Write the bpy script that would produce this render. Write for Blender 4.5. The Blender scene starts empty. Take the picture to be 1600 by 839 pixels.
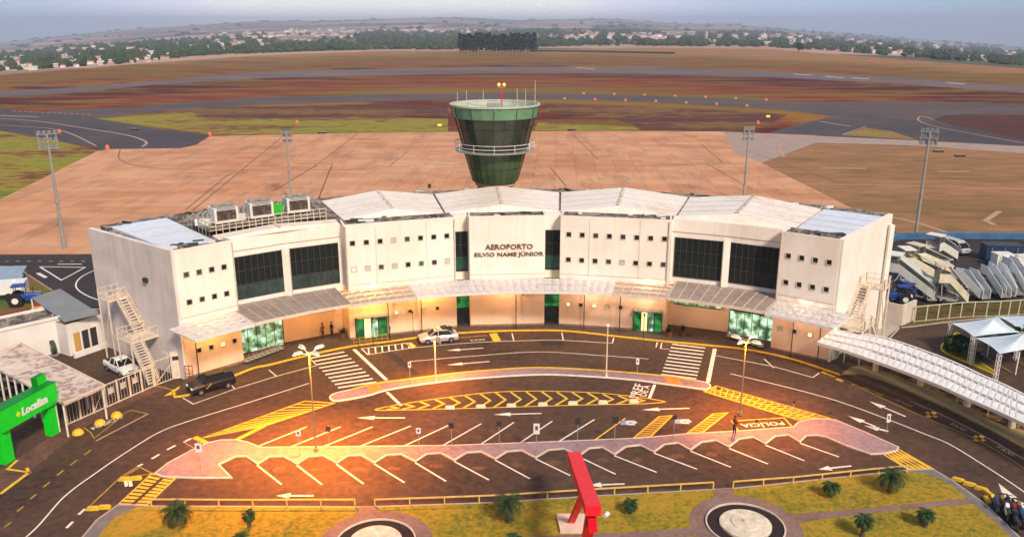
import bpy, bmesh, math, random
from mathutils import Vector, Matrix
from math import sin, cos, pi, radians, tan, atan, hypot, sqrt, atan2
random.seed(7)
sc = bpy.context.scene
COL = sc.collection
# ------------------------------------------------------------------ camera
F, H = 1300.0, 34.0
TH = atan((419.5-40)/F)
cam_d = bpy.data.cameras.new('camera'); cam = bpy.data.objects.new('camera', cam_d); COL.objects.link(cam)
cam.location = (0, 0, H); cam.rotation_euler = (pi/2-TH, 0, 0)
cam_d.sensor_width = 36; cam_d.lens = 36*F/1600; cam_d.clip_start = 0.5; cam_d.clip_end = 40000
sc.camera = cam
# ------------------------------------------------------------------ light
SUN_AZ, SUN_EL = 152.0, 40.0       # azimuth clockwise from +y (the view direction): behind the camera, to the right
w = bpy.data.worlds.new('World'); sc.world = w; w.use_nodes = True
nt = w.node_tree; nt.nodes.clear()
out = nt.nodes.new('ShaderNodeOutputWorld')
sky = nt.nodes.new('ShaderNodeTexSky'); sky.sky_type = 'NISHITA'; sky.sun_disc = False
sky.sun_elevation = radians(SUN_EL); sky.sun_rotation = radians(SUN_AZ)
sky.air_density = 1.2; sky.dust_density = 2.5; sky.ozone_density = 1.5
b1 = nt.nodes.new('ShaderNodeBackground'); b1.inputs[1].default_value = 0.075
nt.links.new(sky.outputs[0], b1.inputs[0])
# thin high cloud veil, brighter and warmer low in the north-west, where the cloud is thinnest
tc = nt.nodes.new('ShaderNodeTexCoord')
dotn = nt.nodes.new('ShaderNodeVectorMath'); dotn.operation = 'DOT_PRODUCT'
ga = radians(-7); ge = radians(3)
dotn.inputs[1].default_value = (sin(ga)*cos(ge), cos(ga)*cos(ge), sin(ge))
nt.links.new(tc.outputs['Generated'], dotn.inputs[0])
vr = nt.nodes.new('ShaderNodeValToRGB'); vr.color_ramp.interpolation = 'B_SPLINE'
e = vr.color_ramp.elements
e[0].position = 0.0; e[0].color = (.20, .22, .27, 1)
e[1].position = 1.0; e[1].color = (4.6, 3.4, 2.7, 1)
for p, c in ((.55, (.19, .23, .30)), (.80, (.32, .50, .68)), (.93, (.47, .60, .84)), (.975, (.84, .82, 1.0)), (.992, (1.5, 1.28, 1.25))):
    x = e.new(p); x.color = (*c, 1)
nt.links.new(dotn.outputs['Value'], vr.inputs[0])
b2 = nt.nodes.new('ShaderNodeBackground'); b2.inputs[1].default_value = 1.25
nt.links.new(vr.outputs[0], b2.inputs[0])
mx = nt.nodes.new('ShaderNodeMixShader'); mx.inputs[0].default_value = 0.72
nt.links.new(b1.outputs[0], mx.inputs[1]); nt.links.new(b2.outputs[0], mx.inputs[2]); nt.links.new(mx.outputs[0], out.inputs[0])
sd = bpy.data.lights.new('sun', 'SUN'); sd.energy = 3.7; sd.angle = radians(10); sd.color = (1, .82, .63)
sun = bpy.data.objects.new('sun', sd); COL.objects.link(sun)
sdir = Vector((sin(radians(SUN_AZ))*cos(radians(SUN_EL)), cos(radians(SUN_AZ))*cos(radians(SUN_EL)), sin(radians(SUN_EL))))
sun.rotation_euler = sdir.to_track_quat('Z', 'Y').to_euler()
sc.view_settings.view_transform = 'Standard'; sc.view_settings.look = 'None'
sc.view_settings.exposure = 0.35; sc.view_settings.gamma = 1; sc.view_settings.use_curve_mapping = False

# ------------------------------------------------------------------ survey helpers: photo pixel -> point of the site
def ray(px, py):
    u = (px-800)/F; v = (419.5-py)/F
    return (u, cos(TH)+v*sin(TH), -sin(TH)+v*cos(TH))
def G(px, py, z=0.0):
    r = ray(px, py); t = (H-z)/-r[2]
    return Vector((r[0]*t, r[1]*t, z))
def Zat(px, py, p):
    r = ray(px, py); return H+r[2]*p[1]/r[1]
CX, CY = 2.56, 45.25                # centre of the terminal's arc
def PC(a, R, z=0.0):
    a = radians(a); return Vector((CX+R*sin(a), CY+R*cos(a), z))

# ------------------------------------------------------------------ materials
MATS = {}
def mat(name, col, rough=.7, var=.18, scale=1.5, col2=None, metal=0, emit=None, es=0, emvar=False, stretch=None, bump=0, detail=5, spec=.4):
    if name in MATS: return MATS[name]
    m = bpy.data.materials.new(name); m.use_nodes = True; t = m.node_tree
    b = t.nodes['Principled BSDF']; b.inputs['Roughness'].default_value = rough; b.inputs['Metallic'].default_value = metal
    b.inputs['Specular IOR Level'].default_value = spec
    if var > 0 or col2:
        tcn = t.nodes.new('ShaderNodeTexCoord'); mp = t.nodes.new('ShaderNodeMapping')
        if stretch: mp.inputs['Scale'].default_value = stretch
        n = t.nodes.new('ShaderNodeTexNoise'); n.inputs['Scale'].default_value = scale; n.inputs['Detail'].default_value = detail; n.inputs['Roughness'].default_value = .65
        r = t.nodes.new('ShaderNodeValToRGB'); r.color_ramp.elements[0].position = .32; r.color_ramp.elements[1].position = .68
        c2 = col2 or tuple(min(1, c*(1+var)) for c in col)
        c1 = col if col2 else tuple(c*(1-var) for c in col)
        r.color_ramp.elements[0].color = (*c1, 1); r.color_ramp.elements[1].color = (*c2, 1)
        t.links.new(tcn.outputs['Object'], mp.inputs[0]); t.links.new(mp.outputs[0], n.inputs['Vector'])
        t.links.new(n.outputs['Fac'], r.inputs[0]); t.links.new(r.outputs[0], b.inputs['Base Color'])
        if bump:
            bp = t.nodes.new('ShaderNodeBump'); bp.inputs['Strength'].default_value = bump; bp.inputs['Distance'].default_value = .1
            t.links.new(n.outputs['Fac'], bp.inputs['Height']); t.links.new(bp.outputs[0], b.inputs['Normal'])
    else: b.inputs['Base Color'].default_value = (*col, 1)
    if emit: b.inputs['Emission Color'].default_value = (*emit, 1); b.inputs['Emission Strength'].default_value = es
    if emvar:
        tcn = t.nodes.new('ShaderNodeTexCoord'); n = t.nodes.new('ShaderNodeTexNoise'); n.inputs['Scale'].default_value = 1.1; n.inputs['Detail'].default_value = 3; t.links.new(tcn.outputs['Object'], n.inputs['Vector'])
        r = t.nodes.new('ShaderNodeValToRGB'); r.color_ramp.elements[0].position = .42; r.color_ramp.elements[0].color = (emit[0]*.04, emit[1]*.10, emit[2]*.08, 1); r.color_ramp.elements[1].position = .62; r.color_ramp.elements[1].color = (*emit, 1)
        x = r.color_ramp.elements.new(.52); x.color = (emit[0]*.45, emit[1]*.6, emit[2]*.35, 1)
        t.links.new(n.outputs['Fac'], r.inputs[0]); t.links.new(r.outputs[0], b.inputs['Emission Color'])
    MATS[name] = m; return m
def two_scale(name, stops, s1, s2, rough=.85, stretch=(1, 1, 1), mixf=.5, bump=0):
    """ramp over a blend of a coarse and a fine noise"""
    stops = [(.5+(p-.5)*.55, c) for p, c in stops]
    m = bpy.data.materials.new(name); m.use_nodes = True; t = m.node_tree; b = t.nodes['Principled BSDF']; b.inputs['Roughness'].default_value = rough
    b.inputs['Specular IOR Level'].default_value = .25
    tcn = t.nodes.new('ShaderNodeTexCoord'); mp = t.nodes.new('ShaderNodeMapping'); mp.inputs['Scale'].default_value = stretch
    t.links.new(tcn.outputs['Object'], mp.inputs[0])
    ns = []
    for s, d in ((s1, 4), (s2, 6)):
        n = t.nodes.new('ShaderNodeTexNoise'); n.inputs['Scale'].default_value = s; n.inputs['Detail'].default_value = d; n.inputs['Roughness'].default_value = .6
        t.links.new(mp.outputs[0], n.inputs['Vector']); ns.append(n)
    x = t.nodes.new('ShaderNodeMix'); x.inputs[0].default_value = mixf
    t.links.new(ns[0].outputs['Fac'], x.inputs[2]); t.links.new(ns[1].outputs['Fac'], x.inputs[3])
    r = t.nodes.new('ShaderNodeValToRGB'); el = r.color_ramp.elements
    el[0].position = stops[0][0]; el[0].color = (*stops[0][1], 1); el[1].position = stops[-1][0]; el[1].color = (*stops[-1][1], 1)
    for p, c in stops[1:-1]: q = el.new(p); q.color = (*c, 1)
    t.links.new(x.outputs[0], r.inputs[0]); t.links.new(r.outputs[0], b.inputs['Base Color'])
    if bump:
        bp = t.nodes.new('ShaderNodeBump'); bp.inputs['Strength'].default_value = bump; bp.inputs['Distance'].default_value = .15
        t.links.new(ns[1].outputs['Fac'], bp.inputs['Height']); t.links.new(bp.outputs[0], b.inputs['Normal'])
    MATS[name] = m; return m

M_asph = two_scale('asphalt', [(.26, (.038, .023, .018)), (.42, (.064, .038, .028)), (.57, (.078, .045, .031)), (.74, (.118, .064, .042))], .10, 1.6, .85)
M_asph_dk = two_scale('asphalt_dark', [(.3, (.022, .018, .020)), (.7, (.050, .038, .038))], .1, 2, .85)
M_taxi = two_scale('taxiway_asphalt', [(.3, (.060, .042, .042)), (.7, (.12, .080, .072))], .02, .3, .85, (1, 2.5, 1))
M_taxi_dk = two_scale('taxiway_asphalt_dark', [(.3, (.040, .034, .040)), (.7, (.085, .066, .070))], .02, .3, .85)
M_runway = two_scale('runway_asphalt', [(.3, (.095, .065, .065)), (.7, (.17, .12, .11))], .01, .2, .85, (1, 3, 1))
M_walk = two_scale('pink_pavers', [(.3, (.20, .14, .165)), (.7, (.33, .235, .26))], .12, 2.5, .8)
M_walk_dk = two_scale('dark_pavers', [(.3, (.045, .035, .032)), (.7, (.085, .062, .055))], .3, 3, .8)
M_walk_tan = two_scale('tan_pavers', [(.3, (.22, .17, .08)), (.7, (.33, .26, .13))], .3, 3, .8)
M_path = two_scale('path_pavers', [(.3, (.17, .10, .085)), (.7, (.26, .17, .15))], .4, 4, .8)
M_redwalk = two_scale('red_stained_pavers', [(.3, (.085, .040, .030)), (.5, (.12, .062, .045)), (.7, (.17, .09, .065))], .4, 3, .8)
M_conc = mat('concrete', (.36, .33, .30), .8, .15, 1)
M_lawn = two_scale('lawn', [(.22, (.10, .11, .012)), (.42, (.22, .18, .016)), (.55, (.33, .225, .020)), (.76, (.43, .24, .024))], .16, 3.0, .95, (1, 1, 1), .6, .8)
M_grass = two_scale('rough_grass', [(.26, (.10, .12, .010)), (.42, (.20, .21, .012)), (.53, (.28, .22, .018)), (.60, (.18, .08, .02)), (.72, (.11, .030, .016))], .028, .35, .95, (.5, 1.5, 1), .5)
M_yard = two_scale('yard_grass', [(.35, (.03, .09, .012)), (.5, (.11, .13, .02)), (.65, (.20, .085, .035))], .1, 1, .95)
M_soil = two_scale('red_soil', [(.3, (.05, .013, .010)), (.7, (.10, .028, .016))], .05, .8, .95)
M_white = mat('white_paint', (.72, .68, .62), .6, .18, 3)
M_yel = mat('yellow_paint', (.72, .44, .03), .6, .22, 3)
M_yel_worn = mat('worn_yellow_paint', (.36, .24, .03), .7, .3, 2)
M_wall = None
def wall_mat(name, c1, c2, streak):
    m = bpy.data.materials.new(name); m.use_nodes = True; t = m.node_tree; b = t.nodes['Principled BSDF']; b.inputs['Roughness'].default_value = .75
    tcn = t.nodes.new('ShaderNodeTexCoord')
    mp = t.nodes.new('ShaderNodeMapping'); mp.inputs['Scale'].default_value = (1.6, 1.6, .12); t.links.new(tcn.outputs['Object'], mp.inputs[0])
    n = t.nodes.new('ShaderNodeTexNoise'); n.inputs['Scale'].default_value = 1.0; n.inputs['Detail'].default_value = 6; t.links.new(mp.outputs[0], n.inputs['Vector'])
    n2 = t.nodes.new('ShaderNodeTexNoise'); n2.inputs['Scale'].default_value = .35; n2.inputs['Detail'].default_value = 5; t.links.new(tcn.outputs['Object'], n2.inputs['Vector'])
    r = t.nodes.new('ShaderNodeValToRGB'); r.color_ramp.elements[0].position = .3; r.color_ramp.elements[0].color = (*c1, 1); r.color_ramp.elements[1].position = .7; r.color_ramp.elements[1].color = (*c2, 1)
    t.links.new(n2.outputs['Fac'], r.inputs[0])
    r2 = t.nodes.new('ShaderNodeValToRGB'); r2.color_ramp.elements[0].position = .50; r2.color_ramp.elements[1].position = .78
    t.links.new(n.outputs['Fac'], r2.inputs[0])
    mf = t.nodes.new('ShaderNodeMath'); mf.operation = 'MULTIPLY'; mf.inputs[1].default_value = streak; t.links.new(r2.outputs[0], mf.inputs[0])
    x = t.nodes.new('ShaderNodeMix'); x.data_type = 'RGBA'; t.links.new(mf.outputs[0], x.inputs[0]); t.links.new(r.outputs[0], x.inputs[6]); x.inputs[7].default_value = (.42, .25, .20, 1)
    t.links.new(x.outputs[2], b.inputs['Base Color']); MATS[name] = m; return m
M_wall = wall_mat('painted_wall', (.74, .69, .62), (.83, .79, .74), .16)
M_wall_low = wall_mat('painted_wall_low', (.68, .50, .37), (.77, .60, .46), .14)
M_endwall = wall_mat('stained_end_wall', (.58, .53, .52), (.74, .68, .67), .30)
M_roofw = two_scale('white_roof_panel', [(.25, (.80, .76, .72)), (.55, (.74, .67, .60)), (.8, (.62, .44, .30))], .12, 1.1, .5)
M_roofb = two_scale('blue_white_roof_panel', [(.3, (.66, .72, .84)), (.75, (.55, .60, .70))], .12, 1, .45)
M_stain = two_scale('stained_gutter', [(.3, (.05, .045, .045)), (.5, (.13, .11, .10)), (.62, (.40, .32, .26)), (.75, (.10, .09, .09))], .7, 3, .9)
M_glass = mat('dark_glass', (.012, .017, .016), .18, 0, spec=.25)
M_glass2 = mat('grey_glass', (.035, .055, .055), .15, .5, .8, spec=.35)
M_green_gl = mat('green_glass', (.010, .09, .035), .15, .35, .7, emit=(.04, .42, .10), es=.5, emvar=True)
M_lit = mat('lit_window', (.10, .14, .11), .25, .25, .8, emit=(.66, .88, .72), es=.85, emvar=True)
M_lit_w = mat('lit_warm_window', (.7, .6, .35), .4, .2, 1, emit=(.95, .85, .40), es=.8)
M_frame = mat('dark_frame', (.05, .05, .05), .5, .1)
M_wmet = mat('white_metal', (.70, .68, .66), .5, .12, 2)
M_cream = mat('cream_metal', (.66, .56, .46), .6, .15, 2)
M_gmet = mat('grey_metal', (.28, .28, .27), .5, .15, 2)
M_dmet = mat('dark_metal', (.03, .03, .032), .5, .2, 2)
M_can_gr = two_scale('canopy_sheet', [(.3, (.25, .20, .18)), (.7, (.38, .31, .28))], .3, 2, .6)
M_can_w = mat('canopy_white_panel', (.62, .58, .60), .5, .14, 1.2)
M_can_b = mat('canopy_brown_panel', (.42, .32, .27), .6, .2, 1.2)
M_black = mat('black_rubber', (.012, .012, .013), .8, 0)
M_red = mat('red_painted_steel', (.80, .004, .018), .55, .08, 1.5)
M_portal = mat('bright_green_paint', (.002, .62, .020), .5, .14, .8)
M_portal_d = mat('deep_green_paint', (.0, .20, .012), .5, .1, 1)
M_chrome = mat('rim_metal', (.45, .45, .46), .3, 0, metal=.8)

# ------------------------------------------------------------------ mesh builder
def tag(o, label=None, cat=None, group=None, kind=None):
    if label: o['label'] = label
    if cat: o['category'] = cat
    if group: o['group'] = group
    if kind: o['kind'] = kind
    return o
def empty(name, loc=(0, 0, 0), rz=0, **k):
    o = bpy.data.objects.new(name, None); COL.objects.link(o); o.location = loc; o.rotation_euler = (0, 0, rz); o.empty_display_size = .3
    return tag(o, **k)
class MB:
    def __init__(s): s.v = []; s.f = []; s.m = []; s.mats = []; s.M = None; s.smooth = False
    def mi(s, m):
        if m not in s.mats: s.mats.append(m)
        return s.mats.index(m)
    def add(s, vs, fs, m):
        k = len(s.v); i = s.mi(m)
        s.v += [tuple(s.M @ Vector(v)) if s.M else tuple(v) for v in vs]
        s.f += [tuple(k+j for j in f) for f in fs]; s.m += [i]*len(fs); return s
    def prism(s, pts, z0, z1, m, mtop=None):
        n = len(pts); a = [(p[0], p[1], z0) for p in pts]; b = [(p[0], p[1], z1) for p in pts]
        area = sum(pts[i][0]*pts[(i+1) % n][1]-pts[(i+1) % n][0]*pts[i][1] for i in range(n))
        if area < 0: a.reverse(); b.reverse()
        s.add(a+b, [(i, (i+1) % n, n+(i+1) % n, n+i) for i in range(n)]+[tuple(range(n-1, -1, -1))], m)
        s.add(b, [tuple(range(n))], mtop or m); return s
    def box(s, c, d, m, rz=0, rx=0, ry=0):
        R = Matrix.Rotation(rz, 4, 'Z') @ Matrix.Rotation(ry, 4, 'Y') @ Matrix.Rotation(rx, 4, 'X')
        vs = [Vector(c)+R @ Vector((x*d[0]/2, y*d[1]/2, z*d[2]/2)) for x in (-1, 1) for y in (-1, 1) for z in (-1, 1)]
        return s.add(vs, [(0, 1, 3, 2), (4, 6, 7, 5), (0, 4, 5, 1), (2, 3, 7, 6), (0, 2, 6, 4), (1, 5, 7, 3)], m)
    def bar(s, p, q, w, h, m):
        p = Vector(p); q = Vector(q); d = q-p; L = d.length
        if L < 1e-6: return s
        d /= L; up = Vector((0, 0, 1)) if abs(d.z) < .97 else Vector((0, 1, 0))
        x = d.cross(up).normalized(); y = x.cross(d)
        vs = [P+x*a*w/2+y*b*h/2 for P in (p, q) for a, b in ((-1, -1), (1, -1), (1, 1), (-1, 1))]
        return s.add(vs, [(3, 2, 1, 0), (4, 5, 6, 7), (0, 1, 5, 4), (1, 2, 6, 5), (2, 3, 7, 6), (3, 0, 4, 7)], m)
    def tube(s, p, q, r0, r1, m, n=8, cap=True):
        p = Vector(p); q = Vector(q); d = (q-p).normalized(); up = Vector((0, 0, 1)) if abs(d.z) < .97 else Vector((0, 1, 0))
        x = d.cross(up).normalized(); y = x.cross(d)
        vs = [P+(x*cos(2*pi*i/n)+y*sin(2*pi*i/n))*r for P, r in ((p, r0), (q, r1)) for i in range(n)]
        fs = [(i, (i+1) % n, n+(i+1) % n, n+i) for i in range(n)]
        if cap: fs += [tuple(range(n-1, -1, -1)), tuple(range(n, 2*n))]
        return s.add(vs, fs, m)
    def lathe(s, prof, m, c=(0, 0, 0), n=24, a0=0, cap=False):
        vs = [(c[0]+r*cos(a0+2*pi*i/n), c[1]+r*sin(a0+2*pi*i/n), c[2]+z) for r, z in prof for i in range(n)]
        fs = [(j*n+i, j*n+(i+1) % n, (j+1)*n+(i+1) % n, (j+1)*n+i) for j in range(len(prof)-1) for i in range(n)]
        if cap: fs += [tuple(range(n-1, -1, -1)), tuple((len(prof)-1)*n+i for i in range(n))]
        return s.add(vs, fs, m)
    def quad(s, a, b, c, d, m): return s.add([a, b, c, d], [(0, 1, 2, 3)], m)
    def build(s, name, parent=None, smooth=False, **k):
        me = bpy.data.meshes.new(name); me.from_pydata(s.v, [], s.f)
        for m in s.mats: me.materials.append(m)
        me.polygons.foreach_set('material_index', s.m)
        if smooth: me.polygons.foreach_set('use_smooth', [True]*len(s.f))
        me.update()
        o = bpy.data.objects.new(name, me); COL.objects.link(o); o.parent = parent
        return tag(o, **k)
def sheet(name, polys, m, z, parent=None, **k):
    """flat polygons (world xy) at height z, triangulated"""
    bm = bmesh.new()
    for P in polys:
        vs = [bm.verts.new((p[0], p[1], z)) for p in P]
        f = bm.faces.new(vs)
        f.normal_update()
        if f.normal.z < 0: f.normal_flip()
    bmesh.ops.triangulate(bm, faces=bm.faces[:], ngon_method='EAR_CLIP')
    me = bpy.data.meshes.new(name); bm.to_mesh(me); bm.free(); me.materials.append(m)
    o = bpy.data.objects.new(name, me); COL.objects.link(o); o.parent = parent
    return tag(o, **k)
def struct(name, polys_px, m, z): return sheet(name, [[G(*p) for p in P] for P in polys_px], m, z, kind='structure')
def dense(P, n=4, closed=True):
    """Catmull-Rom smoothing of a polyline"""
    P = [Vector((p[0], p[1])) for p in P]; N = len(P); o = []
    for i in range(N if closed else N-1):
        g = lambda j: P[j % N] if closed else P[max(0, min(N-1, j))]
        a, b, c, d = g(i-1), g(i), g(i+1), g(i+2)
        for k in range(n):
            t = k/n; o.append(.5*((2*b)+(c-a)*t+(2*a-5*b+4*c-d)*t*t+(3*b-a-3*c+d)*t**3))
    if not closed: o.append(P[-1])
    return o
def offset(P, d, closed=True):
    """offset polyline to its left by d"""
    P = [Vector((p[0], p[1])) for p in P]; N = len(P); o = []
    for i in range(N):
        a = P[(i-1) % N] if closed or i > 0 else P[i]; c = P[(i+1) % N] if closed or i < N-1 else P[i]
        t1 = (P[i]-a); t2 = (c-P[i])
        if t1.length < 1e-6: t1 = t2
        if t2.length < 1e-6: t2 = t1
        n1 = Vector((-t1.y, t1.x)).normalized(); n2 = Vector((-t2.y, t2.x)).normalized()
        n = n1+n2
        if n.length < .2: n = n1
        n.normalize(); k = max(.45, n.dot(n1)); o.append(P[i]+n*d/k)
    return o
def ccw(P):
    a = sum(P[i][0]*P[(i+1) % len(P)][1]-P[(i+1) % len(P)][0]*P[i][1] for i in range(len(P)))
    return list(P) if a > 0 else list(reversed(P))
def ribbon(mb, P, wd, z, m, closed=False, side=0):
    """painted line of width wd along world polyline P"""
    A = offset(P, wd/2+side, closed); B = offset(P, -wd/2+side, closed); n = len(P)
    for i in range(n if closed else n-1):
        j = (i+1) % n
        mb.quad((*B[i], z), (*B[j], z), (*A[j], z), (*A[i], z), m)
def kerb(mb, P, wd, z0, z1, m, closed=True):
    """raised kerb: outer line P, wd wide to the left"""
    B = offset(P, wd, closed); n = len(P)
    for i in range(n if closed else n-1):
        j = (i+1) % n; p, q, r, s_ = P[i], P[j], B[j], B[i]
        mb.add([(p[0], p[1], z0), (q[0], q[1], z0), (q[0], q[1], z1), (p[0], p[1], z1), (s_[0], s_[1], z1), (r[0], r[1], z1), (s_[0], s_[1], z0), (r[0], r[1], z0)],
               [(0, 1, 2, 3), (3, 2, 5, 4), (4, 5, 7, 6)], m)
def PX(L): return [G(*p) for p in L]
def text_mesh(txt, height, width=None, extrude=0.0, bold=0.0):
    """verts/faces of a text centred on the origin in the xy plane"""
    cu = bpy.data.curves.new('t', 'FONT'); cu.body = txt; cu.size = 1; cu.extrude = extrude; cu.offset = bold; cu.resolution_u = 2
    o = bpy.data.objects.new('t', cu); COL.objects.link(o)
    dg = bpy.context.evaluated_depsgraph_get(); dg.update()
    me = bpy.data.meshes.new_from_object(o.evaluated_get(dg))
    vs = [v.co.copy() for v in me.vertices]; fs = [tuple(p.vertices) for p in me.polygons]
    bpy.data.objects.remove(o); bpy.data.curves.remove(cu); bpy.data.meshes.remove(me)
    x0, x1 = min(v.x for v in vs), max(v.x for v in vs); y0, y1 = min(v.y for v in vs), max(v.y for v in vs)
    sy = height/(y1-y0); sx = (width/(x1-x0)) if width else sy
    return [Vector(((v.x-(x0+x1)/2)*sx, (v.y-(y0+y1)/2)*sy, v.z)) for v in vs], fs
def ground_text(mb, txt, c, ang, hgt, wid, z, m):
    vs, fs = text_mesh(txt, hgt, wid, bold=.012)
    R = Matrix.Rotation(ang, 4, 'Z'); mb.add([(R @ v)+Vector((c[0], c[1], z)) for v in vs], fs, m)
def copy_tree(o, parent=None):
    c = o.copy(); COL.objects.link(c)
    if parent: c.parent = parent
    for ch in list(o.children): copy_tree(ch, c)
    return c

# ================================================================== TERRAIN
ED = [(-900, 240), (-400, 165), (0, 117), (200, 101), (400, 87), (600, 80), (800, 79.5), (1000, 75), (1200, 77), (1400, 92), (1600, 107), (2000, 150), (2500, 230)]
RD = [(-900, 150), (-400, 95), (0, 67), (100, 56), (200, 46), (300, 40), (400, 34), (500, 33), (600, 30), (700, 28), (720, 27.5), (800, 32), (900, 30.5), (960, 30), (1040, 36), (1100, 38), (1140, 36.5),
      (1180, 42), (1280, 50), (1400, 58), (1500, 67), (1600, 74), (2000, 100), (2500, 160)]
def interp(T, x):
    if x <= T[0][0]: return T[0][1]
    for (a, b), (c, d) in zip(T, T[1:]):
        if x <= c: return b+(d-b)*(x-a)/(c-a)
    return T[-1][1]
def tan_dep(u, y):
    r = ray(u, y); return -r[2]/hypot(r[0], r[1])
def az_u(az): return 800+F*1.042*tan(max(-1.0, min(1.0, az)))
def r_edge(az): return min(1500, H/max(.02, tan_dep(az_u(az), interp(ED, az_u(az)))))
RFAR = 9000.0
def hill_noise(a, r): return (sin(a*23+r*.0011)+.6*sin(a*57-r*.0017+1)+.5*sin(a*11+r*.003))*1.0
def terr(az, r):
    u = az_u(az); re = r_edge(az)
    if r <= re: return 0.0
    t = min(1, math.log(r/re)/math.log(RFAR/re)); ye, yh = interp(ED, u), interp(RD, u)
    y = ye+(yh-ye)*(t**.85)
    n = hill_noise(az, r)*1.1*sin(pi*min(1, t*1.05))
    z = H-r*tan_dep(u, y+n*(1 if t < .98 else 0))
    return z
def terr_xy(x, y): return terr(atan2(x, y), hypot(x, y))
azs = []
a = -180.0
while a < 180:
    azs.append(a); a += .5 if -42 < a < 42 else 6.0
tv, tf, tm = [], [], []
rs = [0, .1, .25, .45, .7, .9, .97, 1.0] + [1+.045*k for k in range(1, 9)]
NR = len(rs)+26
for a in azs:
    az = radians(a); re = r_edge(az) if abs(a) < 45 else 1300
    rr = [re*k for k in rs]; last = rr[-1]
    rr += [last*(RFAR/last)**((k+1)/24) for k in range(24)]+[RFAR*1.15, RFAR*1.5]
    for i, r in enumerate(rr):
        r = max(r, 2.0)
        if abs(a) < 45: z = terr(az, r)
        else: z = 0 if r < re else -r*.012
        if i == NR-2: z = terr(az, RFAR)-30 if abs(a) < 45 else z
        if i == NR-1: z = -330
        tv.append((r*sin(az), r*cos(az), z if abs(a) < 45 or i < NR-1 else -330))
NA = len(azs)
for i in range(NA):
    j = (i+1) % NA
    for k in range(NR-1):
        tf.append((i*NR+k, i*NR+k+1, j*NR+k+1, j*NR+k)); tm.append(1 if k >= 7 else 0)
# airfield ground: bands of mown grass and red soil, bending round the plateau
M_field = bpy.data.materials.new('airfield_ground'); M_field.use_nodes = True; t = M_field.node_tree; b = t.nodes['Principled BSDF']; b.inputs['Roughness'].default_value = .95; b.inputs['Specular IOR Level'].default_value = .1
tcn = t.nodes.new('ShaderNodeTexCoord'); sp = t.nodes.new('ShaderNodeSeparateXYZ'); t.links.new(tcn.outputs['Object'], sp.inputs[0])
def mth(t, op, a, b_=None, c=None):
    n = t.nodes.new('ShaderNodeMath'); n.operation = op
    for i, v in enumerate((a, b_, c)):
        if v is None: continue
        if isinstance(v, (int, float)): n.inputs[i].default_value = v
        else: t.links.new(v, n.inputs[i])
    return n.outputs[0]
x2 = mth(t, 'MULTIPLY', sp.outputs[0], sp.outputs[0]); y2 = mth(t, 'MULTIPLY', sp.outputs[1], sp.outputs[1])
q = mth(t, 'SQRT', mth(t, 'MULTIPLY_ADD', x2, 5.0, y2))
mp = t.nodes.new('ShaderNodeMapping'); mp.inputs['Scale'].default_value = (.30, 1.0, 1); t.links.new(tcn.outputs['Object'], mp.inputs[0])
n1 = t.nodes.new('ShaderNodeTexNoise'); n1.inputs['Scale'].default_value = .022; n1.inputs['Detail'].default_value = 7; n1.inputs['Roughness'].default_value = .7; t.links.new(mp.outputs[0], n1.inputs['Vector'])
lq = mth(t, 'LOGARITHM', q, 10.0)
nn = mth(t, 'SUBTRACT', n1.outputs['Fac'], .5)
lq2 = mth(t, 'MULTIPLY_ADD', nn, .34, lq)
lo, hi = math.log10(240), math.log10(1500)
pos = mth(t, 'DIVIDE', mth(t, 'SUBTRACT', lq2, lo), hi-lo)
r = t.nodes.new('ShaderNodeValToRGB'); el = r.color_ramp.elements
def qp(d): return (math.log10(d)-lo)/(hi-lo)
RED = (.15, .022, .009); REDD = (.075, .010, .008); OCH = (.26, .12, .018); GRN = (.15, .15, .014); OLV = (.15, .11, .018); TAN = (.32, .15, .065); ORG = (.20, .042, .014)
st = [(240, GRN), (285, GRN), (305, RED), (335, REDD), (365, RED), (395, OCH), (470, OLV), (500, ORG), (540, RED), (585, ORG), (622, REDD), (740, REDD), (770, OCH), (820, RED), (880, OLV), (960, ORG), (1040, OLV), (1150, TAN), (1500, TAN)]
el[0].position = 0; el[0].color = (*st[0][1], 1); el[1].position = 1; el[1].color = (*st[-1][1], 1)
for d, c in st[1:-1]: z_ = el.new(qp(d)); z_.color = (*c, 1)
t.links.new(pos, r.inputs[0])
n2 = t.nodes.new('ShaderNodeTexNoise'); n2.inputs['Scale'].default_value = .045; n2.inputs['Detail'].default_value = 8; n2.inputs['Roughness'].default_value = .7; t.links.new(mp.outputs[0], n2.inputs['Vector'])
rr2 = t.nodes.new('ShaderNodeValToRGB'); rr2.color_ramp.elements[0].position = .47; rr2.color_ramp.elements[1].position = .57; t.links.new(n2.outputs['Fac'], rr2.inputs[0])
xx = t.nodes.new('ShaderNodeMix'); xx.data_type = 'RGBA'; t.links.new(mth(t, 'MULTIPLY', rr2.outputs[0], .65), xx.inputs[0]); t.links.new(r.outputs[0], xx.inputs[6]); xx.inputs[7].default_value = (.20, .12, .02, 1)
t.links.new(xx.outputs[2], b.inputs['Base Color'])
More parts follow.
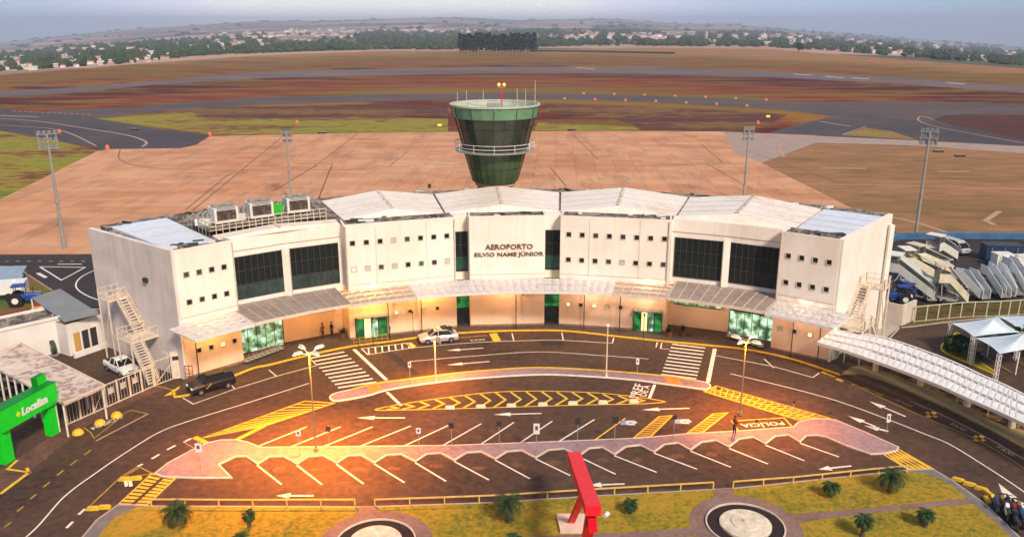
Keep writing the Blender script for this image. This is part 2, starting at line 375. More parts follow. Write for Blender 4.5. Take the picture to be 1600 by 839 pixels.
# farmland beyond the plateau: patchwork
M_farm = bpy.data.materials.new('farmland'); M_farm.use_nodes = True; t = M_farm.node_tree; b = t.nodes['Principled BSDF']; b.inputs['Roughness'].default_value = .95; b.inputs['Specular IOR Level'].default_value = .1
tcn = t.nodes.new('ShaderNodeTexCoord'); vo = t.nodes.new('ShaderNodeTexVoronoi'); vo.inputs['Scale'].default_value = .0022; t.links.new(tcn.outputs['Object'], vo.inputs['Vector'])
rg = t.nodes.new('ShaderNodeValToRGB'); el = rg.color_ramp.elements; el[0].color = (.09, .085, .06, 1); el[1].color = (.42, .28, .22, 1); el[0].position = .25; el[1].position = .8
x = el.new(.5); x.color = (.16, .13, .09, 1); x = el.new(.65); x.color = (.32, .21, .16, 1)
sr = t.nodes.new('ShaderNodeSeparateColor'); t.links.new(vo.outputs['Color'], sr.inputs[0]); t.links.new(sr.outputs[0], rg.inputs[0])
t.links.new(rg.outputs[0], b.inputs['Base Color'])
me = bpy.data.meshes.new('ground'); me.from_pydata(tv, [], tf); me.materials.append(M_field); me.materials.append(M_farm)
me.polygons.foreach_set('material_index', tm); me.polygons.foreach_set('use_smooth', [True]*len(tf)); me.update()
bmx = bmesh.new(); bmx.from_mesh(me); bmesh.ops.recalc_face_normals(bmx, faces=bmx.faces[:])
if sum(f.normal.z for f in bmx.faces) < 0: bmesh.ops.reverse_faces(bmx, faces=bmx.faces[:])
bmx.to_mesh(me); bmx.free()
gr = bpy.data.objects.new('ground', me); COL.objects.link(gr); tag(gr, kind='structure')

# ================================================================== AIRSIDE
struct('runway', [[(-300, 180), (0, 143), (100, 138), (240, 127), (400, 113), (600, 108), (800, 105), (1000, 105), (1200, 112), (1400, 121), (1600, 136), (1900, 165),
                   (1900, 177), (1600, 146), (1400, 131), (1200, 121), (1000, 115.5), (800, 114.5), (600, 117.5), (400, 123), (240, 133), (100, 147), (0, 152), (-300, 192)]], M_runway, .012)
struct('taxiway', [[(70, 174), (200, 168), (300, 160), (400, 153), (600, 148), (800, 145), (900, 146.5), (1000, 149), (1120, 154), (1250, 160), (1400, 160), (1500, 160), (1600, 163), (1900, 190), (1900, 262), (1600, 229),
                    (1434, 220), (1369, 217), (1196, 209), (1240, 197), (1300, 182), (1220, 172), (1100, 165), (1000, 159.5), (900, 157), (800, 155.5), (700, 156.5), (600, 159), (400, 164), (270, 173), (165, 184), (100, 186)]], M_taxi, .012)
struct('apron_taxiway', [[(-300, 190), (0, 170), (60, 176), (140, 184), (230, 199), (275, 204), (330, 212), (315, 228), (280, 233), (170, 235), (150, 232), (72, 217), (0, 204), (-300, 250)]], M_taxi_dk, .02)
struct('apron_taxiway', [[(1196, 210), (1287, 187), (1340, 180), (1440, 190), (1560, 205), (1600, 212), (1600, 228), (1434, 219), (1369, 216.5)]], M_taxi_dk, .02)
struct('grass_island', [[(1316, 211.5), (1353, 200), (1394, 205.5), (1434, 219)]], two_scale('dry_grass', [(.3, (.20, .10, .03)), (.7, (.26, .19, .03))], .05, .5), .026)
struct('soil_island', [[(1459, 187), (1475, 181), (1510, 179), (1600, 180), (1700, 186), (1700, 238), (1600, 220), (1537, 205), (1490, 196)]], M_soil, .026)
struct('grass_strip', [[(-400, 215), (0, 205), (72, 217), (153, 236), (0, 312), (-300, 460)]], M_grass, .016)
struct('grass_strip', [[(150, 186), (300, 176), (330, 188), (560, 183), (700, 186), (700, 206), (560, 207.5), (335, 211), (270, 202)], [(840, 192), (990, 198), (1000, 203), (900, 204), (835, 204)]], M_grass, .016)
struct('soil_strip', [[(200, 178), (330, 168), (600, 163), (700, 166), (700, 180), (560, 186), (350, 190), (290, 186)], [(850, 162), (1000, 166), (1180, 175), (1230, 180), (1190, 200), (1130, 204), (1010, 202), (960, 186), (860, 176)]], two_scale('mixed_soil', [(.3, (.06, .015, .011)), (.5, (.10, .028, .014)), (.62, (.20, .11, .02)), (.75, (.12, .035, .016))], .03, .3, .95, (.4, 1.3, 1)), .014)
# apron concrete: slabs with joints, stained by the red soil
def slab_mat(name, c1, c2, mortar, sz, tint):
    m = bpy.data.materials.new(name); m.use_nodes = True; t = m.node_tree; b = t.nodes['Principled BSDF']; b.inputs['Roughness'].default_value = .85; b.inputs['Specular IOR Level'].default_value = .2
    tcn = t.nodes.new('ShaderNodeTexCoord'); br = t.nodes.new('ShaderNodeTexBrick'); br.offset = 0; br.inputs['Scale'].default_value = 1
    br.inputs['Brick Width'].default_value = sz; br.inputs['Row Height'].default_value = sz; br.inputs['Mortar Size'].default_value = .09; br.inputs['Mortar Smooth'].default_value = .2
    br.inputs['Color1'].default_value = (*c1, 1); br.inputs['Color2'].default_value = (*c2, 1); br.inputs['Mortar'].default_value = (*mortar, 1)
    mp = t.nodes.new('ShaderNodeMapping'); mp.inputs['Rotation'].default_value = (0, 0, radians(3)); t.links.new(tcn.outputs['Object'], mp.inputs[0]); t.links.new(mp.outputs[0], br.inputs['Vector'])
    mp2 = t.nodes.new('ShaderNodeMapping'); mp2.inputs['Scale'].default_value = (.35, 1, 1); mp2.inputs['Rotation'].default_value = (0, 0, radians(-12)); t.links.new(tcn.outputs['Object'], mp2.inputs[0])
    n = t.nodes.new('ShaderNodeTexNoise'); n.inputs['Scale'].default_value = .07; n.inputs['Detail'].default_value = 8; n.inputs['Roughness'].default_value = .7; t.links.new(mp2.outputs[0], n.inputs['Vector'])
    r = t.nodes.new('ShaderNodeValToRGB'); r.color_ramp.elements[0].position = .35; r.color_ramp.elements[1].position = .68; t.links.new(n.outputs['Fac'], r.inputs[0])
    x = t.nodes.new('ShaderNodeMix'); x.data_type = 'RGBA'; t.links.new(mth(t, 'MULTIPLY', r.outputs[0], .75), x.inputs[0]); t.links.new(br.outputs['Color'], x.inputs[6]); x.inputs[7].default_value = (*tint, 1)
    mp3 = t.nodes.new('ShaderNodeMapping'); mp3.inputs['Scale'].default_value = (1, .22, 1); mp3.inputs['Rotation'].default_value = (0, 0, radians(28)); t.links.new(tcn.outputs['Object'], mp3.inputs[0])
    n3 = t.nodes.new('ShaderNodeTexNoise'); n3.inputs['Scale'].default_value = .16; n3.inputs['Detail'].default_value = 9; n3.inputs['Roughness'].default_value = .75; t.links.new(mp3.outputs[0], n3.inputs['Vector'])
    r3 = t.nodes.new('ShaderNodeValToRGB'); r3.color_ramp.elements[0].position = .50; r3.color_ramp.elements[1].position = .66; t.links.new(n3.outputs['Fac'], r3.inputs[0])
    x3 = t.nodes.new('ShaderNodeMix'); x3.data_type = 'RGBA'; t.links.new(mth(t, 'MULTIPLY', r3.outputs[0], .6), x3.inputs[0]); t.links.new(x.outputs[2], x3.inputs[6]); x3.inputs[7].default_value = (.27, .125, .065, 1)
    t.links.new(x3.outputs[2], b.inputs['Base Color']); MATS[name] = m; return m
M_apron = slab_mat('apron_slabs', (.56, .245, .115), (.40, .165, .075), (.26, .10, .05), 5.0, (.66, .40, .25))
M_apron2 = two_scale('old_apron', [(.3, (.17, .10, .035)), (.5, (.27, .135, .055)), (.7, (.34, .17, .085))], .035, .25, .9, (.5, 1.4, 1), .5)
M_apron3 = mat('apron_edge', (.34, .25, .21), .85, .12, .2)
struct('apron', [[(0, 312), (153, 236), (170, 233.5), (280, 232), (306, 227), (328, 213), (560, 208), (900, 205), (1130, 206), (1275, 212), (1240, 234), (1190, 255), (1340, 330), (1400, 369), (1250, 500), (200, 500), (-100, 399), (-300, 430), (-300, 470)]], M_apron, .022)
struct('apron_edge', [[(1130, 206), (1369, 217), (1434, 220), (1600, 229), (1900, 262), (1900, 272), (1600, 240), (1430, 228), (1275, 223.5), (1190, 255), (1150, 240)]], M_apron3, .026)
struct('apron_dirt', [[(1275, 224), (1430, 228.5), (1600, 240), (1900, 272), (1900, 372), (1600, 368), (1400, 368), (1340, 330), (1190, 255)]], M_apron2, .024)
mk = MB()
for a, b_ in [((490, 262), (560, 208)), ((606, 262), (640, 235)), ((520, 255), (497, 312)), ((860, 262), (885, 292)), ((1130, 255), (1095, 225)), ((1100, 254), (1175, 296)), ((425, 300), (495, 258)), ((1350, 300), (1180, 240)), ((935, 250), (895, 210)), ((300, 330), (440, 215)), ((290, 328), (357, 273))]:
    ribbon(mk, PX([a, b_]), .26, .032, mat('joint_sealant', (.13, .06, .04), .8, .3, 2))
mk.build('apron_joint', kind='structure')
mk = MB()
for x, y, wd in [(360, 268, 60), (610, 261, 60), (490, 256, 60), (860, 257, 60), (970, 251, 60), (1110, 255, 55), (1318, 263, 70), (1490, 268, 50), (700, 252, 30), (410, 238, 30)]:
    ribbon(mk, PX([(x-wd/2, y), (x+wd/2, y+.5)]), 1.6, .034, M_yel_worn)
mk.build('apron_marking', kind='structure')
mk = MB()
def line(P, wd, m, z=.034, n=6, closed=False, smooth=True):
    W = PX(P)
    if smooth and len(P) > 2: W = dense(W, n, closed)
    ribbon(mk, W, wd, z, m, closed)
M_tl = mat('faded_marking', (.42, .25, .18), .7, .2, 1)
line([(0, 186), (60, 190), (140, 202), (200, 212), (228, 222), (222, 230)], .8, M_tl)
line([(188, 234), (188, 250), (230, 262), (330, 266), (480, 266), (800, 262), (1180, 256)], .3, MATS['joint_sealant'])
line([(0, 196), (90, 203), (150, 228)], .6, M_tl); line([(0, 181), (60, 183)], 1.5, M_tl)
line([(1225, 246), (1222, 222), (1290, 218)], .6, M_tl, smooth=True)
line([(1340, 331), (1420, 345), (1490, 367)], .8, M_tl); line([(1200, 287), (1400, 290), (1600, 296)], .5, M_tl); line([(1562, 330), (1540, 345), (1555, 352)], 1.0, M_tl, smooth=False)
line([(1459, 187), (1440, 182), (1436, 189), (1470, 200), (1600, 224)], .6, M_tl); line([(1316, 211), (1353, 198)], .5, M_tl); line([(1280, 190), (1330, 198)], 1, M_tl)
for x in range(0, 14): line([(20+x*9, 174+x*.4), (24+x*9, 174+x*.4)], 2.2, M_tl, smooth=False)
for x, y in [(1240, 116), (1290, 120), (1330, 122), (1480, 130), (900, 106)]: line([(x, y), (x+28, y+2)], 3.0, M_white, smooth=False)
# service-road marks left of the terminal
line([(62, 417), (133, 418), (96, 438), (62, 417)], .25, M_white, smooth=False); line([(90, 413), (128, 413)], .3, M_white)
line([(157, 419), (130, 431), (119, 443), (123, 454), (145, 466), (175, 473)], .2, M_white); line([(140, 483), (178, 484)], .2, M_white)
line([(0, 416), (25, 417), (60, 440), (82, 454)], .2, M_tl, smooth=False); line([(59, 427), (72, 434)], .5, M_white)
for x in range(9): line([(8+x*17, 408.5), (14+x*17, 408.6)], .3, M_tl, smooth=False)
line([(1372, 430), (1395, 440), (1408, 425)], .25, M_white); line([(1362, 440), (1368, 455), (1360, 465)], .25, M_white); line([(1372, 474), (1400, 466), (1415, 452)], .25, M_white)
mk.build('airside_marking', kind='structure')

# ================================================================== LANDSIDE GROUND
sheet('car_park_ground', [[G(-260, 399), G(0, 398), G(160, 397), G(300, 397), G(1250, 372), G(1600, 370), G(1900, 372), (150, 20), (150, -5), (-150, -5), (-150, 30)]], M_asph, .026, kind='structure')
struct('service_road', [[(-200, 400), (0, 399), (300, 397), (300, 480), (200, 520), (150, 500), (95, 462), (60, 440), (25, 417), (-200, 414)], [(1360, 372), (1700, 372), (1700, 472), (1430, 478), (1300, 478)]], M_asph_dk, .032)
struct('yard_grass', [[(-250, 418), (0, 417), (24, 418), (80, 454), (60, 480), (60, 520), (30, 545), (-250, 640)]], M_yard, .038)
struct('yard_soil', [[(0, 492), (52, 480), (70, 500), (36, 515), (0, 520), (-60, 520), (-60, 505)]], two_scale('yard_soil', [(.3, (.12, .035, .018)), (.7, (.22, .075, .035))], .4, 2), .044)
struct('roadside_grass', [[(1432, 480), (1600, 471), (1750, 466), (1750, 490), (1600, 494), (1520, 497), (1440, 508), (1405, 513), (1404, 480)]], two_scale('verge_grass', [(.3, (.05, .055, .012)), (.5, (.11, .085, .02)), (.7, (.16, .07, .03))], .3, 2), .038)
struct('driveway', [[(1345, 520), (1352, 498), (1428, 500), (1404, 513), (1372, 538), (1340, 560), (1310, 545)]], M_conc, .038)
# terminal pavement with yellow kerb
KB = [(272, 622), (302, 616.5), (360, 591.5), (399, 576), (420, 572), (480, 557), (550, 542.6), (610, 535), (645, 530), (700, 523.5), (760, 519.5), (840, 517.6), (890, 519), (965, 527.2), (1040, 535), (1100, 540.5), (1162, 547), (1225, 559.5), (1275, 574.7), (1312, 587)]
KW = dense(PX(KB), 4, False)
KR = dense(PX([(1312, 587), (1344, 586), (1380, 596), (1444, 623), (1500, 649), (1553, 676), (1600, 702), (1700, 762)]), 3, False)
back = [PC(a, 55) for a in range(41, -50, -6)]
sheet('terminal_pavement', [[*KW, G(1340, 576), PC(42.5, 49), PC(40, 52), *[PC(a, 52) for a in range(36, -46, -5)], G(285, 600)]], M_walk_dk, .14, kind='structure')
sheet('side_pavement', [[*KR, G(1800, 720), G(1569, 667), G(1462, 614), G(1400, 588), G(1350, 571), G(1330, 575)]], M_walk_tan, .145, kind='structure')
struct('garden_bed', [[(1345, 571), (1400, 587.5), (1462, 613.5), (1569, 666.5), (1700, 735), (1700, 690), (1600, 645), (1500, 600), (1420, 570), (1380, 556)]], two_scale('garden_soil', [(.3, (.06, .03, .015)), (.5, (.12, .06, .02)), (.7, (.24, .13, .03))], .8, 3), .10)
k = MB(); kerb(k, KW, .22, .026, .155, M_yel, False); kerb(k, KR, .16, .026, .16, M_walk_tan, False); k.build('kerb', kind='structure')
# median island
top = [(545, 610.5), (585, 600), (635, 593.5), (710, 584), (760, 579.5), (840, 575), (940, 579.5), (1033, 587.5), (1090, 596), (1106, 600), (1111, 604), (1108, 608.5), (1098, 609.5)]
bot = [(1065, 605), (1034, 601), (990, 595), (915, 589.3), (840, 586.8), (740, 593), (660, 602), (605, 611), (573, 620), (530, 627.5), (517, 626), (515, 620.5), (525, 615)]
MI = ccw(dense(PX(top+bot), 4))
sheet('median_island', [MI], M_walk, .13, kind='structure')
k = MB(); kerb(k, MI, .15, .026, .145, M_white); k.build('kerb', kind='structure')
k = MB(); tw = dense(PX(top[:9]), 4, False); ribbon(k, tw, .34, .149, M_yel, side=-.17); 
for P in ([(573, 604), (592, 600), (600, 611), (576, 617)], [(1034, 588), (1060, 591.5), (1068, 604), (1044, 601)]):
    k.add([(v[0], v[1], .152) for v in PX(P)], [(0, 1, 2, 3)], mat('orange_tactile', (.55, .24, .05), .8, .2, 2))
k.build('kerb_paint', kind='structure')
# big toothed island with the parking bays
L = [(402, 727), (464, 727), (526, 725.5), (585, 725), (649, 723), (710, 721), (774, 719), (837, 717), (905, 714), (960, 712), (1022, 708), (1079, 705), (1139, 700.5), (1196, 695.5), (1250, 692.5)]
Eb = [(440, 757), (503, 757), (568, 756), (632, 754), (697, 752), (764, 750), (828, 748), (891, 743), (962, 741), (1026, 738), (1089, 733), (1142, 730), (1200, 725), (1257, 720), (1311, 714)]
saw = []
for i, p in enumerate(L[:-1]):
    q_ = L[i+1]; dx = q_[0]-p[0]; saw += [p, (p[0]+dx*.30, p[1]+(q_[1]-p[1])*.3-11.5), (p[0]+dx*.64, p[1]+(q_[1]-p[1])*.64-12.5)]
saw.append(L[-1])
isl = [(241, 741), (262, 724.5), (300, 704), (325, 693), (345, 688.5), (370, 688), (388, 692), (408, 700), (520, 699), (699, 697), (828, 692.6), (999, 685.5), (1071, 679), (1160, 674), (1239, 668), (1246, 661), (1262, 656.5), (1285, 655.5), (1305, 657),
       (1354, 677), (1405, 700), (1402, 706), (1377, 710.5), (1360, 711), (1322, 698), (1290, 684), (1276, 681.5), (1261, 682)]+saw[::-1]+[(384, 714.5), (368, 715), (343, 727), (364, 748.5), (300, 748.5), (252, 746)]
IS = ccw(PX(isl))
sheet('parking_island', [IS], M_walk, .13, kind='structure')
k = MB(); kerb(k, IS, .13, .026, .142, mat('pale_kerb', (.60, .50, .42), .8, .15, 1)); k.build('kerb', kind='structure')
# park
PKL = [(185, 789), (150, 814), (120, 850), (60, 960)]; PKR = [(1411, 736), (1458, 734), (1490, 753), (1539, 788), (1592, 839), (1650, 900)]
PKT = [(237, 791.5), (555, 793), (600, 792), (771, 786), (925, 776), (1114, 765.5), (1145, 764), (1200, 758.5)]
pk = PX(PKL[::-1]+PKT+PKR)
sheet('park_pavement', [pk], mat('park_walk', (.17, .15, .155), .85, .2, 1.5), .12, kind='structure')
k = MB(); kerb(k, ccw(pk), .15, .026, .135, M_conc); k.build('kerb', kind='structure')
GR = [(100, 960), (155, 839), (175, 814), (215, 794), (237, 793.5), (555, 795), (600, 794), (771, 788), (925, 778), (1114, 767.5), (1145, 766), (1200, 760.5), (1411, 738), (1440, 741), (1470, 750), (1504, 774), (1525, 794), (1556, 819), (1576, 839), (1640, 920)]
sheet('lawn', [PX(GR)], M_lawn, .15, kind='structure')
k = MB()
C1 = Vector((16.45, 51.25)); C2 = Vector((-9.3, 49.2)); R1 = 2.75
def disc(mb, c, r0, r1, z, m, n=48):
    for i in range(n):
        a, b_ = 2*pi*i/n, 2*pi*(i+1)/n
        if r0 > 0: mb.quad((c[0]+r0*cos(a), c[1]+r0*sin(a), z), (c[0]+r1*cos(a), c[1]+r1*sin(a), z), (c[0]+r1*cos(b_), c[1]+r1*sin(b_), z), (c[0]+r0*cos(b_), c[1]+r0*sin(b_), z), m)
        else: mb.add([(c[0], c[1], z), (c[0]+r1*cos(a), c[1]+r1*sin(a), z), (c[0]+r1*cos(b_), c[1]+r1*sin(b_), z)], [(0, 1, 2)], m)
for c in (C1, C2): disc(k, c, R1, 3.9, .160, M_path)
sheet('park_path', [PX([(1118, 766), (1144, 765), (1150, 786), (1112, 786)]), PX([(1232, 806), (1300, 801), (1400, 792), (1512, 780), (1520, 789), (1400, 800), (1300, 811), (1236, 822)]), PX([(560, 794), (588, 793), (596, 822), (552, 822)]),
                   PX([(1090, 826), (1085, 840), (1000, 846), (800, 852), (640, 856), (640, 846), (800, 842), (1000, 833)])], M_path, .157, kind='structure')
k.build('park_path', kind='structure')
for c, lab in ((C1, 'round flower bed of dark soil around a pale disc in the right lawn'), (C2, 'round flower bed of dark soil cut by the bottom edge, in the left lawn')):
    r_ = empty('round_bed', (c[0], c[1], .15), label=lab, cat='flower bed', group='round beds in the park')
    k = MB(); disc(k, (0, 0), 0, R1-.1, .05, mat('dark_bed_soil', (.022, .012, .012), .95, .4, 3)); k.build('soil', r_)
    k = MB(); P = [Vector((R1*cos(2*pi*i/48), R1*sin(2*pi*i/48))) for i in range(48)]; kerb(k, P, .1, 0, .16, mat('pale_kerb', (0, 0, 0))); k.build('rim', r_)
    k = MB(); k.lathe([(1.8, .05), (1.8, .22), (1.72, .26), (1.0, .28), (.97, .36), (.2, .38), (.18, .5), (0.01, .52)], mat('pale_stone', (.62, .55, .44), .8, .25, 2), n=40); k.build('stone_disc', r_)

# ------------------------------------------------------------------ road marking
mk = MB(); Z = .034
line([(-60, 900), (41, 839), (100, 776.5), (150, 739), (200, 705), (250, 675), (300, 656.5), (395, 627), (483, 599)], .13, M_white)
line([(286, 622), (302, 631.5), (367, 608), (432, 588), (495, 571), (484, 560)], .12, M_white, smooth=False)
for a, b_ in [((360, 600), (367, 608)), ((420, 578), (432, 588))]: line([a, b_], .12, M_white)
line([(640, 565), (740, 556.5), (840, 550), (930, 555), (1013, 561)], .12, M_white)
line([(648, 543.5), (700, 538.5), (760, 534.5), (840, 532), (870, 531.5), (957, 536.5)], .12, M_white)
for a, b_ in [((800, 521), (803, 533)), ((878, 520), (880, 532)), ((959, 528), (957, 536)), ((1027, 535), (1025, 543)), ((1034, 536), (1032, 545))]: line([a, b_], .14, M_white)
line([(770, 521), (777, 533)], .9, M_yel)
line([(1032, 545), (1046, 546)], .12, M_white)
line([(1141, 584), (1225, 604), (1306, 626), (1381, 653), (1447, 679), (1485, 695), (1542, 730), (1599, 768), (1680, 830)], .13, M_white)
line([(1119, 556), (1209, 573), (1270, 590), (1280, 583)], .12, M_white, smooth=False); line([(1194, 561), (1209, 575)], .12, M_white)
line([(553, 546), (604, 594)], .38, M_white); line([(605, 613), (627, 634)], .3, M_white)
line([(1117, 545), (1106, 598)], .42, M_white); line([(1023, 601), (1014, 624)], .3, M_white)
# crosswalks
for A0, B0, A8, B8, n in (((484, 560), (538, 550), (528, 606), (588, 597), 10), ((1050, 538), (1102, 544), (1033, 585), (1088, 592), 10)):
    for i in range(n):
        s_ = i/(n-1); P = (A0[0]+(A8[0]-A0[0])*s_, A0[1]+(A8[1]-A0[1])*s_); Q = (B0[0]+(B8[0]-B0[0])*s_, B0[1]+(B8[1]-B0[1])*s_)
        line([P, Q], .32, M_white)
# parking bays
for p, q_ in zip(L, Eb): line([p, q_], .15, M_white)
for p, q_ in [((402, 698), (479, 667)), ((455, 698), (532, 667)), ((505, 698), (582, 667)), ((561, 698), (642, 665.5)), ((630, 697.5), (700, 665)), ((691, 696.5), (752, 662)), ((750, 695), (803, 660)), ((811, 693), (863, 658)), ((872, 690.5), (929, 655.5))]:
    line([p, q_], .15, M_white)
line([(930, 687), (977, 653.5)], .15, M_yel)
def hatch(quad_, n, wd, m, out_=.15, lean=0, both=False, cols=1):
    """quad a,b,c,d (px): bars between side a-b and side d-c"""
    a, b_, c, d = [Vector((*G(*p).xy,)) for p in quad_]
    ribbon(mk, [a, b_, c, d], out_, Z+.003, m, True)
    for i in range(n+1):
        s_ = i/n; s2 = min(1, max(0, s_+lean))
        p = a.lerp(b_, s_); q_ = d.lerp(c, s2); ribbon(mk, [p, q_], wd, Z, m)
        if both:
            s3 = min(1, max(0, s_-lean)); ribbon(mk, [p, d.lerp(c, s3)], wd, Z+.0015, m)
hatch([(991, 683.5), (1030, 651), (1050, 649.5), (1017, 682)], 11, .12, M_yel)
hatch([(1071, 679), (1114, 647), (1137, 645), (1096, 677)], 11, .12, M_yel)
hatch([(317, 684), (476, 627), (522, 630), (414, 665.5)], 11, .20, M_yel, .2)
line([(304, 683), (324, 693)], .5, M_yel); line([(370, 687), (414, 665)], .45, M_yel)
hatch([(1100, 612), (1247, 656.5), (1297, 653.5), (1119, 603)], 17, .13, M_yel, .15, .12, True)
line([(1109, 607.5), (1272, 655)], .16, M_yel, z=Z+.005)
hatch([(185, 788), (237, 740), (274, 748), (230, 789)], 9, .30, M_yel, .12, .0); line([(208, 788), (256, 745)], .3, M_asph, z=Z+.004)
hatch([(1382, 711), (1405, 702.5), (1459, 733), (1419, 733.5)], 5, .17, M_yel, .12, .15, True)
hatch([(565, 545), (638, 536), (648, 543), (575, 554.5)], 7, .16, M_white, .12, -.12)
line([(638, 536), (648, 544)], .7, M_yel)
struct('dark_road_area', [[(589, 541), (600, 540), (658, 585.5), (645, 587)], [(843, 534), (880, 535), (884, 539), (846, 539.5)]], M_asph_dk, .031)  # darker strip and small quad laid over the road surface
# chevron island
ct = [(590, 641), (600, 636.5), (640, 629.5), (680, 623.5), (771, 613), (848, 611.2), (928, 613.7), (979, 618.5), (1037, 627)]
cb = [(1020, 630), (985, 631.5), (899, 633.2), (771, 637), (657, 640)]
W = dense(PX(ct+cb), 5); ribbon(mk, W, .16, Z, M_yel, True)
def ycurve(T, x): return interp(T, x)
for i in range(17):
    x = 612+i*24; yt = ycurve(ct, x); yb = ycurve(sorted(cb+[(590, 641), (1037, 628)]), x)
    if yb-yt < 3: continue
    ym = (yt+yb)/2; line([(x-6, yt+.5), (x+10, ym), (x-8, yb-.5)], .24, M_yel, smooth=False)
# POLICIA boxes, taxi lane
line([(1153, 672), (1143, 658), (1225, 653), (1239, 668)], .14, M_yel, smooth=False)
line([(131, 668), (142, 676), (147, 685), (192, 650), (180, 642)], .12, M_yel_worn, smooth=False); line([(150, 689), (231, 647)], .2, M_tl)
line([(165, 660), (205, 641), (232, 647)], .12, M_yel_worn, smooth=False)
def gang(p, q_): a = G(*p); b_ = G(*q_); return atan2(b_.y-a.y, b_.x-a.x), (b_-a).length, (a+b_)/2
an, ln, c = gang((1225, 662), (1159, 666)); ground_text(mk, 'POLÍCIA', c, an, .85, ln, Z, M_white)
an, ln, c = gang((143, 670), (189, 652)); ground_text(mk, 'POLÍCIA', c, an, .7, ln, Z, M_white)
an, ln, c = gang((716, 528), (761, 524.5)); ground_text(mk, 'EXCLUSIVO', c, an, .42, ln, Z, M_tl)
an, ln, c = gang((734, 532.3), (757, 530.5)); ground_text(mk, 'TAXI', c, an, .42, ln, Z, M_white)
an, ln, c = gang((990, 622), (1000, 600)); ground_text(mk, 'PREF', c, an, .95, ln, Z, M_white)
an, ln, c = gang((1003, 619), (1010, 602)); ground_text(mk, 'DÊ A', c, an, .8, ln, Z, M_white)
for p, q_ in [((1399, 624), (1425, 635)), ((1484, 661), (1508, 673)), ((1557, 697), (1583, 711))]:
    an, ln, c = gang(p, q_); ground_text(mk, 'TAXI', c, an, .5, ln, Z, M_tl)
line([(1422, 627), (1460, 643), (1496, 660), (1550, 688), (1599, 717), (1700, 780)], .1, M_tl); line([(1337, 603), (1397, 631), (1456, 657), (1528, 688), (1599, 731), (1680, 790)], .12, M_yel_worn)
line([(1290, 582), (1337, 601), (1397, 624), (1422, 634)], .12, M_yel_worn)
for x, y in [(1455, 648), (1530, 685)]:
    line([(x-8, y-4), (x+8, y+4)], .4, M_yel); line([(x+6, y-4), (x-6, y+4)], .4, M_yel)
for x, y in [(1289, 583), (1300, 587), (1337, 602), (1312, 594), (1375, 616), (1352, 607)]: line([(x-5, y-2), (x+5, y+2)], .45, M_yel if x < 1330 else M_yel_worn)
# arrows
def arrow(tail, head, wd=.17, hw=.62, frac=.38, m=M_white):
    a = G(*tail).xy; b_ = G(*head).xy; d = (b_-a); Ln = d.length; d.normalize(); n = Vector((-d.y, d.x)); s_ = a+d*Ln*(1-frac)
    ribbon(mk, [a, s_], wd, Z, m); mk.add([(*(s_+n*hw/2), Z), (*(s_-n*hw/2), Z), (*b_, Z)], [(0, 1, 2)], m)
for t_, h_ in [((633, 653), (558, 653)), ((846, 646), (771, 648)), ((1077, 638), (1003, 640.5)), ((490, 774.5), (432, 774.5)), ((976, 756), (919, 758.5)), ((1330, 728), (1279, 733.5)), ((755, 544), (698, 548)), ((765, 565), (698, 570.5))]: arrow(t_, h_, .2, .75, .36)
arrow((1415, 651), (1358, 627), .2, .8, .4); arrow((1372, 668), (1325, 650), .2, .8, .5); arrow((1388, 674), (1350, 665), .3, .9, .6)
arrow((1603, 806), (1560, 755), .25, 1.0, .45); arrow((1604, 796), (1578, 777), .4, 1.0, .6)
# edge dashes on the left road
for x, y in [(12, 820), (32, 795), (52, 776), (73, 757), (94, 739), (115, 723), (137, 707)]: line([(x-5, y+4), (x+5, y-4)], .16, M_yel_worn, smooth=False)
for p, q_ in [((104, 825), (114, 815)), ((123, 804), (133, 795)), ((215, 729), (223, 725)), ((237, 717), (249, 710)), ((261, 703), (274, 696)), ((287, 691), (299, 685))]: line([p, q_], .22, M_white)
line([(141, 790), (188, 746), (215, 729)], .12, M_yel_worn, smooth=False); line([(190, 747), (238, 740), (219, 730), (190, 747)], .12, M_yel_worn, smooth=False)
for x, y in [(196, 756), (203, 756)]: line([(x, y-5), (x+2, y+4)], .25, M_white)
line([(287, 691), (305, 701), (311, 688)], .1, M_tl, smooth=False)
line([(1170+0, 0.1+720), (1171, 720)], .01, M_tl)
# worn yellow marks at the far left
line([(0, 772), (47, 737)], .3, M_yel); line([(27, 719), (12, 733), (45, 738), (42, 731)], .25, M_yel, smooth=False)
line([(270, 610), (250, 604), (241, 604)], .15, M_yel_worn); line([(283, 604), (262, 617), (292, 612), (310, 612)], .35, M_yel, smooth=False)
mk.build('road_marking', kind='structure')
dk = MB(); rq = random.Random(9); M_dirt = mat('dusty_patch', (.13, .06, .035), .9, .35, 2.5); M_oil = mat('oil_patch', (.026, .018, .016), .6, .3, 3)
def blot(c, rx, ry, m, z):
    n_ = 14; rs_ = [rq.uniform(.55, 1.15) for _ in range(n_)]; P = [Vector((c[0]+rx*rs_[i]*cos(2*pi*i/n_), c[1]+ry*rs_[i]*sin(2*pi*i/n_), z)) for i in range(n_)]
    dk.add([Vector((c[0], c[1], z))]+P, [(0, 1+i, 1+(i+1) % n_) for i in range(n_)], m)
for p in L[:-1]:
    c = G(p[0]+34+rq.uniform(-4, 4), p[1]+7+rq.uniform(-3, 4)); blot(c, rq.uniform(.5, .9), rq.uniform(.3, .5), M_dirt, .0290)
    if rq.random() < .8: c = G(p[0]+52+rq.uniform(-6, 6), p[1]+18+rq.uniform(-4, 5)); blot(c, rq.uniform(.15, .35), rq.uniform(.12, .3), M_oil, .0305)
for x, y in ((430, 600), (480, 632), (700, 660), (935, 692), (1303, 628), (1296, 646), (640, 610), (890, 560), (560, 740), (250, 640), (1400, 670), (1500, 720), (180, 760)): blot(G(x, y), rq.uniform(.15, .4), rq.uniform(.15, .4), M_oil, .0305)
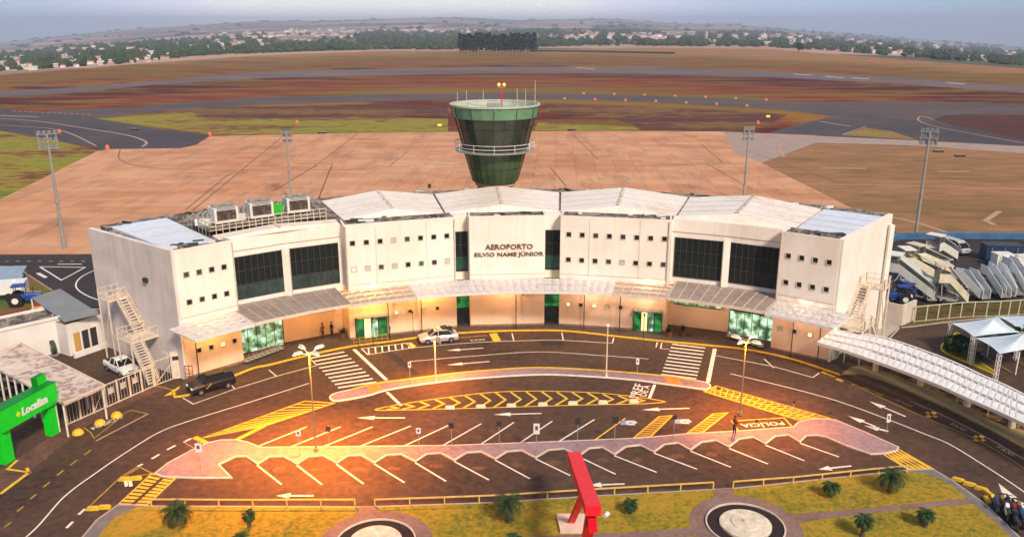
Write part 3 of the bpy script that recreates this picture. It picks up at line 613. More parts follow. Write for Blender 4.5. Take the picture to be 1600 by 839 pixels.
dk.build('asphalt_stain', kind='structure')
# accessible bay symbols
mk = MB()
for x, y in ((985, 662), (1070, 660)):
    c = G(x, y); M_b = mat('blue_marking', (.20, .30, .48), .6, .15, 2)
    disc(mk, (c.x, c.y+.1), .22, .38, Z+.004, M_white, 20)
    for d in ((-.05, .65, .12, .2), ): mk.quad((c.x+.25, c.y+.15, Z+.004), (c.x+.6, c.y+.05, Z+.004), (c.x+.6, c.y+.35, Z+.004), (c.x+.3, c.y+.45, Z+.004), M_white)
    mk.quad((c.x-.9, c.y-.2, Z), (c.x+.4, c.y-.35, Z), (c.x+.5, c.y+.7, Z), (c.x-.8, c.y+.6, Z), M_b)
mk.build('road_marking', kind='structure')
# red stained pavement along the left fence
struct('fence_pavement', [[(-60, 800), (0, 771), (47, 737), (131, 668), (200, 632), (262, 606), (241, 602), (106, 664), (0, 735), (-60, 770)]], M_redwalk, .03)

# ================================================================== TERMINAL
TERM = empty('airport_terminal', (CX, CY+55, 0), label='long curved cream airport terminal with the airport name on its middle block', cat='airport terminal')
RF, RB, HB = 47.1, 62.0, 13.1
def part(mb, name, parent=TERM, **k):
    o = mb.build(name, parent, **k)
    p = parent; off = Vector((0, 0, 0))
    while p: off += Vector(p.location); p = p.parent
    if off.length: o.data.transform(Matrix.Translation(-off))
    return o
def slab(a0, a1, r0, r1, z0, z1, m, mb, n=1, mtop=None):
    P = [PC(a0+(a1-a0)*i/n, r0) for i in range(n+1)]+[PC(a1+(a0-a1)*i/n, r1) for i in range(n+1)]
    mb.prism([(p.x, p.y) for p in P], z0, z1, m, mtop)
BLK = [(-47.9, -40.6, 'L'), (-26.1, -11.0, 'CL'), (-9.05, 1.5, 'C'), (3.6, 18.6, 'CR'), (33.0, 40.4, 'R')]
REC = [(-40.6, -26.1), (-11.0, -9.05), (1.5, 3.6), (18.6, 33.0)]
ROFF = 60.5
for a0, a1, nm in BLK:
    mb = MB(); slab(a0, a1, RF, 50.5, 5.9, HB, M_wall, mb, mtop=M_stain); part(mb, 'facade_block')
    mb = MB(); slab(a0, a1, RF, 50.5, 0, 5.898, M_wall_low, mb); part(mb, 'ground_floor_wall')
    # parapet rim
    mb = MB(); a_, b_ = PC(a0, RF), PC(a1, RF); d = (b_-a_).normalized(); n = Vector((-d.y, d.x, 0))
    for p, q_ in ((a_, b_), (a_+n*.12, a_+n*2.6), (b_+n*.12, b_+n*2.6)): 
        mb.bar(p+n*.10+Vector((0, 0, HB+.10)), q_+n*.10+Vector((0, 0, HB+.10)), .2, .24, M_wall)
    part(mb, 'parapet')
    mb = MB()
    for z in (6.45,): mb.bar(a_-n*.012+Vector((0, 0, z)), b_-n*.012+Vector((0, 0, z)), .03, .05, mat('joint_line', (.42, .34, .30), .8, .1))  # darker strip drawn along the groove of the wall joint
    if nm in ('CL', 'CR'):
        for s_ in (.27, .73):
            p = a_.lerp(b_, s_)-n*.012; mb.bar(p+Vector((0, 0, 6)), p+Vector((0, 0, 13)), .03, .04, MATS['joint_line'])
    part(mb, 'wall_joint')
for a0, a1 in REC:
    n = 2 if a1-a0 > 5 else 1
    mb = MB(); slab(a0, a1, 48.9, 50.6, 5.4, HB, M_wall, mb, n); part(mb, 'recessed_wall')
    mb = MB(); slab(a0, a1, 49.9, 50.7, 0, 5.4, M_wall_low, mb, n); part(mb, 'recessed_ground_floor_wall')
# body behind and end walls
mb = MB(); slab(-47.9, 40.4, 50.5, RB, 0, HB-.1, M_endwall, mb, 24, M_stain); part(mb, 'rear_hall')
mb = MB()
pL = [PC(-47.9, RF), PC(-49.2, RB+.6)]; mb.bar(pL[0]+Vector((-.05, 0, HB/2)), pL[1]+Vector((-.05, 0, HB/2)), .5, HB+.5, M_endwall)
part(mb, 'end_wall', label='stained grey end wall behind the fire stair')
mb = MB(); pR = [PC(40.4, RF), PC(40.4, RB+.8)]; mb.bar(pR[0]+Vector((.05, 0, HB/2)), pR[1]+Vector((.05, 0, HB/2)), .5, HB+.5, M_wall)
mb.bar(PC(40.4, RB-.3)+Vector((.3, 0, HB/2-.35)), PC(41.0, RB-.9)+Vector((.3, 0, HB/2-.35)), .5, HB-.7, M_wall)
part(mb, 'end_wall', label='clean cream end wall')
# downpipes
for a in (-40.75, -26.0, -11.15, 18.45, 33.15):
    mb = MB(); p = PC(a, RF-.12); mb.tube(p+Vector((0, 0, 5.9)), p+Vector((0, 0, HB)), .07, .07, mat('downpipe', (.5, .44, .40), .6, .2, 2), 6); part(mb, 'downpipe')
for a0, a1, nm in BLK:
    a_, b_ = PC(a0, RF), PC(a1, RF); d = (b_-a_).normalized(); n = Vector((d.y, -d.x, 0))
    mb = MB(); mb.bar(a_+n*.02+Vector((0, 0, .24)), b_+n*.02+Vector((0, 0, .24)), .06, .24, mat('base_course', (.22, .14, .10), .85, .35, 2)); part(mb, 'base_course')
# roof
mb = MB(); slab(-48, 40.3, RB-.6, RB+1.4, HB-1.0, HB+.12, M_stain, mb, 30); part(mb, 'rear_gutter')
def roof(a0, a1, m, ridge=True, r0=50.4, r1=61.2, zr=.95, nm='roof_panel'):
    mb = MB(); am = (a0+a1)/2; g = .14; z0 = HB+.03
    A, B, C_, D = PC(a0+g, r0, z0), PC(am, r0, z0+(zr*.8 if ridge else .0)), PC(a1-g, r0, z0), None
    A2, B2, C2_ = PC(a0+g, r1, z0+.12), PC(am, r1, z0+(zr if ridge else .12)), PC(a1-g, r1, z0+.12)
    mb.add([A, B, C_, A2, B2, C2_, (A.x, A.y, HB-.1), (C_.x, C_.y, HB-.1), (A2.x, A2.y, HB-.1), (C2_.x, C2_.y, HB-.1)],
           [(0, 1, 4, 3), (1, 2, 5, 4), (6, 7, 2, 1, 0), (9, 8, 3, 4, 5), (8, 6, 0, 3), (7, 9, 5, 2)], m)
    # seams and ridge cap
    rm = mat('roof_seam', (.50, .44, .40), .6, .2, 2)
    if ridge:
        for k_ in range(9): 
            p = B.lerp(B2, (k_+.5)/9); mb.box((p.x, p.y, p.z+.05), (.35, .5, .1), rm, rz=random.random())
    for s_ in (.2, .45, .7):
        for P, Q in ((A.lerp(A2, s_), B.lerp(B2, s_)), (B.lerp(B2, s_), C_.lerp(C2_, s_))): mb.bar(P+Vector((0, 0, .02)), Q+Vector((0, 0, .02)), .05, .03, rm)
    part(mb, nm)
for a0, a1 in ((-25.3, -11.9), (-11.9, 3.45), (3.45, 18.8), (18.8, 33.8)): roof(a0, a1, M_roofw)
roof(33.8, 40.2, M_roofb, False); roof(-47.7, -41.8, M_roofb, False, 48.6, 62)
roof(-41.5, -26.0, M_roofw, True, 49.1, 50.6, .4)
# windows
M_blind = mat('pale_blind', (.50, .47, .38), .6, .2, 1)
def window(c, d, n, wd, ht, pane, fm=M_frame, mull=0, parent=TERM, fr=.05, rows=0):
    """c centre on wall, d along wall, n outward"""
    mb = MB(); z = Vector((0, 0, 1)); c = Vector(c)
    P = lambda x, y, o: c+d*x+z*y+n*o
    for x in (-1, 1): mb.bar(P(x*wd/2, -ht/2, .03), P(x*wd/2, ht/2, .03), fr*1.6, .09, fm)
    for y in (-1, 1): mb.bar(P(-wd/2, y*ht/2, .03), P(wd/2, y*ht/2, .03), .09, fr*1.6, fm)
    for i in range(mull): x = -wd/2+wd*(i+1)/(mull+1); mb.bar(P(x, -ht/2, .04), P(x, ht/2, .04), fr, .07, fm)
    for i in range(rows): y = -ht/2+ht*(i+1)/(rows+1); mb.bar(P(-wd/2, y, .04), P(wd/2, y, .04), .07, fr, fm)
    o = part(mb, 'window', parent)
    mb = MB(); mb.quad(P(-wd/2, -ht/2, .012), P(wd/2, -ht/2, .012), P(wd/2, ht/2, .012), P(-wd/2, ht/2, .012), pane)
    me_o = mb.build('pane', o); off = Vector((0, 0, 0)); p_ = o.parent
    while p_: off += Vector(p_.location); p_ = p_.parent
    me_o.data.transform(Matrix.Translation(-off)); return o
def wall_frame(a0, a1, r):
    a_, b_ = PC(a0, r), PC(a1, r); d = (b_-a_).normalized(); return a_, b_, d, Vector((d.y, -d.x, 0))
def on_wall(a0, a1, r, a):
    a_, b_, d, n = wall_frame(a0, a1, r); return a_.lerp(b_, (a-a0)/(a1-a0)), d, n
def row(blk, aa, z, panes, s_=.56):
    a0, a1 = blk[:2]
    for i, a in enumerate(aa):
        p, d, n = on_wall(a0, a1, RF, a); window((p.x, p.y, z), d, n, s_, s_, panes.get(i, M_glass), mat('window_trim', (.50, .45, .40), .6, .1), fr=.04)
lin = lambda a, b_, n: [a+(b_-a)*i/(n-1) for i in range(n)]
G2 = M_glass2
row(BLK[1], lin(-25.1, -12.2, 8), 11.22, {3: M_blind, 4: G2}); row(BLK[1], lin(-25.1, -12.2, 8), 8.27, {0: M_wall, 1: M_blind, 2: G2, 3: M_blind, 5: M_green_gl, 6: G2, 7: M_blind})
row(BLK[3], lin(4.8, 17.9, 8), 11.17, {4: G2, 2: G2}); row(BLK[3], lin(4.8, 17.9, 8), 8.2, {4: M_blind, 3: G2, 7: G2})
row(BLK[0], lin(-46.7, -42.0, 4), 10.75, {0: G2, 1: G2}); row(BLK[0], lin(-46.7, -42.0, 4), 7.95, {1: G2})
row(BLK[4], lin(34.2, 39.3, 4), 10.82, {}); row(BLK[4], lin(34.2, 39.3, 4), 7.92, {})
row(BLK[0], lin(-46.2, -41.6, 4), 2.75, {2: M_lit_w}, .5); row(BLK[4], [34.0, 35.9, 37.9], 2.7, {2: M_lit_w, 0: M_blind}, .5)
row(BLK[1], [-19.6, -17.7, -15.7, -13.8], 2.75, {0: M_lit_w, 2: M_blind}, .42); row(BLK[3], [4.9, 6.7, 8.6, 10.4, 12.3], 2.8, {0: M_lit_w, 2: M_lit_w, 1: G2, 3: M_blind}, .46)
# big glazing of the recesses: upper floor
for a0, a1 in ((-40.6, -26.1), (18.6, 33.0)):
    am = (a0+a1)/2
    for b0, b1 in ((a0, am), (am, a1)):
        pa, d, n = on_wall(b0, b1, 48.9, (b0+b1)/2); wd = (PC(b0, 48.9)-PC(b1, 48.9)).length
        w_ = window((pa.x, pa.y, 8.7), d, n, wd-.75, 4.55, M_glass, M_frame, 7, fr=.05, rows=2)
        if a0 < 0:
            mb = MB(); z_ = Vector((0, 0, 1)); c = Vector((pa.x, pa.y, 7.2))
            mb.quad(c-d*(wd/2-.45)-z_*.75+n*.02, c+d*(wd/2-.45)-z_*.75+n*.02, c+d*(wd/2-.45)+z_*.75+n*.02, c-d*(wd/2-.45)+z_*.75+n*.02, G2)
            part(mb, 'lower_glass_band')
    p, d, n = on_wall(a0, am, 48.9, am); mb = MB(); mb.bar(p+Vector((0, 0, 5.5))+n*.18, p+Vector((0, 0, 11.2))+n*.18, .75, .4, M_wall); part(mb, 'pier')
    mb = MB()
    for b0, b1 in ((a0, am), (am, a1)): mb.bar(PC(b0, 48.86, 11.65), PC(b1, 48.86, 11.65), .04, .07, MATS['joint_line'])
    part(mb, 'wall_joint')
for a0, a1 in REC[1:3]:
    p, d, n = on_wall(a0, a1, 48.9, (a0+a1)/2); wd = (PC(a0, 48.9)-PC(a1, 48.9)).length-.1
    window((p.x, p.y, 8.8), d, n, wd, 4.7, M_glass, M_frame, 1, rows=2)
    mb = MB(); c = Vector((p.x, p.y, 7.4))+n*.02; z_ = Vector((0, 0, 1)); mb.quad(c-d*wd/2-z_*.8, c+d*wd/2-z_*.8, c+d*wd/2+z_*.8, c-d*wd/2+z_*.8, mat('teal_glass', (.01, .07, .05), .2, .3, 2)); part(mb, 'lower_glass_band')
    p, d, n = on_wall(a0, a1, 49.9, (a0+a1)/2); w2 = (PC(a0, 49.9)-PC(a1, 49.9)).length-.1
    c = Vector((p.x, p.y, 0))+n*1.6
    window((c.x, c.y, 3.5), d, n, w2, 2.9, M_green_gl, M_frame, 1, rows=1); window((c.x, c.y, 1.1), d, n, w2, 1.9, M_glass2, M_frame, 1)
    window((c.x, c.y, 5.2), d, n, w2, .7, M_lit_w, M_frame, 1)
# lit glazed entrances in the wings
def glaz(a0, a1, b0, b1, r, z0, z1, pane, mull, rows=0, fm=M_frame):
    pa = PC(b0, r); pb = PC(b1, r); d = (pb-pa).normalized(); n = Vector((d.y, -d.x, 0)); c = (pa+pb)/2+n*.06
    return window((c.x, c.y, (z0+z1)/2), d, n, (pb-pa).length, z1-z0, pane, fm, mull, rows=rows)
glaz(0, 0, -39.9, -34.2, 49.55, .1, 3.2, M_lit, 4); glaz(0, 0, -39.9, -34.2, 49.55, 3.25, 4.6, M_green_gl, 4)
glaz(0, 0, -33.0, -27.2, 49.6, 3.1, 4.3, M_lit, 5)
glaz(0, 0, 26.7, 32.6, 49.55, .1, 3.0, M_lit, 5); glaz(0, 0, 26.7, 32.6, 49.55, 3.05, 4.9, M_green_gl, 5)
glaz(0, 0, 19.3, 25.6, 49.6, 2.9, 4.3, M_lit, 5)
# green glass doors of the middle blocks
for blk, b0, b1 in ((BLK[1], -25.3, -21.0), (BLK[3], 14.2, 18.1)):
    a0, a1 = blk[:2]; am = (b0+b1)/2
    p, d, n = on_wall(a0, a1, RF, am); wd = (PC(b0, RF)-PC(b1, RF)).length
    o = MB(); o.bar(p+n*.35+Vector((0, 0, 2.75))-d*wd/2, p+n*.35+Vector((0, 0, 2.75))+d*wd/2, .9, .14, M_gmet); door = part(o, 'entrance_door')
    off = Vector(TERM.location)
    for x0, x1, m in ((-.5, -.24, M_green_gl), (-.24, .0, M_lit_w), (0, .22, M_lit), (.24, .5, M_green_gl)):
        mb = MB(); A = p+n*.06+d*wd*x0; B = p+n*.06+d*wd*x1
        mb.quad(A, B, B+Vector((0, 0, 2.6)), A+Vector((0, 0, 2.6)), m)
        for P in (A, B): mb.bar(P+n*.03, P+n*.03+Vector((0, 0, 2.66)), .08, .08, M_frame)
        q_ = mb.build('door_leaf', door); q_.data.transform(Matrix.Translation(-off))
# lettering
a0, a1 = BLK[2][:2]; p, d, n = on_wall(a0, a1, RF, -3.55)
for txt, z, hh, wd in (('AEROPORTO', 9.72, .62, 5.5), ('SILVIO NAME JÚNIOR', 8.82, .74, 8.0)):
    vs, fs = text_mesh(txt, hh, wd, extrude=.05, bold=.022); mb = MB()
    mb.add([p+d*v.x+Vector((0, 0, z+v.y))+n*(v.z+.06) for v in vs], fs, mat('brown_letters', (.16, .09, .05), .6, .2, 3)); part(mb, 'sign_lettering')
# canopies (flat, 5 m deep)
def pergola(a0, a1, r0, r1, z, m, name, fill=.8, step=1.45, rows=3, bm_=M_wmet, hump=.04):
    n = max(2, round((a1-a0)/step)); f_ = MB(); pn = MB()
    for i in range(n+1):
        a = a0+(a1-a0)*i/n; f_.bar(PC(a, r0, z), PC(a, r1, z), .10, .16, bm_)
    for j in range(rows+1):
        r = r0+(r1-r0)*j/rows
        for i in range(n): f_.bar(PC(a0+(a1-a0)*i/n, r, z-.02), PC(a0+(a1-a0)*(i+1)/n, r, z-.02), .14 if j else .24, .16 if j else .28, bm_)
    for i in range(n):
        for j in range(rows):
            b0 = a0+(a1-a0)*(i+.04)/n; b1 = a0+(a1-a0)*(i+.96)/n; q0 = r0+(r1-r0)*(j+.04)/rows; dr = (r1-r0)/rows
            q1 = q0+dr*fill*random.uniform(.93, 1.04); K = 4
            for k_ in range(K):
                c0, c1 = b0+(b1-b0)*k_/K, b0+(b1-b0)*(k_+1)/K; h0, h1 = hump*sin(pi*k_/K), hump*sin(pi*(k_+1)/K)
                pn.quad(PC(c0, q0, z+.10+h0), PC(c1, q0, z+.10+h1), PC(c1, q1, z+.14+h1), PC(c0, q1, z+.14+h0), m)
    o = part(f_, name); off = Vector(TERM.location); q_ = pn.build('roof_slats', o); q_.data.transform(Matrix.Translation(-off)); return o
def sheetcan(a0, a1, r0, r1, z, name='entrance_canopy'):
    mb = MB(); n = max(2, round((a1-a0)/1.5))
    for i in range(n): slab(a0+(a1-a0)*i/n, a0+(a1-a0)*(i+1)/n, r0, r1, z, z+.14, M_can_gr, mb)
    for i in range(n+1):
        a = a0+(a1-a0)*i/n; mb.bar(PC(a, r0, z+.17), PC(a, r1, z+.17), .05, .08, M_cream)
    mb.bar(PC(a0, r0, z+.05), PC(a0, r1, z+.05), .12, .22, M_cream)
    for i in range(n): mb.bar(PC(a0+(a1-a0)*i/n, r0-.05, z+.05), PC(a0+(a1-a0)*(i+1)/n, r0-.05, z+.05), .12, .3, M_cream)
    part(mb, name)
ZC = 5.75
pergola(-49.6, -41.3, 42.3, 46.9, ZC, M_can_w, 'entrance_canopy', .58, rows=4); sheetcan(-41.2, -27.3, 42.3, 48.8, ZC)
pergola(-27.2, -17.9, 42.2, 46.9, ZC, M_can_b, 'entrance_canopy', .50, 1.3, 3, M_cream)
pergola(-17.7, 11.4, 42.2, 46.9, ZC, M_can_w, 'entrance_canopy', .93, 1.12, 2, hump=.07)
pergola(11.6, 19.4, 42.2, 46.9, ZC, M_can_b, 'entrance_canopy', .50, 1.2, 3, M_cream); sheetcan(19.6, 33.4, 42.2, 48.8, ZC)
pergola(33.6, 43.0, 42.0, 46.9, ZC, M_can_w, 'entrance_canopy', .58, 1.3, 3)
mb = MB()
for a, r in ((-39.5, 43.2), (-33.5, 43.4), (-27.5, 43.4), (-20.9, 45.9), (-16.2, 45.9), (-2.6, 45.9), (7.2, 45.9), (10.8, 45.9), (19.6, 43.6), (26, 43.6), (33.4, 43.6), (36, 45.9)):
    pass
for a in (-47, -20.9, -16.2, -2.6, 7.2, 12.3, 36, 39.5):
    mb = MB(); mb.tube(PC(a, 46.2, .14), PC(a, 46.2, ZC), .06, .05, M_dmet, 8); mb.box(PC(a, 46.2, .2), (.3, .3, .12), M_dmet); part(mb, 'canopy_post')
mb = MB(); p = PC(-1.6, 46.7, 5.1); mb.box(p+Vector((0, -.2, 0)), (.35, .5, 1.6), M_dmet); mb.box(p+Vector((.0, -.25, -.9)), (.25, .3, .3), M_dmet); part(mb, 'wall_lantern')
# lamps that light the pavement under the canopies
def lamp_light(name, loc, e, col, parent, size=.3, spot=None, blend=.8, rot=None):
    ld = bpy.data.lights.new(name, 'SPOT' if spot else 'POINT'); ld.energy = e; ld.color = col; ld.shadow_soft_size = size
    if spot: ld.spot_size = radians(spot); ld.spot_blend = blend
    o = bpy.data.objects.new(name, ld); COL.objects.link(o); o.location = loc
    if rot: o.rotation_euler = rot
    if parent:
        o.parent = parent; off = Vector((0, 0, 0)); p_ = parent
        while p_: off += Vector(p_.location); p_ = p_.parent
        o.location = Vector(loc)-off
    return o
for a, e_, c in ((-45, 480, (1, .50, .08)), (-37, 380, (1, .50, .08)), (-29.5, 620, (1, .40, .04)), (-23, 600, (1, .50, .09)), (-15, 500, (1, .52, .12)), (-4, 380, (1, .52, .2)), (8, 350, (1, .60, .36)), (16, 300, (1, .62, .35)), (23, 350, (1, .5, .2)), (30, 250, (1, .6, .3)), (37, 200, (1, .6, .4))):
    mb = MB(); p = PC(a, 45.2, ZC-.2); mb.lathe([(.16, 0), (.16, .12), (.02, .14)], mat('canopy_lamp', (.8, .7, .5), .4, 0, emit=(1, .75, .4), es=3), (p.x, p.y, p.z-.06), 10, cap=True)
    o = part(mb, 'canopy_lamp'); lamp_light('canopy_lamp_light', (p.x, p.y, p.z-.25), e_, c, None, .25)
# roof plant: a railed platform with three cooling units
def at_roof(a, r, z=HB): return PC(a, r, z)
PL = empty('roof_platform', at_roof(-33.5, 54.2), radians(32), label='brown steel platform carrying the cooling units on the left of the terminal roof', cat='platform')
mb = MB()
def arcbox(mb, a0, a1, r0, r1, z0, z1, m, n=6): slab(a0, a1, r0, r1, z0, z1, m, mb, n)
arcbox(mb, -41.6, -27.2, 50.7, 56.4, HB+.5, HB+.65, M_stain)
def part2(mb, name, parent, **k):
    o = mb.build(name, parent, **k); bpy.context.view_layer.update()
    o.data.transform(parent.matrix_world.inverted()); return o
part2(mb, 'deck', PL)
mb = MB()
for i in range(19):
    a = -41.6+14.4*i/18; p = PC(a, 50.7, HB); mb.bar(p, p+Vector((0, 0, 1.5)), .06, .06, M_cream)
    if i: 
        q_ = PC(a-14.4/18, 50.7, HB)
        for z in (.62, 1.0, 1.45): mb.bar(q_+Vector((0, 0, z)), p+Vector((0, 0, z)), .05, .06, M_cream)
for z in (.6, 1.0, 1.45): mb.bar(PC(-41.6, 50.7, HB+z), PC(-41.6, 56.4, HB+z), .05, .06, M_gmet)
for i in range(7): p = PC(-41.6, 50.7+i*.95, HB); mb.bar(p, p+Vector((0, 0, 1.45)), .06, .06, M_gmet)
part2(mb, 'railing', PL)
def ac_unit(a, r, label):
    c = PC(a, r, HB+.66); o = empty('cooling_unit', c, radians(-a), label=label, cat='air conditioner', group='cooling units on the terminal roof')
    W_, D_, T_ = 2.55, 1.9, 1.6
    mb = MB(); mb.box((0, 0, T_/2+.25), (W_, D_, T_), M_wmet); 
    for x in (-1.1, -.4, .4, 1.1): mb.box((x, -D_/2+.2, .12), (.18, .3, .25), M_dmet)
    mb.build('casing', o)
    mb = MB(); y = -D_/2-.02
    mb.box((0, y, T_/2+.28), (W_-.5, .03, T_-.55), mat('coil', (.06, .045, .03), .7, .3, 3))
    for i in range(12): mb.box((0, y-.03, .6+i*.14), (W_-.5, .03, .03), M_stain)
    mb.build('coil_grille', o)
    for x in (-.62, .62):
        mb = MB(); mb.lathe([(.55, 0), (.62, .22), (.52, .24), (.5, .06), (.1, .06), (.1, .12), (.01, .12)], M_gmet, (x, 0, T_+.25), 16); mb.build('fan', o)
    return o
ac_unit(-38.9, 52.9, 'white boxed cooling unit with brown grille nearest the left end of the roof'); ac_unit(-34.6, 53.1, 'middle of the three white cooling units on the roof'); ac_unit(-30.0, 53.5, 'white cooling unit beside the green tarp, closest to the tower')
for a, r, s_ in ((-41.0, 53.6, 1.1), (-36.8, 53.7, 1.2), (-31.5, 54.6, 1.0)):
    c = PC(a, r, HB+.66); mb = MB(); 
    for k_ in range(3): mb.tube((c.x+k_*.5-.5, c.y, c.z), (c.x+k_*.5-.5, c.y, c.z+s_), .13, .13, M_gmet, 8); mb.tube((c.x+k_*.5-.5, c.y, c.z+s_), (c.x+k_*.5-.5, c.y+1.2, c.z+s_), .13, .13, M_gmet, 8)
    mb.box((c.x, c.y-.1, c.z+.35), (1.5, .5, .7), M_wmet)
    mb.build('pipe_bundle', label='grey pipe bundle between cooling units on the roof', cat='pipes', group='pipe bundles between the cooling units')
c = PC(-32.4, 53.2, HB+.66); mb = MB()
vs = []; 
for j in range(5):
    for i in range(5): vs.append((c.x-.7+i*.35, c.y-.3+j*.25, c.z+.9+.5*sin(i*.8)*sin(j*.8+.5)+random.random()*.15))
for i in range(5): vs.append((c.x-.7+i*.35, c.y-.45, c.z+.1+random.random()*.2))
fs = [(j*5+i, j*5+i+1, j*5+i+6, j*5+i+5) for j in range(4) for i in range(4)]+[(25+i, 26+i, i+1, i) for i in range(4)]
mb.add(vs, fs, mat('green_tarp', (.03, .42, .02), .6, .2, 2)); mb.build('green_tarp', label='crumpled bright green tarp between two cooling units on the roof', cat='tarp')
# small things on the roofs
for a, lab in ((-12.3, 'short roof mast left of the control tower'), (20.0, 'thin roof antenna above the right part of the terminal'), (26.5, 'thin roof antenna over the right wing'), (33.5, 'thin roof antenna near the right end of the terminal'), (-26, 'thin roof antenna behind the right cooling unit')):
    p = PC(a, 61.8, HB); mb = MB(); h_ = 1.1 if a == -12.3 else 3.4; mb.tube(p, p+Vector((0, 0, h_)), .05, .03, M_gmet, 6)
    if a == -12.3: mb.box(p+Vector((0, 0, 1.1)), (.4, .4, .5), M_dmet)
    else: mb.box(p+Vector((0, 0, .2)), (.4, .4, .3), M_gmet)
    mb.build('roof_antenna', label=lab, cat='antenna', group='antennas on the terminal roof')
for i in range(46):
    mb = MB(); a = random.uniform(-47, 40); p = PC(a, random.uniform(61.6, 63), HB+.14); mb.box((p.x, p.y, p.z+.1), (random.uniform(.3, 1.4), random.uniform(.2, .5), random.uniform(.15, .45)), random.choice((M_stain, M_gmet, M_wmet, M_dmet)), rz=random.random()*3)
    part(mb, 'gutter_cover')
for blk in (BLK[1], BLK[2], BLK[3], BLK[0], BLK[4]):
    for i in range(7):
        mb = MB(); p = PC(random.uniform(blk[0]+.9, blk[1]-.9), random.uniform(48, 50), HB+.02); mb.box((p.x, p.y, p.z+.06), (random.uniform(.4, 1.8), random.uniform(.2, .7), random.uniform(.08, .25)), random.choice((M_stain, M_dmet, M_wmet)), rz=random.random()*.6)
        part(mb, 'gutter_cover')

# ================================================================== CONTROL TOWER
TC = Vector((-2.3, 113.0, 0))
TW = empty('control_tower', TC, label='green glass control tower, wider at the top, standing behind the terminal roof', cat='control tower')
M_tg = mat('tower_green_glass', (.060, .095, .040), .32, .3, .35, spec=.5); M_tg2 = mat('tower_dark_glass', (.030, .038, .022), .25, .4, .5, spec=.5); M_rim = mat('tower_pale_green', (.13, .27, .16), .5, .15, 1)
N = 24
rad = lambda z: 3.0+(5.55-3.0)*((z-13.4)/(22.7-13.4))**.93 if z > 13.4 else 3.0
mb = MB(); mb.lathe([(2.5, 0), (2.5, 13.0), (2.75, 13.1), (2.75, 13.6), (3.0, 13.6)], mat('tower_base_stone', (.52, .34, .18), .8, .25, 1.5), n=N); mb.build('shaft', TW)
mb = MB(); mb.lathe([(rad(z), z) for z in (13.6, 15, 16.4, 17.6)], M_tg, n=N); mb.build('lower_cladding', TW)
mb = MB(); mb.lathe([(rad(17.6), 17.6), (rad(18), 18.0), (rad(20), 20), (rad(22.2), 22.2)], M_tg2, n=N); mb.build('cab_glass', TW)
mb = MB()
for i in range(N):
    a = 2*pi*i/N
    pts = [Vector((rad(z)*cos(a)*1.006, rad(z)*sin(a)*1.006, z)) for z in (13.6, 17.6, 22.2)]
    for p, q_ in zip(pts, pts[1:]): mb.bar(p, q_, .05, .05, M_tg2)
for z in (15.6, 21.0):
    for i in range(N):
        a, b_ = 2*pi*i/N, 2*pi*(i+1)/N; r = rad(z)*1.006; mb.bar((r*cos(a), r*sin(a), z), (r*cos(b_), r*sin(b_), z), .05, .07, M_tg2)
mb.build('mullion', TW)
mb = MB(); mb.lathe([(rad(22.2), 22.2), (5.62, 22.3), (5.95, 23.75)], M_rim, n=N)
for i in range(0, N, 2): a = 2*pi*i/N; mb.bar((5.68*cos(a), 5.68*sin(a), 22.35), (5.97*cos(a), 5.97*sin(a), 23.7), .07, .06, M_tg2)
mb.build('rim_panels', TW)
mb = MB(); mb.lathe([(5.95, 23.75), (6.08, 23.78), (6.08, 24.0), (5.8, 24.0), (5.75, 23.7), (5.6, 22.9)], mat('tower_rim_white', (.40, .47, .40), .6, .12, 1), n=N*2); mb.build('rim', TW)
mb = MB(); mb.lathe([(5.62, 22.9), (.05, 23.05)], mat('tower_roof', (.40, .37, .34), .8, .25, 1), n=N); mb.build('roof_deck', TW)
mb = MB(); rg_ = 5.35
mb.lathe([(rad(17.85), 17.8), (rg_, 17.8), (rg_, 17.95), (rad(17.85), 17.95)], M_gmet, n=N); mb.build('gallery', TW)
mb = MB()
for i in range(N):
    a, b_ = 2*pi*i/N, 2*pi*(i+1)/N
    if i % 2 == 0: mb.bar((rg_*cos(a), rg_*sin(a), 17.9), (rg_*cos(a), rg_*sin(a), 19.0), .05, .05, M_wmet)
    for z in (18.45, 18.95): mb.bar((rg_*cos(a), rg_*sin(a), z), (rg_*cos(b_), rg_*sin(b_), z), .05, .06, M_wmet)
mb.build('gallery_railing', TW)
mb = MB()
for i in range(N):
    a, b_ = 2*pi*i/N, 2*pi*(i+1)/N; mb.bar((3.6*cos(a), 3.6*sin(a), 24.0), (3.6*cos(b_), 3.6*sin(b_), 24.0), .05, .06, M_gmet)
    if i % 3 == 0: mb.bar((3.6*cos(a), 3.6*sin(a), 23), (3.6*cos(a), 3.6*sin(a), 24.0), .05, .05, M_gmet)
mb.build('roof_railing', TW)
mb = MB(); mb.box((-1.4, -3.2, 23.4), (.9, .7, .7), mat('dark_box', (.08, .03, .03), .7, .2)); mb.box((1.7, -3.4, 23.35), (.7, .6, .6), MATS['dark_box']); mb.build('roof_equipment', TW); mb = MB(); mb.box((0, .5, 23.5), (2.2, 1.6, .9), M_gmet); mb.build('roof_equipment', TW)
for x, y, h_ in ((-4.9, -1.5, 1.6), (-3.6, -3, 1.9), (4.1, -1, 1.9), (6-.6, 1, 3.0), (-1.6, 2, 1.6), (3.0, 2.5, 1.8)):
    mb = MB(); mb.tube((x, y, 23), (x, y, 24+h_), .05, .03, M_cream, 6); mb.build('antenna', TW)
mb = MB(); mb.tube((.9, 1.2, 23), (.9, 1.2, 26.0), .09, .06, M_red, 8); mb.box((.9, 1.2, 26.0), (1.1, .12, .1), M_gmet); mb.build('beacon_mast', TW)
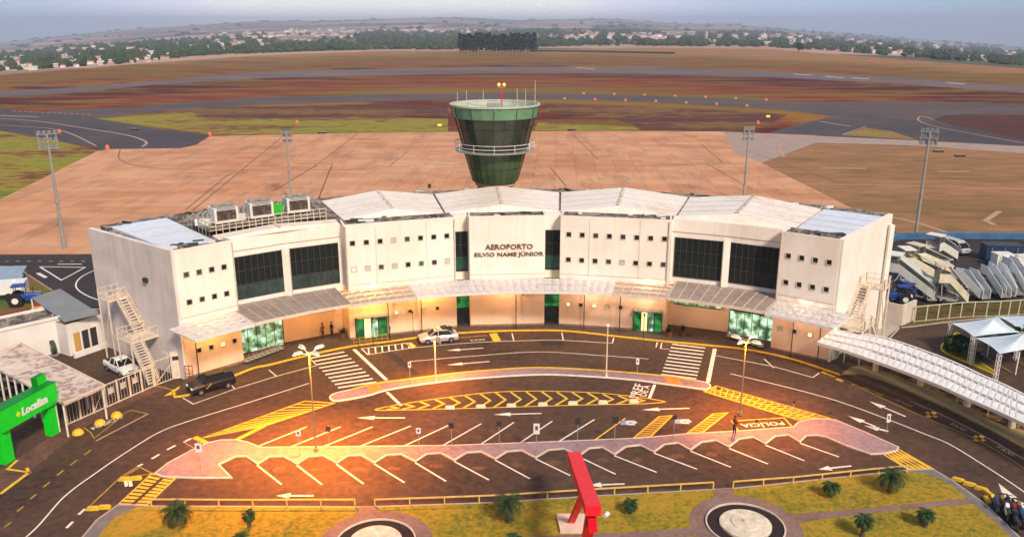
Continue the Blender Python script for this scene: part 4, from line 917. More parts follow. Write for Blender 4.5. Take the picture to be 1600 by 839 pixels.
for x in (.55, 1.25):
    mb = MB(); mb.lathe([(.02, -.2), (.19, -.1), (.20, .06), (.12, .18), (.02, .22)], mat('beacon_lamp', (.9, .5, .08), .3, 0, emit=(1, .50, .06), es=1.6), (x, 1.2, 26.35), 12); mb.build('beacon_lamp', TW)

# ================================================================== LIGHT MASTS AND LAMPS
def flood_mast(px, py, ytop, ang, label):
    g = G(px, py); h_ = Zat(px, ytop, g)
    o = empty('floodlight_mast', g, ang, label=label, cat='floodlight mast', group='floodlight masts around the apron')
    s_ = h_/17.5
    mb = MB(); mb.tube((0, 0, 0), (0, 0, h_+1.5), .30*max(s_, .9), .17, M_gmet, 10); mb.tube((0, 0, h_*.45), (0, 0, h_*.45+.15), .36, .36, M_gmet, 10); mb.build('pole', o)
    mb = MB()
    rows = 3
    for r in range(rows):
        z = h_-.55+r*1.05; mb.box((0, 0, z), (3.1*s_, .12, .12), M_gmet)
    for x in (-1.3*s_, 1.3*s_): mb.box((x, 0, h_+.4), (.1, .1, 2.6), M_gmet)
    mb.build('lamp_frame', o)
    for r in range(rows):
        for c in range(4):
            mb = MB(); x = (-1.15+c*.77)*s_; z = h_-.3+r*1.05
            mb.box((x, .22, z), (.56*s_, .35, .5), mat('flood_housing', (.10, .12, .15), .5, .1), rx=-.5); mb.box((x, .42, z-.1), (.46*s_, .03, .4), mat('flood_glass', (.45, .5, .55), .2, .1), rx=-.5)
            mb.build('floodlight', o)
    return o
flood_mast(101, 390, 226, radians(20), 'floodlight mast at the far left, its foot beside the dark service road')
flood_mast(455, 309, 218, 0, 'floodlight mast rising behind the cooling units on the terminal roof')
flood_mast(1162, 312, 215, 0, 'floodlight mast rising behind the right part of the terminal roof')
flood_mast(1430, 371, 221, radians(-20), 'floodlight mast at the far right, behind the boarding stairs')
def quad_lamp(px, py, pxt, pyt, label, energy):
    g = G(px, py); h_ = Zat(pxt, pyt, g)-.3; g.z = .13
    o = empty('street_lamp', g, .3, label=label, cat='street lamp', group='four armed street lamps')
    mb = MB(); mb.tube((0, 0, 0), (0, 0, h_), .08, .05, mat('lamp_pole', (.20, .17, .12), .5, .15, 2), 8); mb.tube((0, 0, 0), (0, 0, .3), .2, .18, MATS['lamp_pole'], 8); mb.build('pole', o)
    for i in range(4):
        a = i*pi/2+.5; d = Vector((cos(a), sin(a), 0))
        mb = MB(); mb.tube((0, 0, h_-.15), d*.75+Vector((0, 0, h_+.15)), .05, .04, M_wmet, 6); arm = mb.build('arm', o)
        mb = MB(); c = d*1.0+Vector((0, 0, h_+.2)); side = Vector((-d.y, d.x, 0)); K = 8
        vs = []
        for k_ in range(K):
            t_ = 2*pi*k_/K; vs.append(c+d*.48*cos(t_)+side*.19*sin(t_))
        vs += [c+Vector((0, 0, .16))+d*.35*cos(2*pi*k_/K)+side*.14*sin(2*pi*k_/K) for k_ in range(K)]
        mb.add(vs, [(k_, (k_+1) % K, K+(k_+1) % K, K+k_) for k_ in range(K)]+[tuple(range(K, 2*K))], M_wmet)
        mb.add([v-Vector((0, 0, .02)) for v in vs[:K]], [tuple(range(K-1, -1, -1))], mat('lamp_glow', (.9, .7, .4), .4, 0, emit=(1, .55, .15), es=6))
        mb.build('lamp_head', arm)
    lamp_light('street_lamp_light', (g.x, g.y, g.z+h_-.1), energy, (1, .27, .004), None, .35, spot=155, blend=.9)
quad_lamp(494, 707, 480, 548, 'four armed street lamp on the toothed island at left, above the orange lit bays', 44000)
quad_lamp(1156, 650, 1168, 531, 'four armed street lamp at right beside the yellow crosshatched paint', 15000)
for (bx, by, ty, lab, e_) in ((681, 597, 530, 'plain white lamp pole on the median island near the silver car', 6000), (947, 590, 512, 'plain white lamp pole on the median island right of its middle', 0)):
    g = G(bx, by); h_ = Zat(bx, ty, g); g.z = .14
    o = empty('lamp_pole', g, 0, label=lab, cat='lamp pole', group='plain lamp poles on the median island')
    mb = MB(); mb.tube((0, 0, 0), (0, 0, h_), .085, .06, M_cream, 8); mb.tube((0, 0, 0), (0, 0, .25), .15, .14, M_cream, 8); mb.build('pole', o)
    mb = MB(); mb.lathe([(.03, -.12), (.17, 0), (.2, .12), (.12, .22), (.02, .25)], mat('globe', (.85, .78, .66), .4, 0), (0, 0, h_), 10); mb.build('lamp_globe', o)
    if e_: lamp_light('lamp_pole_light', (g.x, g.y, g.z+h_-.3), e_, (1, .26, .006), None, .3, spot=155, blend=.9)

# ================================================================== SIGN POSTS AND SMALL STREET FURNITURE
def sign(bx, by, ty, label, face='white', wd=.4, ht=.5, base=.13, two=False):
    g = G(bx, by, base); h_ = Zat(bx, ty, g)-base
    o = empty('sign_post', g, 0, label=label, cat='street sign', group='sign posts on the islands')
    mb = MB(); mb.tube((0, 0, 0), (0, 0, h_), .03, .03, M_gmet, 6); mb.build('pole', o)
    mb = MB(); m = {'white': mat('sign_white', (.72, .70, .72), .5, .05), 'dark': mat('sign_back', (.035, .03, .035), .6, .1)}[face]
    mb.box((0, -.05, h_-ht/2), (wd, .03, ht), m); mb.build('sign_plate', o)
    if face == 'white':
        mb = MB(); mb.box((0, -.07, h_-ht*.42), (wd*.45, .012, ht*.4), mat('sign_mark', (.16, .06, .10), .6, 0)); o2 = mb.build('sign_symbol', o.children[1])
    return o
for a in [(469, 711, 672, 'white parking sign left of the four armed lamp', 'white'), (655, 706, 668, 'white parking sign on the toothed island, left of the row middle', 'white'), (838, 709, 661, 'tall white parking sign on the toothed island left of the red monument', 'white', .5, .95),
          (515, 700, 665, 'dark backed sign right of the four armed lamp', 'dark'), (706, 702, 660, 'dark backed sign between the two white parking signs', 'dark'), (780, 700, 657, 'dark backed sign left of the tallest white parking sign', 'dark', .4, .5),
          (902, 695, 652, 'dark backed sign above the red monument', 'dark', .45, .6), (960, 692, 650, 'dark backed sign beside the yellow bay line', 'dark', .5, .65), (1052, 687, 648, 'grey backed sign between the two accessible bays', 'dark', .35, .4),
          (315, 741, 692, 'white sign at the left tip of the toothed island', 'white', .5, .75), (1385, 677, 646, 'white sign standing among the arrows of the right road', 'white', .32, .8), (995, 592, 560, 'small white sign on the median island near its right end', 'white', .3, .6),
          (641, 600, 565, 'small white sign on the median island near its left end', 'white', .3, .6), (1180, 676, 655, 'low pole before the painted police box', 'dark', .2, .2), (1238, 752-100, 625, 'thin grey sign beside the right crosshatched paint', 'dark', .2, .3)]:
    sign(*a)
def post(bx, by, ty, label):
    g = G(bx, by, .14); h_ = Zat(bx, ty, g)-.14
    o = empty('steel_post', g, 0, label=label, cat='post', group='thin posts along the terminal pavement')
    mb = MB(); mb.tube((0, 0, 0), (0, 0, h_), .035, .03, M_dmet, 6); mb.build('shaft', o); mb = MB(); mb.box((0, 0, h_), (.16, .05, .3), M_dmet); mb.build('head', o)
for a in ((560, 541, 500, 'thin post in front of the left green doors, left of the pair'), (584, 538, 497, 'thin post in front of the left green doors, right of the pair'), (610, 533, 512, 'short post at the left end of the dark pavement'), (646, 527, 488, 'thin post left of the silver car'), (1005, 532, 492, 'thin post left of the right crossing')): post(*a)
# person shaped figures
def person(px, py, ang, shirt, trousers, label, hair=(.02, .015, .01), z=.14, pose='stand', scale=1.0):
    g = G(px, py, z)
    bm_v = [(0, 0, .95), (0, 0, 1.15), (0, 0, 1.42), (0, 0, 1.52), (0, .02, 1.62), (0, .02, 1.74),      # pelvis, waist, chest, neck, head, crown
            (-.10, 0, .90), (-.11, .03, .50), (-.12, -.02, .08), (-.12, .14, .03),
            (.10, 0, .90), (.12, -.02, .50), (.13, -.08, .08), (.13, .08, .03),
            (-.19, 0, 1.40), (-.25, .02, 1.12), (-.22, .18, .92), (-.21, .25, .86),
            (.19, 0, 1.40), (.25, -.02, 1.12), (.24, .10, .88), (.24, .15, .81)]
    ed = [(0, 1), (1, 2), (2, 3), (3, 4), (4, 5), (0, 6), (6, 7), (7, 8), (8, 9), (0, 10), (10, 11), (11, 12), (12, 13), (2, 14), (14, 15), (15, 16), (16, 17), (2, 18), (18, 19), (19, 20), (20, 21)]
    rd = [.14, .125, .15, .055, .085, .09, .095, .07, .045, .04, .095, .07, .045, .04, .065, .045, .035, .035, .065, .045, .035, .035]
    me = bpy.data.meshes.new('person'); me.from_pydata(bm_v, ed, [])
    ob = bpy.data.objects.new('person', me); COL.objects.link(ob)
    md = ob.modifiers.new('skin', 'SKIN'); md.use_smooth_shade = True
    for i, v in enumerate(me.skin_vertices[0].data): v.radius = (rd[i], rd[i]*.8 if i in (0, 1, 2) else rd[i]); v.use_root = (i == 0)
    s2 = ob.modifiers.new('sub', 'SUBSURF'); s2.levels = 1; s2.render_levels = 1
    dg = bpy.context.evaluated_depsgraph_get(); dg.update()
    m2 = bpy.data.meshes.new_from_object(ob.evaluated_get(dg)); ob.modifiers.clear(); ob.data = m2
    m2.materials.clear()
    for nm, c in (('skin_tone', (.30, .16, .10)), ('shirt_%d' % int(shirt[0]*1000), shirt), ('trousers_%d' % int(trousers[2]*1000), trousers), ('shoe', (.02, .02, .02))): m2.materials.append(mat(nm, c, .8, .1))
    for p in m2.polygons:
        c = p.center; p.material_index = 3 if c.z < .09 else 2 if c.z < .98 and abs(c.x) < .2 else 1 if c.z < 1.50 and not (c.z < 1.05) else 0
    ob.location = g; ob.rotation_euler = (0, 0, ang); ob.scale = (scale,)*3
    tag(ob, label, 'person')
    mb = MB(); mb.lathe([(.098, 1.66), (.105, 1.73), (.085, 1.80), (.03, 1.835), (.005, 1.84)], mat('hair', hair, .9, .2), (0, .005, 0), 12); mb.build('hair', ob, smooth=True)
    return ob
person(519, 526, 2.6, (.02, .02, .024), (.02, .02, .03), 'person in black standing by the orange wall of the left wing')
person(505, 528, 1.2, (.16, .05, .03), (.03, .03, .05), 'person in dark red top beside the person in black')
person(1292, 556, 3.6, (.025, .025, .03), (.02, .02, .025), 'person in dark clothes at the corner under the right canopy')
person(1147, 679, 2.2, (.25, .02, .015), (.05, .03, .03), 'person in a red top on the toothed island by the police box', z=.13)
# luggage carts and planters along the wall
def cart(px, py, ang, label):
    g = G(px, py, .14); o = empty('luggage_cart', g, ang, label=label, cat='luggage cart', group='luggage carts along the terminal wall')
    mb = MB(); mb.box((0, 0, .25), (.6, 1.0, .05), M_gmet); mb.bar((-.28, -.48, .25), (-.28, -.6, 1.0), .04, .04, M_gmet); mb.bar((.28, -.48, .25), (.28, -.6, 1.0), .04, .04, M_gmet); mb.bar((-.3, -.6, 1.0), (.3, -.6, 1.0), .05, .05, mat('cart_handle', (.22, .06, .04), .6, .1)); mb.bar((-.28, -.5, .6), (.28, -.5, .6), .04, .04, M_gmet); mb.build('frame', o)
    for x, y in ((-.25, -.4), (.25, -.4), (0, .45)):
        mb = MB(); mb.tube((x-.03, y, .09), (x+.03, y, .09), .09, .09, M_black, 10); mb.build('wheel', o)
    return o
for i in range(9): cart(385+i*6.5, 566-i*2.4, radians(30), 'luggage cart in the nested row before the lit left wing glazing')
for i in range(7): cart(1140+i*8, 527+i*2.6, radians(-25), 'luggage cart in the nested row before the lit right wing glazing')
for x, y, lab in ((536, 527, 'round dark planter at the left corner of the left entrance block'), (1045, 525, 'round dark planter right of the right green doors'), (1066, 524, 'round dark planter beside the orange wall of the right wing')):
    g = G(x, y, .14); o = empty('planter', g, 0, label=lab, cat='planter'); mb = MB(); mb.lathe([(.3, 0), (.42, .55), (.38, .55), (.34, .48), (.01, .48)], mat('terracotta', (.16, .06, .035), .8, .2), n=14); mb.build('pot', o)
    mb = MB()
    for i in range(60):
        a = random.random()*6.28; el_ = random.uniform(.3, 1.4); L_ = random.uniform(.4, .9); d = Vector((cos(a)*cos(el_), sin(a)*cos(el_), sin(el_))); s_ = Vector((-sin(a), cos(a), 0))*.05
        b_ = Vector((0, 0, .5)); mb.add([b_-s_*.3, b_+s_*.3, b_+d*L_*.6+s_, b_+d*L_, b_+d*L_*.6-s_], [(0, 1, 2, 3, 4)], mat('plant_leaf', (.02, .045, .012), .7, .3, 4))
    mb.build('leaves', o)
# railing ramp before the left doors
mb = MB(); 
A_, B_ = G(553, 541, .14), G(606, 533.5, .14)
for i in range(7): p = A_.lerp(B_, i/6); mb.bar(p, p+Vector((0, 0, .9)), .05, .05, M_yel_worn)
for z in (.45, .9): mb.bar(A_+Vector((0, 0, z)), B_+Vector((0, 0, z)), .05, .05, M_yel_worn)
mb.build('ramp_railing', label='ochre ramp railing before the left green doors', cat='railing')
# low railing on the park edge
def low_rail(P, n, label):
    W = PX(P); o = empty('low_railing', W[0], 0, label=label, cat='railing', group='low yellow railings along the park edge'); base = Vector(W[0]); Lg = [0]
    for a, b_ in zip(W, W[1:]): Lg.append(Lg[-1]+(b_-a).length)
    def at(s_):
        for i in range(len(W)-1):
            if s_ <= Lg[i+1]+1e-6: return W[i].lerp(W[i+1], (s_-Lg[i])/(Lg[i+1]-Lg[i]))
        return W[-1]
    mb = MB(); pts = [at(Lg[-1]*i/n) for i in range(n+1)]
    for p, q_ in zip(pts, pts[1:]): mb.bar(p-base+Vector((0, 0, .72)), q_-base+Vector((0, 0, .72)), .09, .09, mat('rail_paint', (.62, .42, .12), .6, .2, 2))
    mb.build('rail', o)
    for p in pts: mb = MB(); mb.bar(p-base+Vector((0, 0, .1)), p-base+Vector((0, 0, .72)), .09, .09, MATS['rail_paint']); mb.build('post', o)
low_rail([(237, 793), (400, 794), (555, 793.5)], 6, 'low yellow railing along the lawn edge, the left one of three')
low_rail([(586, 793.5), (771, 787), (925, 777), (1114, 766)], 10, 'long low yellow railing along the lawn edge behind the red monument')
low_rail([(1145, 765), (1250, 757), (1350, 746), (1416, 740)], 6, 'low yellow railing along the lawn edge, the right one of three')
# yellow blocks
def block(px, py, ang, label, grp, d=(.95, .28, .24), m=M_yel, dome=False, z=.03):
    g = G(px, py, z); mb = MB()
    if dome: mb.lathe([(.48, 0), (.46, .16), (.35, .32), (.16, .42), (.01, .44)], m, n=18)
    else:
        x, y, h_ = d[0]/2, d[1]/2, d[2]; P = [(-x, 0), (-x, h_*.5), (-x+.12, h_), (x-.12, h_), (x, h_*.5), (x, 0)]
        n_ = len(P); vs = [(a, -y, b_) for a, b_ in P]+[(a, y, b_) for a, b_ in P]; mb.add(vs, [tuple(range(n_)), tuple(range(2*n_-1, n_-1, -1))]+[(i, n_+i, n_+(i+1) % n_, (i+1) % n_) for i in range(n_)], m)
    o = mb.build('yellow_dome' if dome else 'kerb_block', label=label, cat='yellow dome' if dome else 'kerb block', group=grp, smooth=dome); o.location = g; o.rotation_euler = (0, 0, ang); return o
for i, (x, y, a) in enumerate([(1497, 751, -35), (1515, 758, -30), (1533, 765, -35), (1544, 772, -75), (1542, 782, 80)]): block(x, y, radians(a), 'yellow concrete kerb block in the bent row by the motorcycles', 'yellow kerb blocks on the right road')
for x, y in [(195, 750), (212, 749)]: block(x, y, radians(5), 'yellow kerb block on the left road above the checkered paint', 'upper pair of yellow kerb blocks', (.9, .3, .25))
for x, y in [(145, 796), (163, 794)]: block(x, y, radians(5), 'yellow kerb block on the left road below the checkered paint', 'lower pair of yellow kerb blocks', (.9, .3, .25))
for x, y, l in [(122, 677, 'lowest and leftmost'), (156, 662, 'middle'), (182, 650, 'rightmost')]: block(x, y, 0, 'yellow concrete dome by the left fence, %s of the three' % l, 'yellow domes by the left fence', dome=True)
for i in range(7):
    x, y = [(703, 638), (751, 636.3), (799, 634.8), (848, 633), (895, 631), (942, 629.5), (990, 628)][i]
    block(x, y, 0, 'pale low block on the lower edge of the chevron island', 'pale blocks along the chevron island', (.9, .4, .22), mat('pale_block', (.72, .66, .50), .7, .1))
def bollard(x, y, lab):
    g = G(x, y, .03); mb = MB(); mb.lathe([(.12, 0), (.12, .55), (.09, .62), (.01, .64)], M_yel, n=10); o = mb.build('bollard', label=lab, cat='bollard', group='yellow bollards at the left terminal corner'); o.location = g
bollard(272, 618, 'stubby yellow bollard left of the black car')

# ================================================================== RED MONUMENT
def P3(px, py, depth):
    r = ray(px, py); return Vector((r[0]*depth, r[1]*depth, H+r[2]*depth))
Fp, Np = P3(897, 712, 60), P3(927, 798, 49.5)
o = empty('red_monument', G(892, 820), 0, label='bright red steel monument, a slanting beam on two legs in the lawn', cat='monument'); off = Vector(o.location)
mb = MB(); d = (Np-Fp).normalized(); mb.bar(Fp-off, Np-off, .95, .62, M_red); mb.build('beam', o)
mid = Fp.lerp(Np, .62); foot1 = G(892, 820); foot1.z = .2; ft2 = G(913, 868); ft2.z = .2
mb = MB(); mb.bar(foot1-off, mid-off-Vector((0, 0, .2)), .42, .3, M_red); mb.build('leg', o)
mb = MB(); mb.bar(ft2-off, Np-off+d*-.7-Vector((0, 0, .2)), .62, .42, M_red); mb.build('leg', o)
mb = MB(); mb.bar(Np-off-d*.5-Vector((.0, 0, .6)), Np-off-d*.5-Vector((-.1, 0, 1.6)), .5, .35, M_red); mb.build('bracket', o)
mb = MB(); c = G(894, 823); c2 = Vector((c.x+.1-off.x, c.y-.1-off.y)); mb.prism([(c2.x-1.0, c2.y-.9), (c2.x+1.05, c2.y-.9), (c2.x+1.0, c2.y+1.2), (c2.x-1.15, c2.y+1.2)], .1, .38, mat('pink_plinth', (.68, .50, .42), .8, .15, 1)); mb.build('plinth', o)
mb = MB(); mb.tube(Np-off+Vector((.7, 0, -.35)), Np-off+Vector((.9, .3, -.35)), .12, .16, M_wmet, 8); mb.build('spotlight', o)

# ================================================================== PALMS
M_frond = mat('palm_leaf', (.020, .050, .010), .6, .45, 2.5, spec=.3); M_frond2 = mat('palm_leaf_dry', (.10, .09, .02), .7, .3, 3); M_trunk = mat('palm_trunk', (.10, .065, .04), .9, .3, 6)
def palm(px, py, ytop, crown, label):
    g = G(px, py, .15); h_ = max(.7, Zat(px, ytop, g)-.15)
    o = empty('palm_tree', g, random.random()*6, label=label, cat='palm tree', group='small palms in the park')
    mb = MB(); z = 0; r0 = .10+.07*crown
    n_ = 7
    for i in range(n_): mb.tube((0, 0, h_*i/n_), (0, 0, h_*(i+1)/n_), r0*(1.15-.5*i/n_), r0*(1.0-.5*i/n_), M_trunk, 8)
    mb.build('trunk', o)
    mb = MB(); nf = 30
    for i in range(nf):
        a = i*2.399+random.uniform(-.2, .2); e0 = radians(78-95*(i/nf)); Lf = crown*random.uniform(.85, 1.1); m = M_frond2 if i > nf*.86 else M_frond
        p = Vector((0, 0, h_)); K = 7; dirh = Vector((cos(a), sin(a), 0)); sd_ = Vector((-sin(a), cos(a), 0)); pts = [p.copy()]; e_ = e0
        for k_ in range(K): p = p+(dirh*cos(e_)+Vector((0, 0, sin(e_))))*(Lf/K); pts.append(p.copy()); e_ -= radians(17)
        for k_ in range(K):
            A, B = pts[k_], pts[k_+1]; mb.add([A-sd_*.02, A+sd_*.02, B+sd_*.015, B-sd_*.015], [(0, 1, 2, 3)], m)
            lw = Lf*.34*sin(pi*min(1, (k_+1.3)/(K+1.2)))+.05
            for q_ in (0, .5):
                C_ = A.lerp(B, q_); f_ = (B-A).normalized()
                for sg in (-1, 1):
                    tip = C_+sd_*sg*lw*.8+f_*lw*.75-Vector((0, 0, lw*.35)); mb.add([C_-f_*.035, C_+f_*.045, tip], [(0, 1, 2)], m)
    mb.build('crown', o)
for a in [(279, 819, 798, 1.25, 'large dark palm at the left end of the lawn'), (390, 822, 804, .55, 'small palm right of the large left palm'), (794, 814, 786, 1.3, 'large palm in the lawn left of the red monument'), (985, 802, 787, .62, 'small palm right of the red monument'),
          (1297, 776, 760, .75, 'small palm in the upper right lawn, left of the large one'), (1390, 768, 744, 1.25, 'large palm in the upper right lawn beside the checkered paint'), (1347, 838, 813, .75, 'palm in the lower right lawn, nearest the round bed'), (1445, 823, 804, .75, 'palm in the lower right lawn, right one of two'),
          (375, 862, 842, .7, 'palm cut by the bottom edge left of the middle bed'), (803, 862, 843, .7, 'palm tip at the bottom edge below the large middle palm')]: palm(a[0], a[1], a[2], a[3]*1.12, a[4])

# ================================================================== VEHICLES
M_tyre = M_black
def loft(mb, secs, m):
    """secs: list of closed rings (same length)"""
    n = len(secs[0]); vs = [v for s_ in secs for v in s_]
    fs = [(j*n+i, j*n+(i+1) % n, (j+1)*n+(i+1) % n, (j+1)*n+i) for j in range(len(secs)-1) for i in range(n)]
    fs += [tuple(range(n-1, -1, -1)), tuple((len(secs)-1)*n+i for i in range(n))]; mb.add(vs, fs, m)
def ring(x, w_, z0, z1, tz=.7, tw=.86):
    return [(x, -w_*.94, z0), (x, -w_, z0+(z1-z0)*.25), (x, -w_, z0+(z1-z0)*tz), (x, -w_*tw, z1), (x, w_*tw, z1), (x, w_, z0+(z1-z0)*tz), (x, w_, z0+(z1-z0)*.25), (x, w_*.94, z0)]
def car(kind, px, py, ang, paint, label, cat='car', grp=None, z=.03, Ln=4.3, group=None):
    g = G(px, py, z); o = empty({'pickup': 'pickup_truck', 'van': 'white_van', 'suv': 'parked_suv', 'sedan': 'parked_car'}[kind], g, ang, label=label, cat=cat, group=group)
    k = Ln/4.3; w_ = .88; 
    prof = {'sedan': [(-2.15, .45, .78), (-2.05, .32, .95), (-1.4, .28, 1.0), (-.9, .28, .98), (.9, .28, .95), (1.5, .28, .90), (2.0, .32, .76), (2.15, .42, .62)],
            'suv': [(-2.15, .5, .95), (-2.08, .36, 1.12), (-1.4, .32, 1.14), (.8, .32, 1.12), (1.4, .32, 1.08), (2.0, .36, .95), (2.15, .48, .75)],
            'pickup': [(-2.15, .5, 1.0), (-2.1, .42, 1.08), (-.85, .40, 1.08), (-.8, .36, 1.08), (.9, .34, 1.06), (1.5, .34, 1.02), (2.05, .38, .92), (2.15, .48, .72)],
            'van': [(-2.15, .4, 1.1), (-2.1, .34, 1.3), (.6, .32, 1.3), (1.3, .32, 1.2), (1.9, .34, 1.05), (2.15, .45, .75)]}[kind]
    cab = {'sedan': [(-1.75, 1.0, .70, .99), (-1.15, 1.40, .62, .97), (.1, 1.45, .62, .97), (.5, 1.38, .64, .96), (1.15, .97, .74, .94)],
           'suv': [(-2.02, 1.12, .76, 1.11), (-1.85, 1.62, .66, 1.10), (.2, 1.68, .66, 1.10), (.6, 1.55, .68, 1.10), (1.1, 1.10, .76, 1.07)],
           'pickup': [(-.78, 1.08, .74, 1.06), (-.62, 1.60, .64, 1.06), (.15, 1.64, .64, 1.06), (.5, 1.52, .66, 1.05), (1.1, 1.07, .74, 1.04)],
           'van': [(-2.1, 1.3, .80, 1.28), (-2.05, 2.0, .74, 1.28), (.7, 2.05, .74, 1.28), (1.2, 1.8, .74, 1.25), (1.75, 1.15, .78, 1.12)]}[kind]
    mb = MB(); loft(mb, [ring(x*k, w_*(.93 if i in (0, len(prof)-1) else 1), a, b_) for i, (x, a, b_) in enumerate(prof)], paint); body = mb.build('body', o, smooth=False)
    mb = MB()
    for (xa, za, wa, ba), (xb, zb, wb, bb) in zip(cab, cab[1:]):
        for sg in (-1, 1): mb.quad((xa*k, sg*.80, ba-.02), (xb*k, sg*.80, bb-.02), (xb*k, sg*wb, zb-.03), (xa*k, sg*wa, za-.03), M_glass if not (kind == 'van' and xb < .5) else paint)
    a, b_ = cab[0], cab[1]; mb.quad((a[0]*k, -.76, a[3]-.02), (a[0]*k, .76, a[3]-.02), (b_[0]*k, b_[2], b_[1]-.03), (b_[0]*k, -b_[2], b_[1]-.03), M_glass)
    a, b_ = cab[-1], cab[-2]; mb.quad((a[0]*k, -.76, a[3]-.02), (a[0]*k, .76, a[3]-.02), (b_[0]*k, b_[2], b_[1]-.03), (b_[0]*k, -b_[2], b_[1]-.03), M_glass)
    mb.build('windows', o)
    mb = MB(); c = cab[1:-1]
    mb.add([(x*k, sg*w2, z_) for x, z_, w2, _ in c for sg in (-1, 1)], [(2*i, 2*i+1, 2*i+3, 2*i+2) for i in range(len(c)-1)], paint)
    for x, z_, w2, bz in (cab[1], cab[-2], cab[2]):
        x0 = {cab[1]: cab[0][0], cab[-2]: cab[-1][0]}.get((x, z_, w2, bz), x)
        for sg in (-1, 1): mb.bar((x0*k, sg*.79, bz), (x*k, sg*w2, z_), .07, .07, paint)
    mb.build('roof', o)
    if kind == 'pickup': mb = MB(); mb.box((-1.5*k, 0, 1.09), (1.25*k, 1.4, .04), M_dmet); mb.build('cargo_bed', o)
    for x in (-1.32, 1.32):
        for sg in (-1, 1):
            mb = MB(); mb.tube((x*k, sg*.70, .33), (x*k, sg*.90, .33), .33, .33, M_tyre, 16); t_ = mb.build('wheel', o)
            mb = MB(); mb.tube((x*k, sg*.88, .33), (x*k, sg*.915, .33), .19, .17, M_chrome, 12); mb.build('rim', t_)
    for sg in (-1, 1):
        mb = MB(); mb.box((2.09*k, sg*.62, prof[-2][2]-.14), (.14, .36, .14), mat('headlight', (.75, .75, .7), .2, 0)); mb.build('headlight', o)
        mb = MB(); mb.box((-2.10*k, sg*.70, prof[0][2]-.1), (.1, .2, .22), mat('taillight', (.35, .01, .01), .3, 0)); mb.build('taillight', o)
        mb = MB(); mb.box((.85*k, sg*.95, cab[-1][3]+.08), (.12, .16, .12), paint); mb.build('mirror', o)
    mb = MB(); mb.box((2.14*k, 0, .45), (.08, 1.5, .16), M_dmet); mb.box((-2.14*k, 0, .5), (.08, 1.5, .14), M_dmet); mb.box((2.12*k, 0, prof[-2][2]-.2), (.06, .7, .14), M_dmet); mb.build('bumper', o)
    return o
P_blk = mat('black_car_paint', (.012, .012, .014), .25, .1, spec=.5); P_sil = mat('silver_car_paint', (.50, .47, .46), .3, .06, metal=.2); P_wht = mat('white_car_paint', (.72, .72, .72), .35, .05)
an = lambda p, q_: (lambda a, b_: atan2(b_.y-a.y, b_.x-a.x))(G(*p), G(*q_))
suv = car('suv', 331, 608, an((358, 601), (303, 616)), P_blk, 'black sport utility car parked at the left end of the terminal kerb', Ln=4.3)
mb = MB(); mb.box((-.3, 0, 1.70), (1.7, 1.1, .06), P_blk); mb.bar((.8, .90, .6), (.25, .9, 1.0), .1, .02, mat('taxi_stripe', (.55, .45, .25), .5, .1)); mb.build('roof_rack', suv)
sed = car('sedan', 685, 533, an((712, 531), (656, 536)), P_sil, 'silver car with an open door and loaded roof at the terminal kerb', Ln=4.3)
mb = MB(); mb.box((.25, .93+.4, .72), (.1, .9, .75), P_sil, rz=.5); mb.build('open_door', sed)
for x, y, d_, m in ((-.7, -.2, (.6, .7, .22), M_dmet), (-1.2, .15, (.5, .5, .3), M_dmet), (0, 0, (.4, .5, .15), mat('bag_white', (.6, .55, .5), .7, .1))):
    mb = MB(); mb.box((x, y, 1.55), d_, m, rz=.3); ob = mb.build('travel_bag', label={-.7: 'dark flat bag on the middle of the silver car roof', -1.2: 'dark bag at the rear of the silver car roof', 0: 'small pale bag at the front of the silver car roof'}[x], cat='bag')
    bpy.context.view_layer.update(); ob.matrix_world = sed.matrix_world.copy()
car('pickup', 191, 581, an((172, 570), (207, 588)), P_wht, 'white pickup truck parked below the left fire stair', cat='pickup truck', Ln=4.3)
car('van', 1491, 394, an((1480, 390), (1504, 398)), mat('van_paint', (.42, .43, .45), .4, .1), 'white van on the far side of the boarding stairs yard', cat='van', Ln=4.9)
def tractor(px, py, ang, label, k=1.0, arm=False):
    g = G(px, py, .05); o = empty('blue_tractor', g, ang, label=label, cat='tractor', group='blue tractors'); o.scale = (k,)*3
    B = mat('tractor_blue', (.012, .06, .30), .5, .2, 2)
    mb = MB(); loft(mb, [ring(x, w2, .6, z1, .8, .8) for x, w2, z1 in ((.1, .4, 1.35), (1.2, .38, 1.3), (1.7, .33, 1.15))], B); mb.build('bonnet', o)
    mb = MB()
    for x, y in ((-.9, -.5), (-.9, .5), (.1, -.45), (.1, .45)): mb.bar((x, y, .9), (x*.9, y*.9, 2.2), .07, .07, M_dmet)
    mb.box((-.4, 0, 1.0), (1.2, 1.0, .25), B); mb.build('cab_frame', o)
    mb = MB(); mb.box((-.4, 0, 2.25), (1.35, 1.2, .14), B); mb.build('cab_roof', o)
    for x, y, r in ((-.75, -.75, .75), (-.75, .75, .75), (1.3, -.65, .42), (1.3, .65, .42)):
        mb = MB(); mb.tube((x, y-.17, r), (x, y+.17, r), r, r, M_tyre, 18); t_ = mb.build('wheel', o); mb = MB(); mb.tube((x, y-.19, r), (x, y+.19, r), r*.45, r*.45, mat('tractor_hub', (.7, .7, .68), .5, .1), 12); mb.build('hub', t_)
    mb = MB(); mb.tube((.9, .2, 1.3), (.9, .2, 2.0), .05, .05, M_dmet, 8); mb.build('exhaust', o)
    if arm: mb = MB(); mb.bar((1.6, -.4, .9), (3.2, -.4, .7), .12, .15, M_dmet); mb.bar((1.6, .4, .9), (3.2, .4, .7), .12, .15, M_dmet); mb.box((3.4, 0, .7), (.5, 1.6, .5), M_dmet); mb.build('front_loader', o)
    return o
tractor(40, 476, radians(18), 'blue tractor with front loader on the grass at far left', 1.15, True)
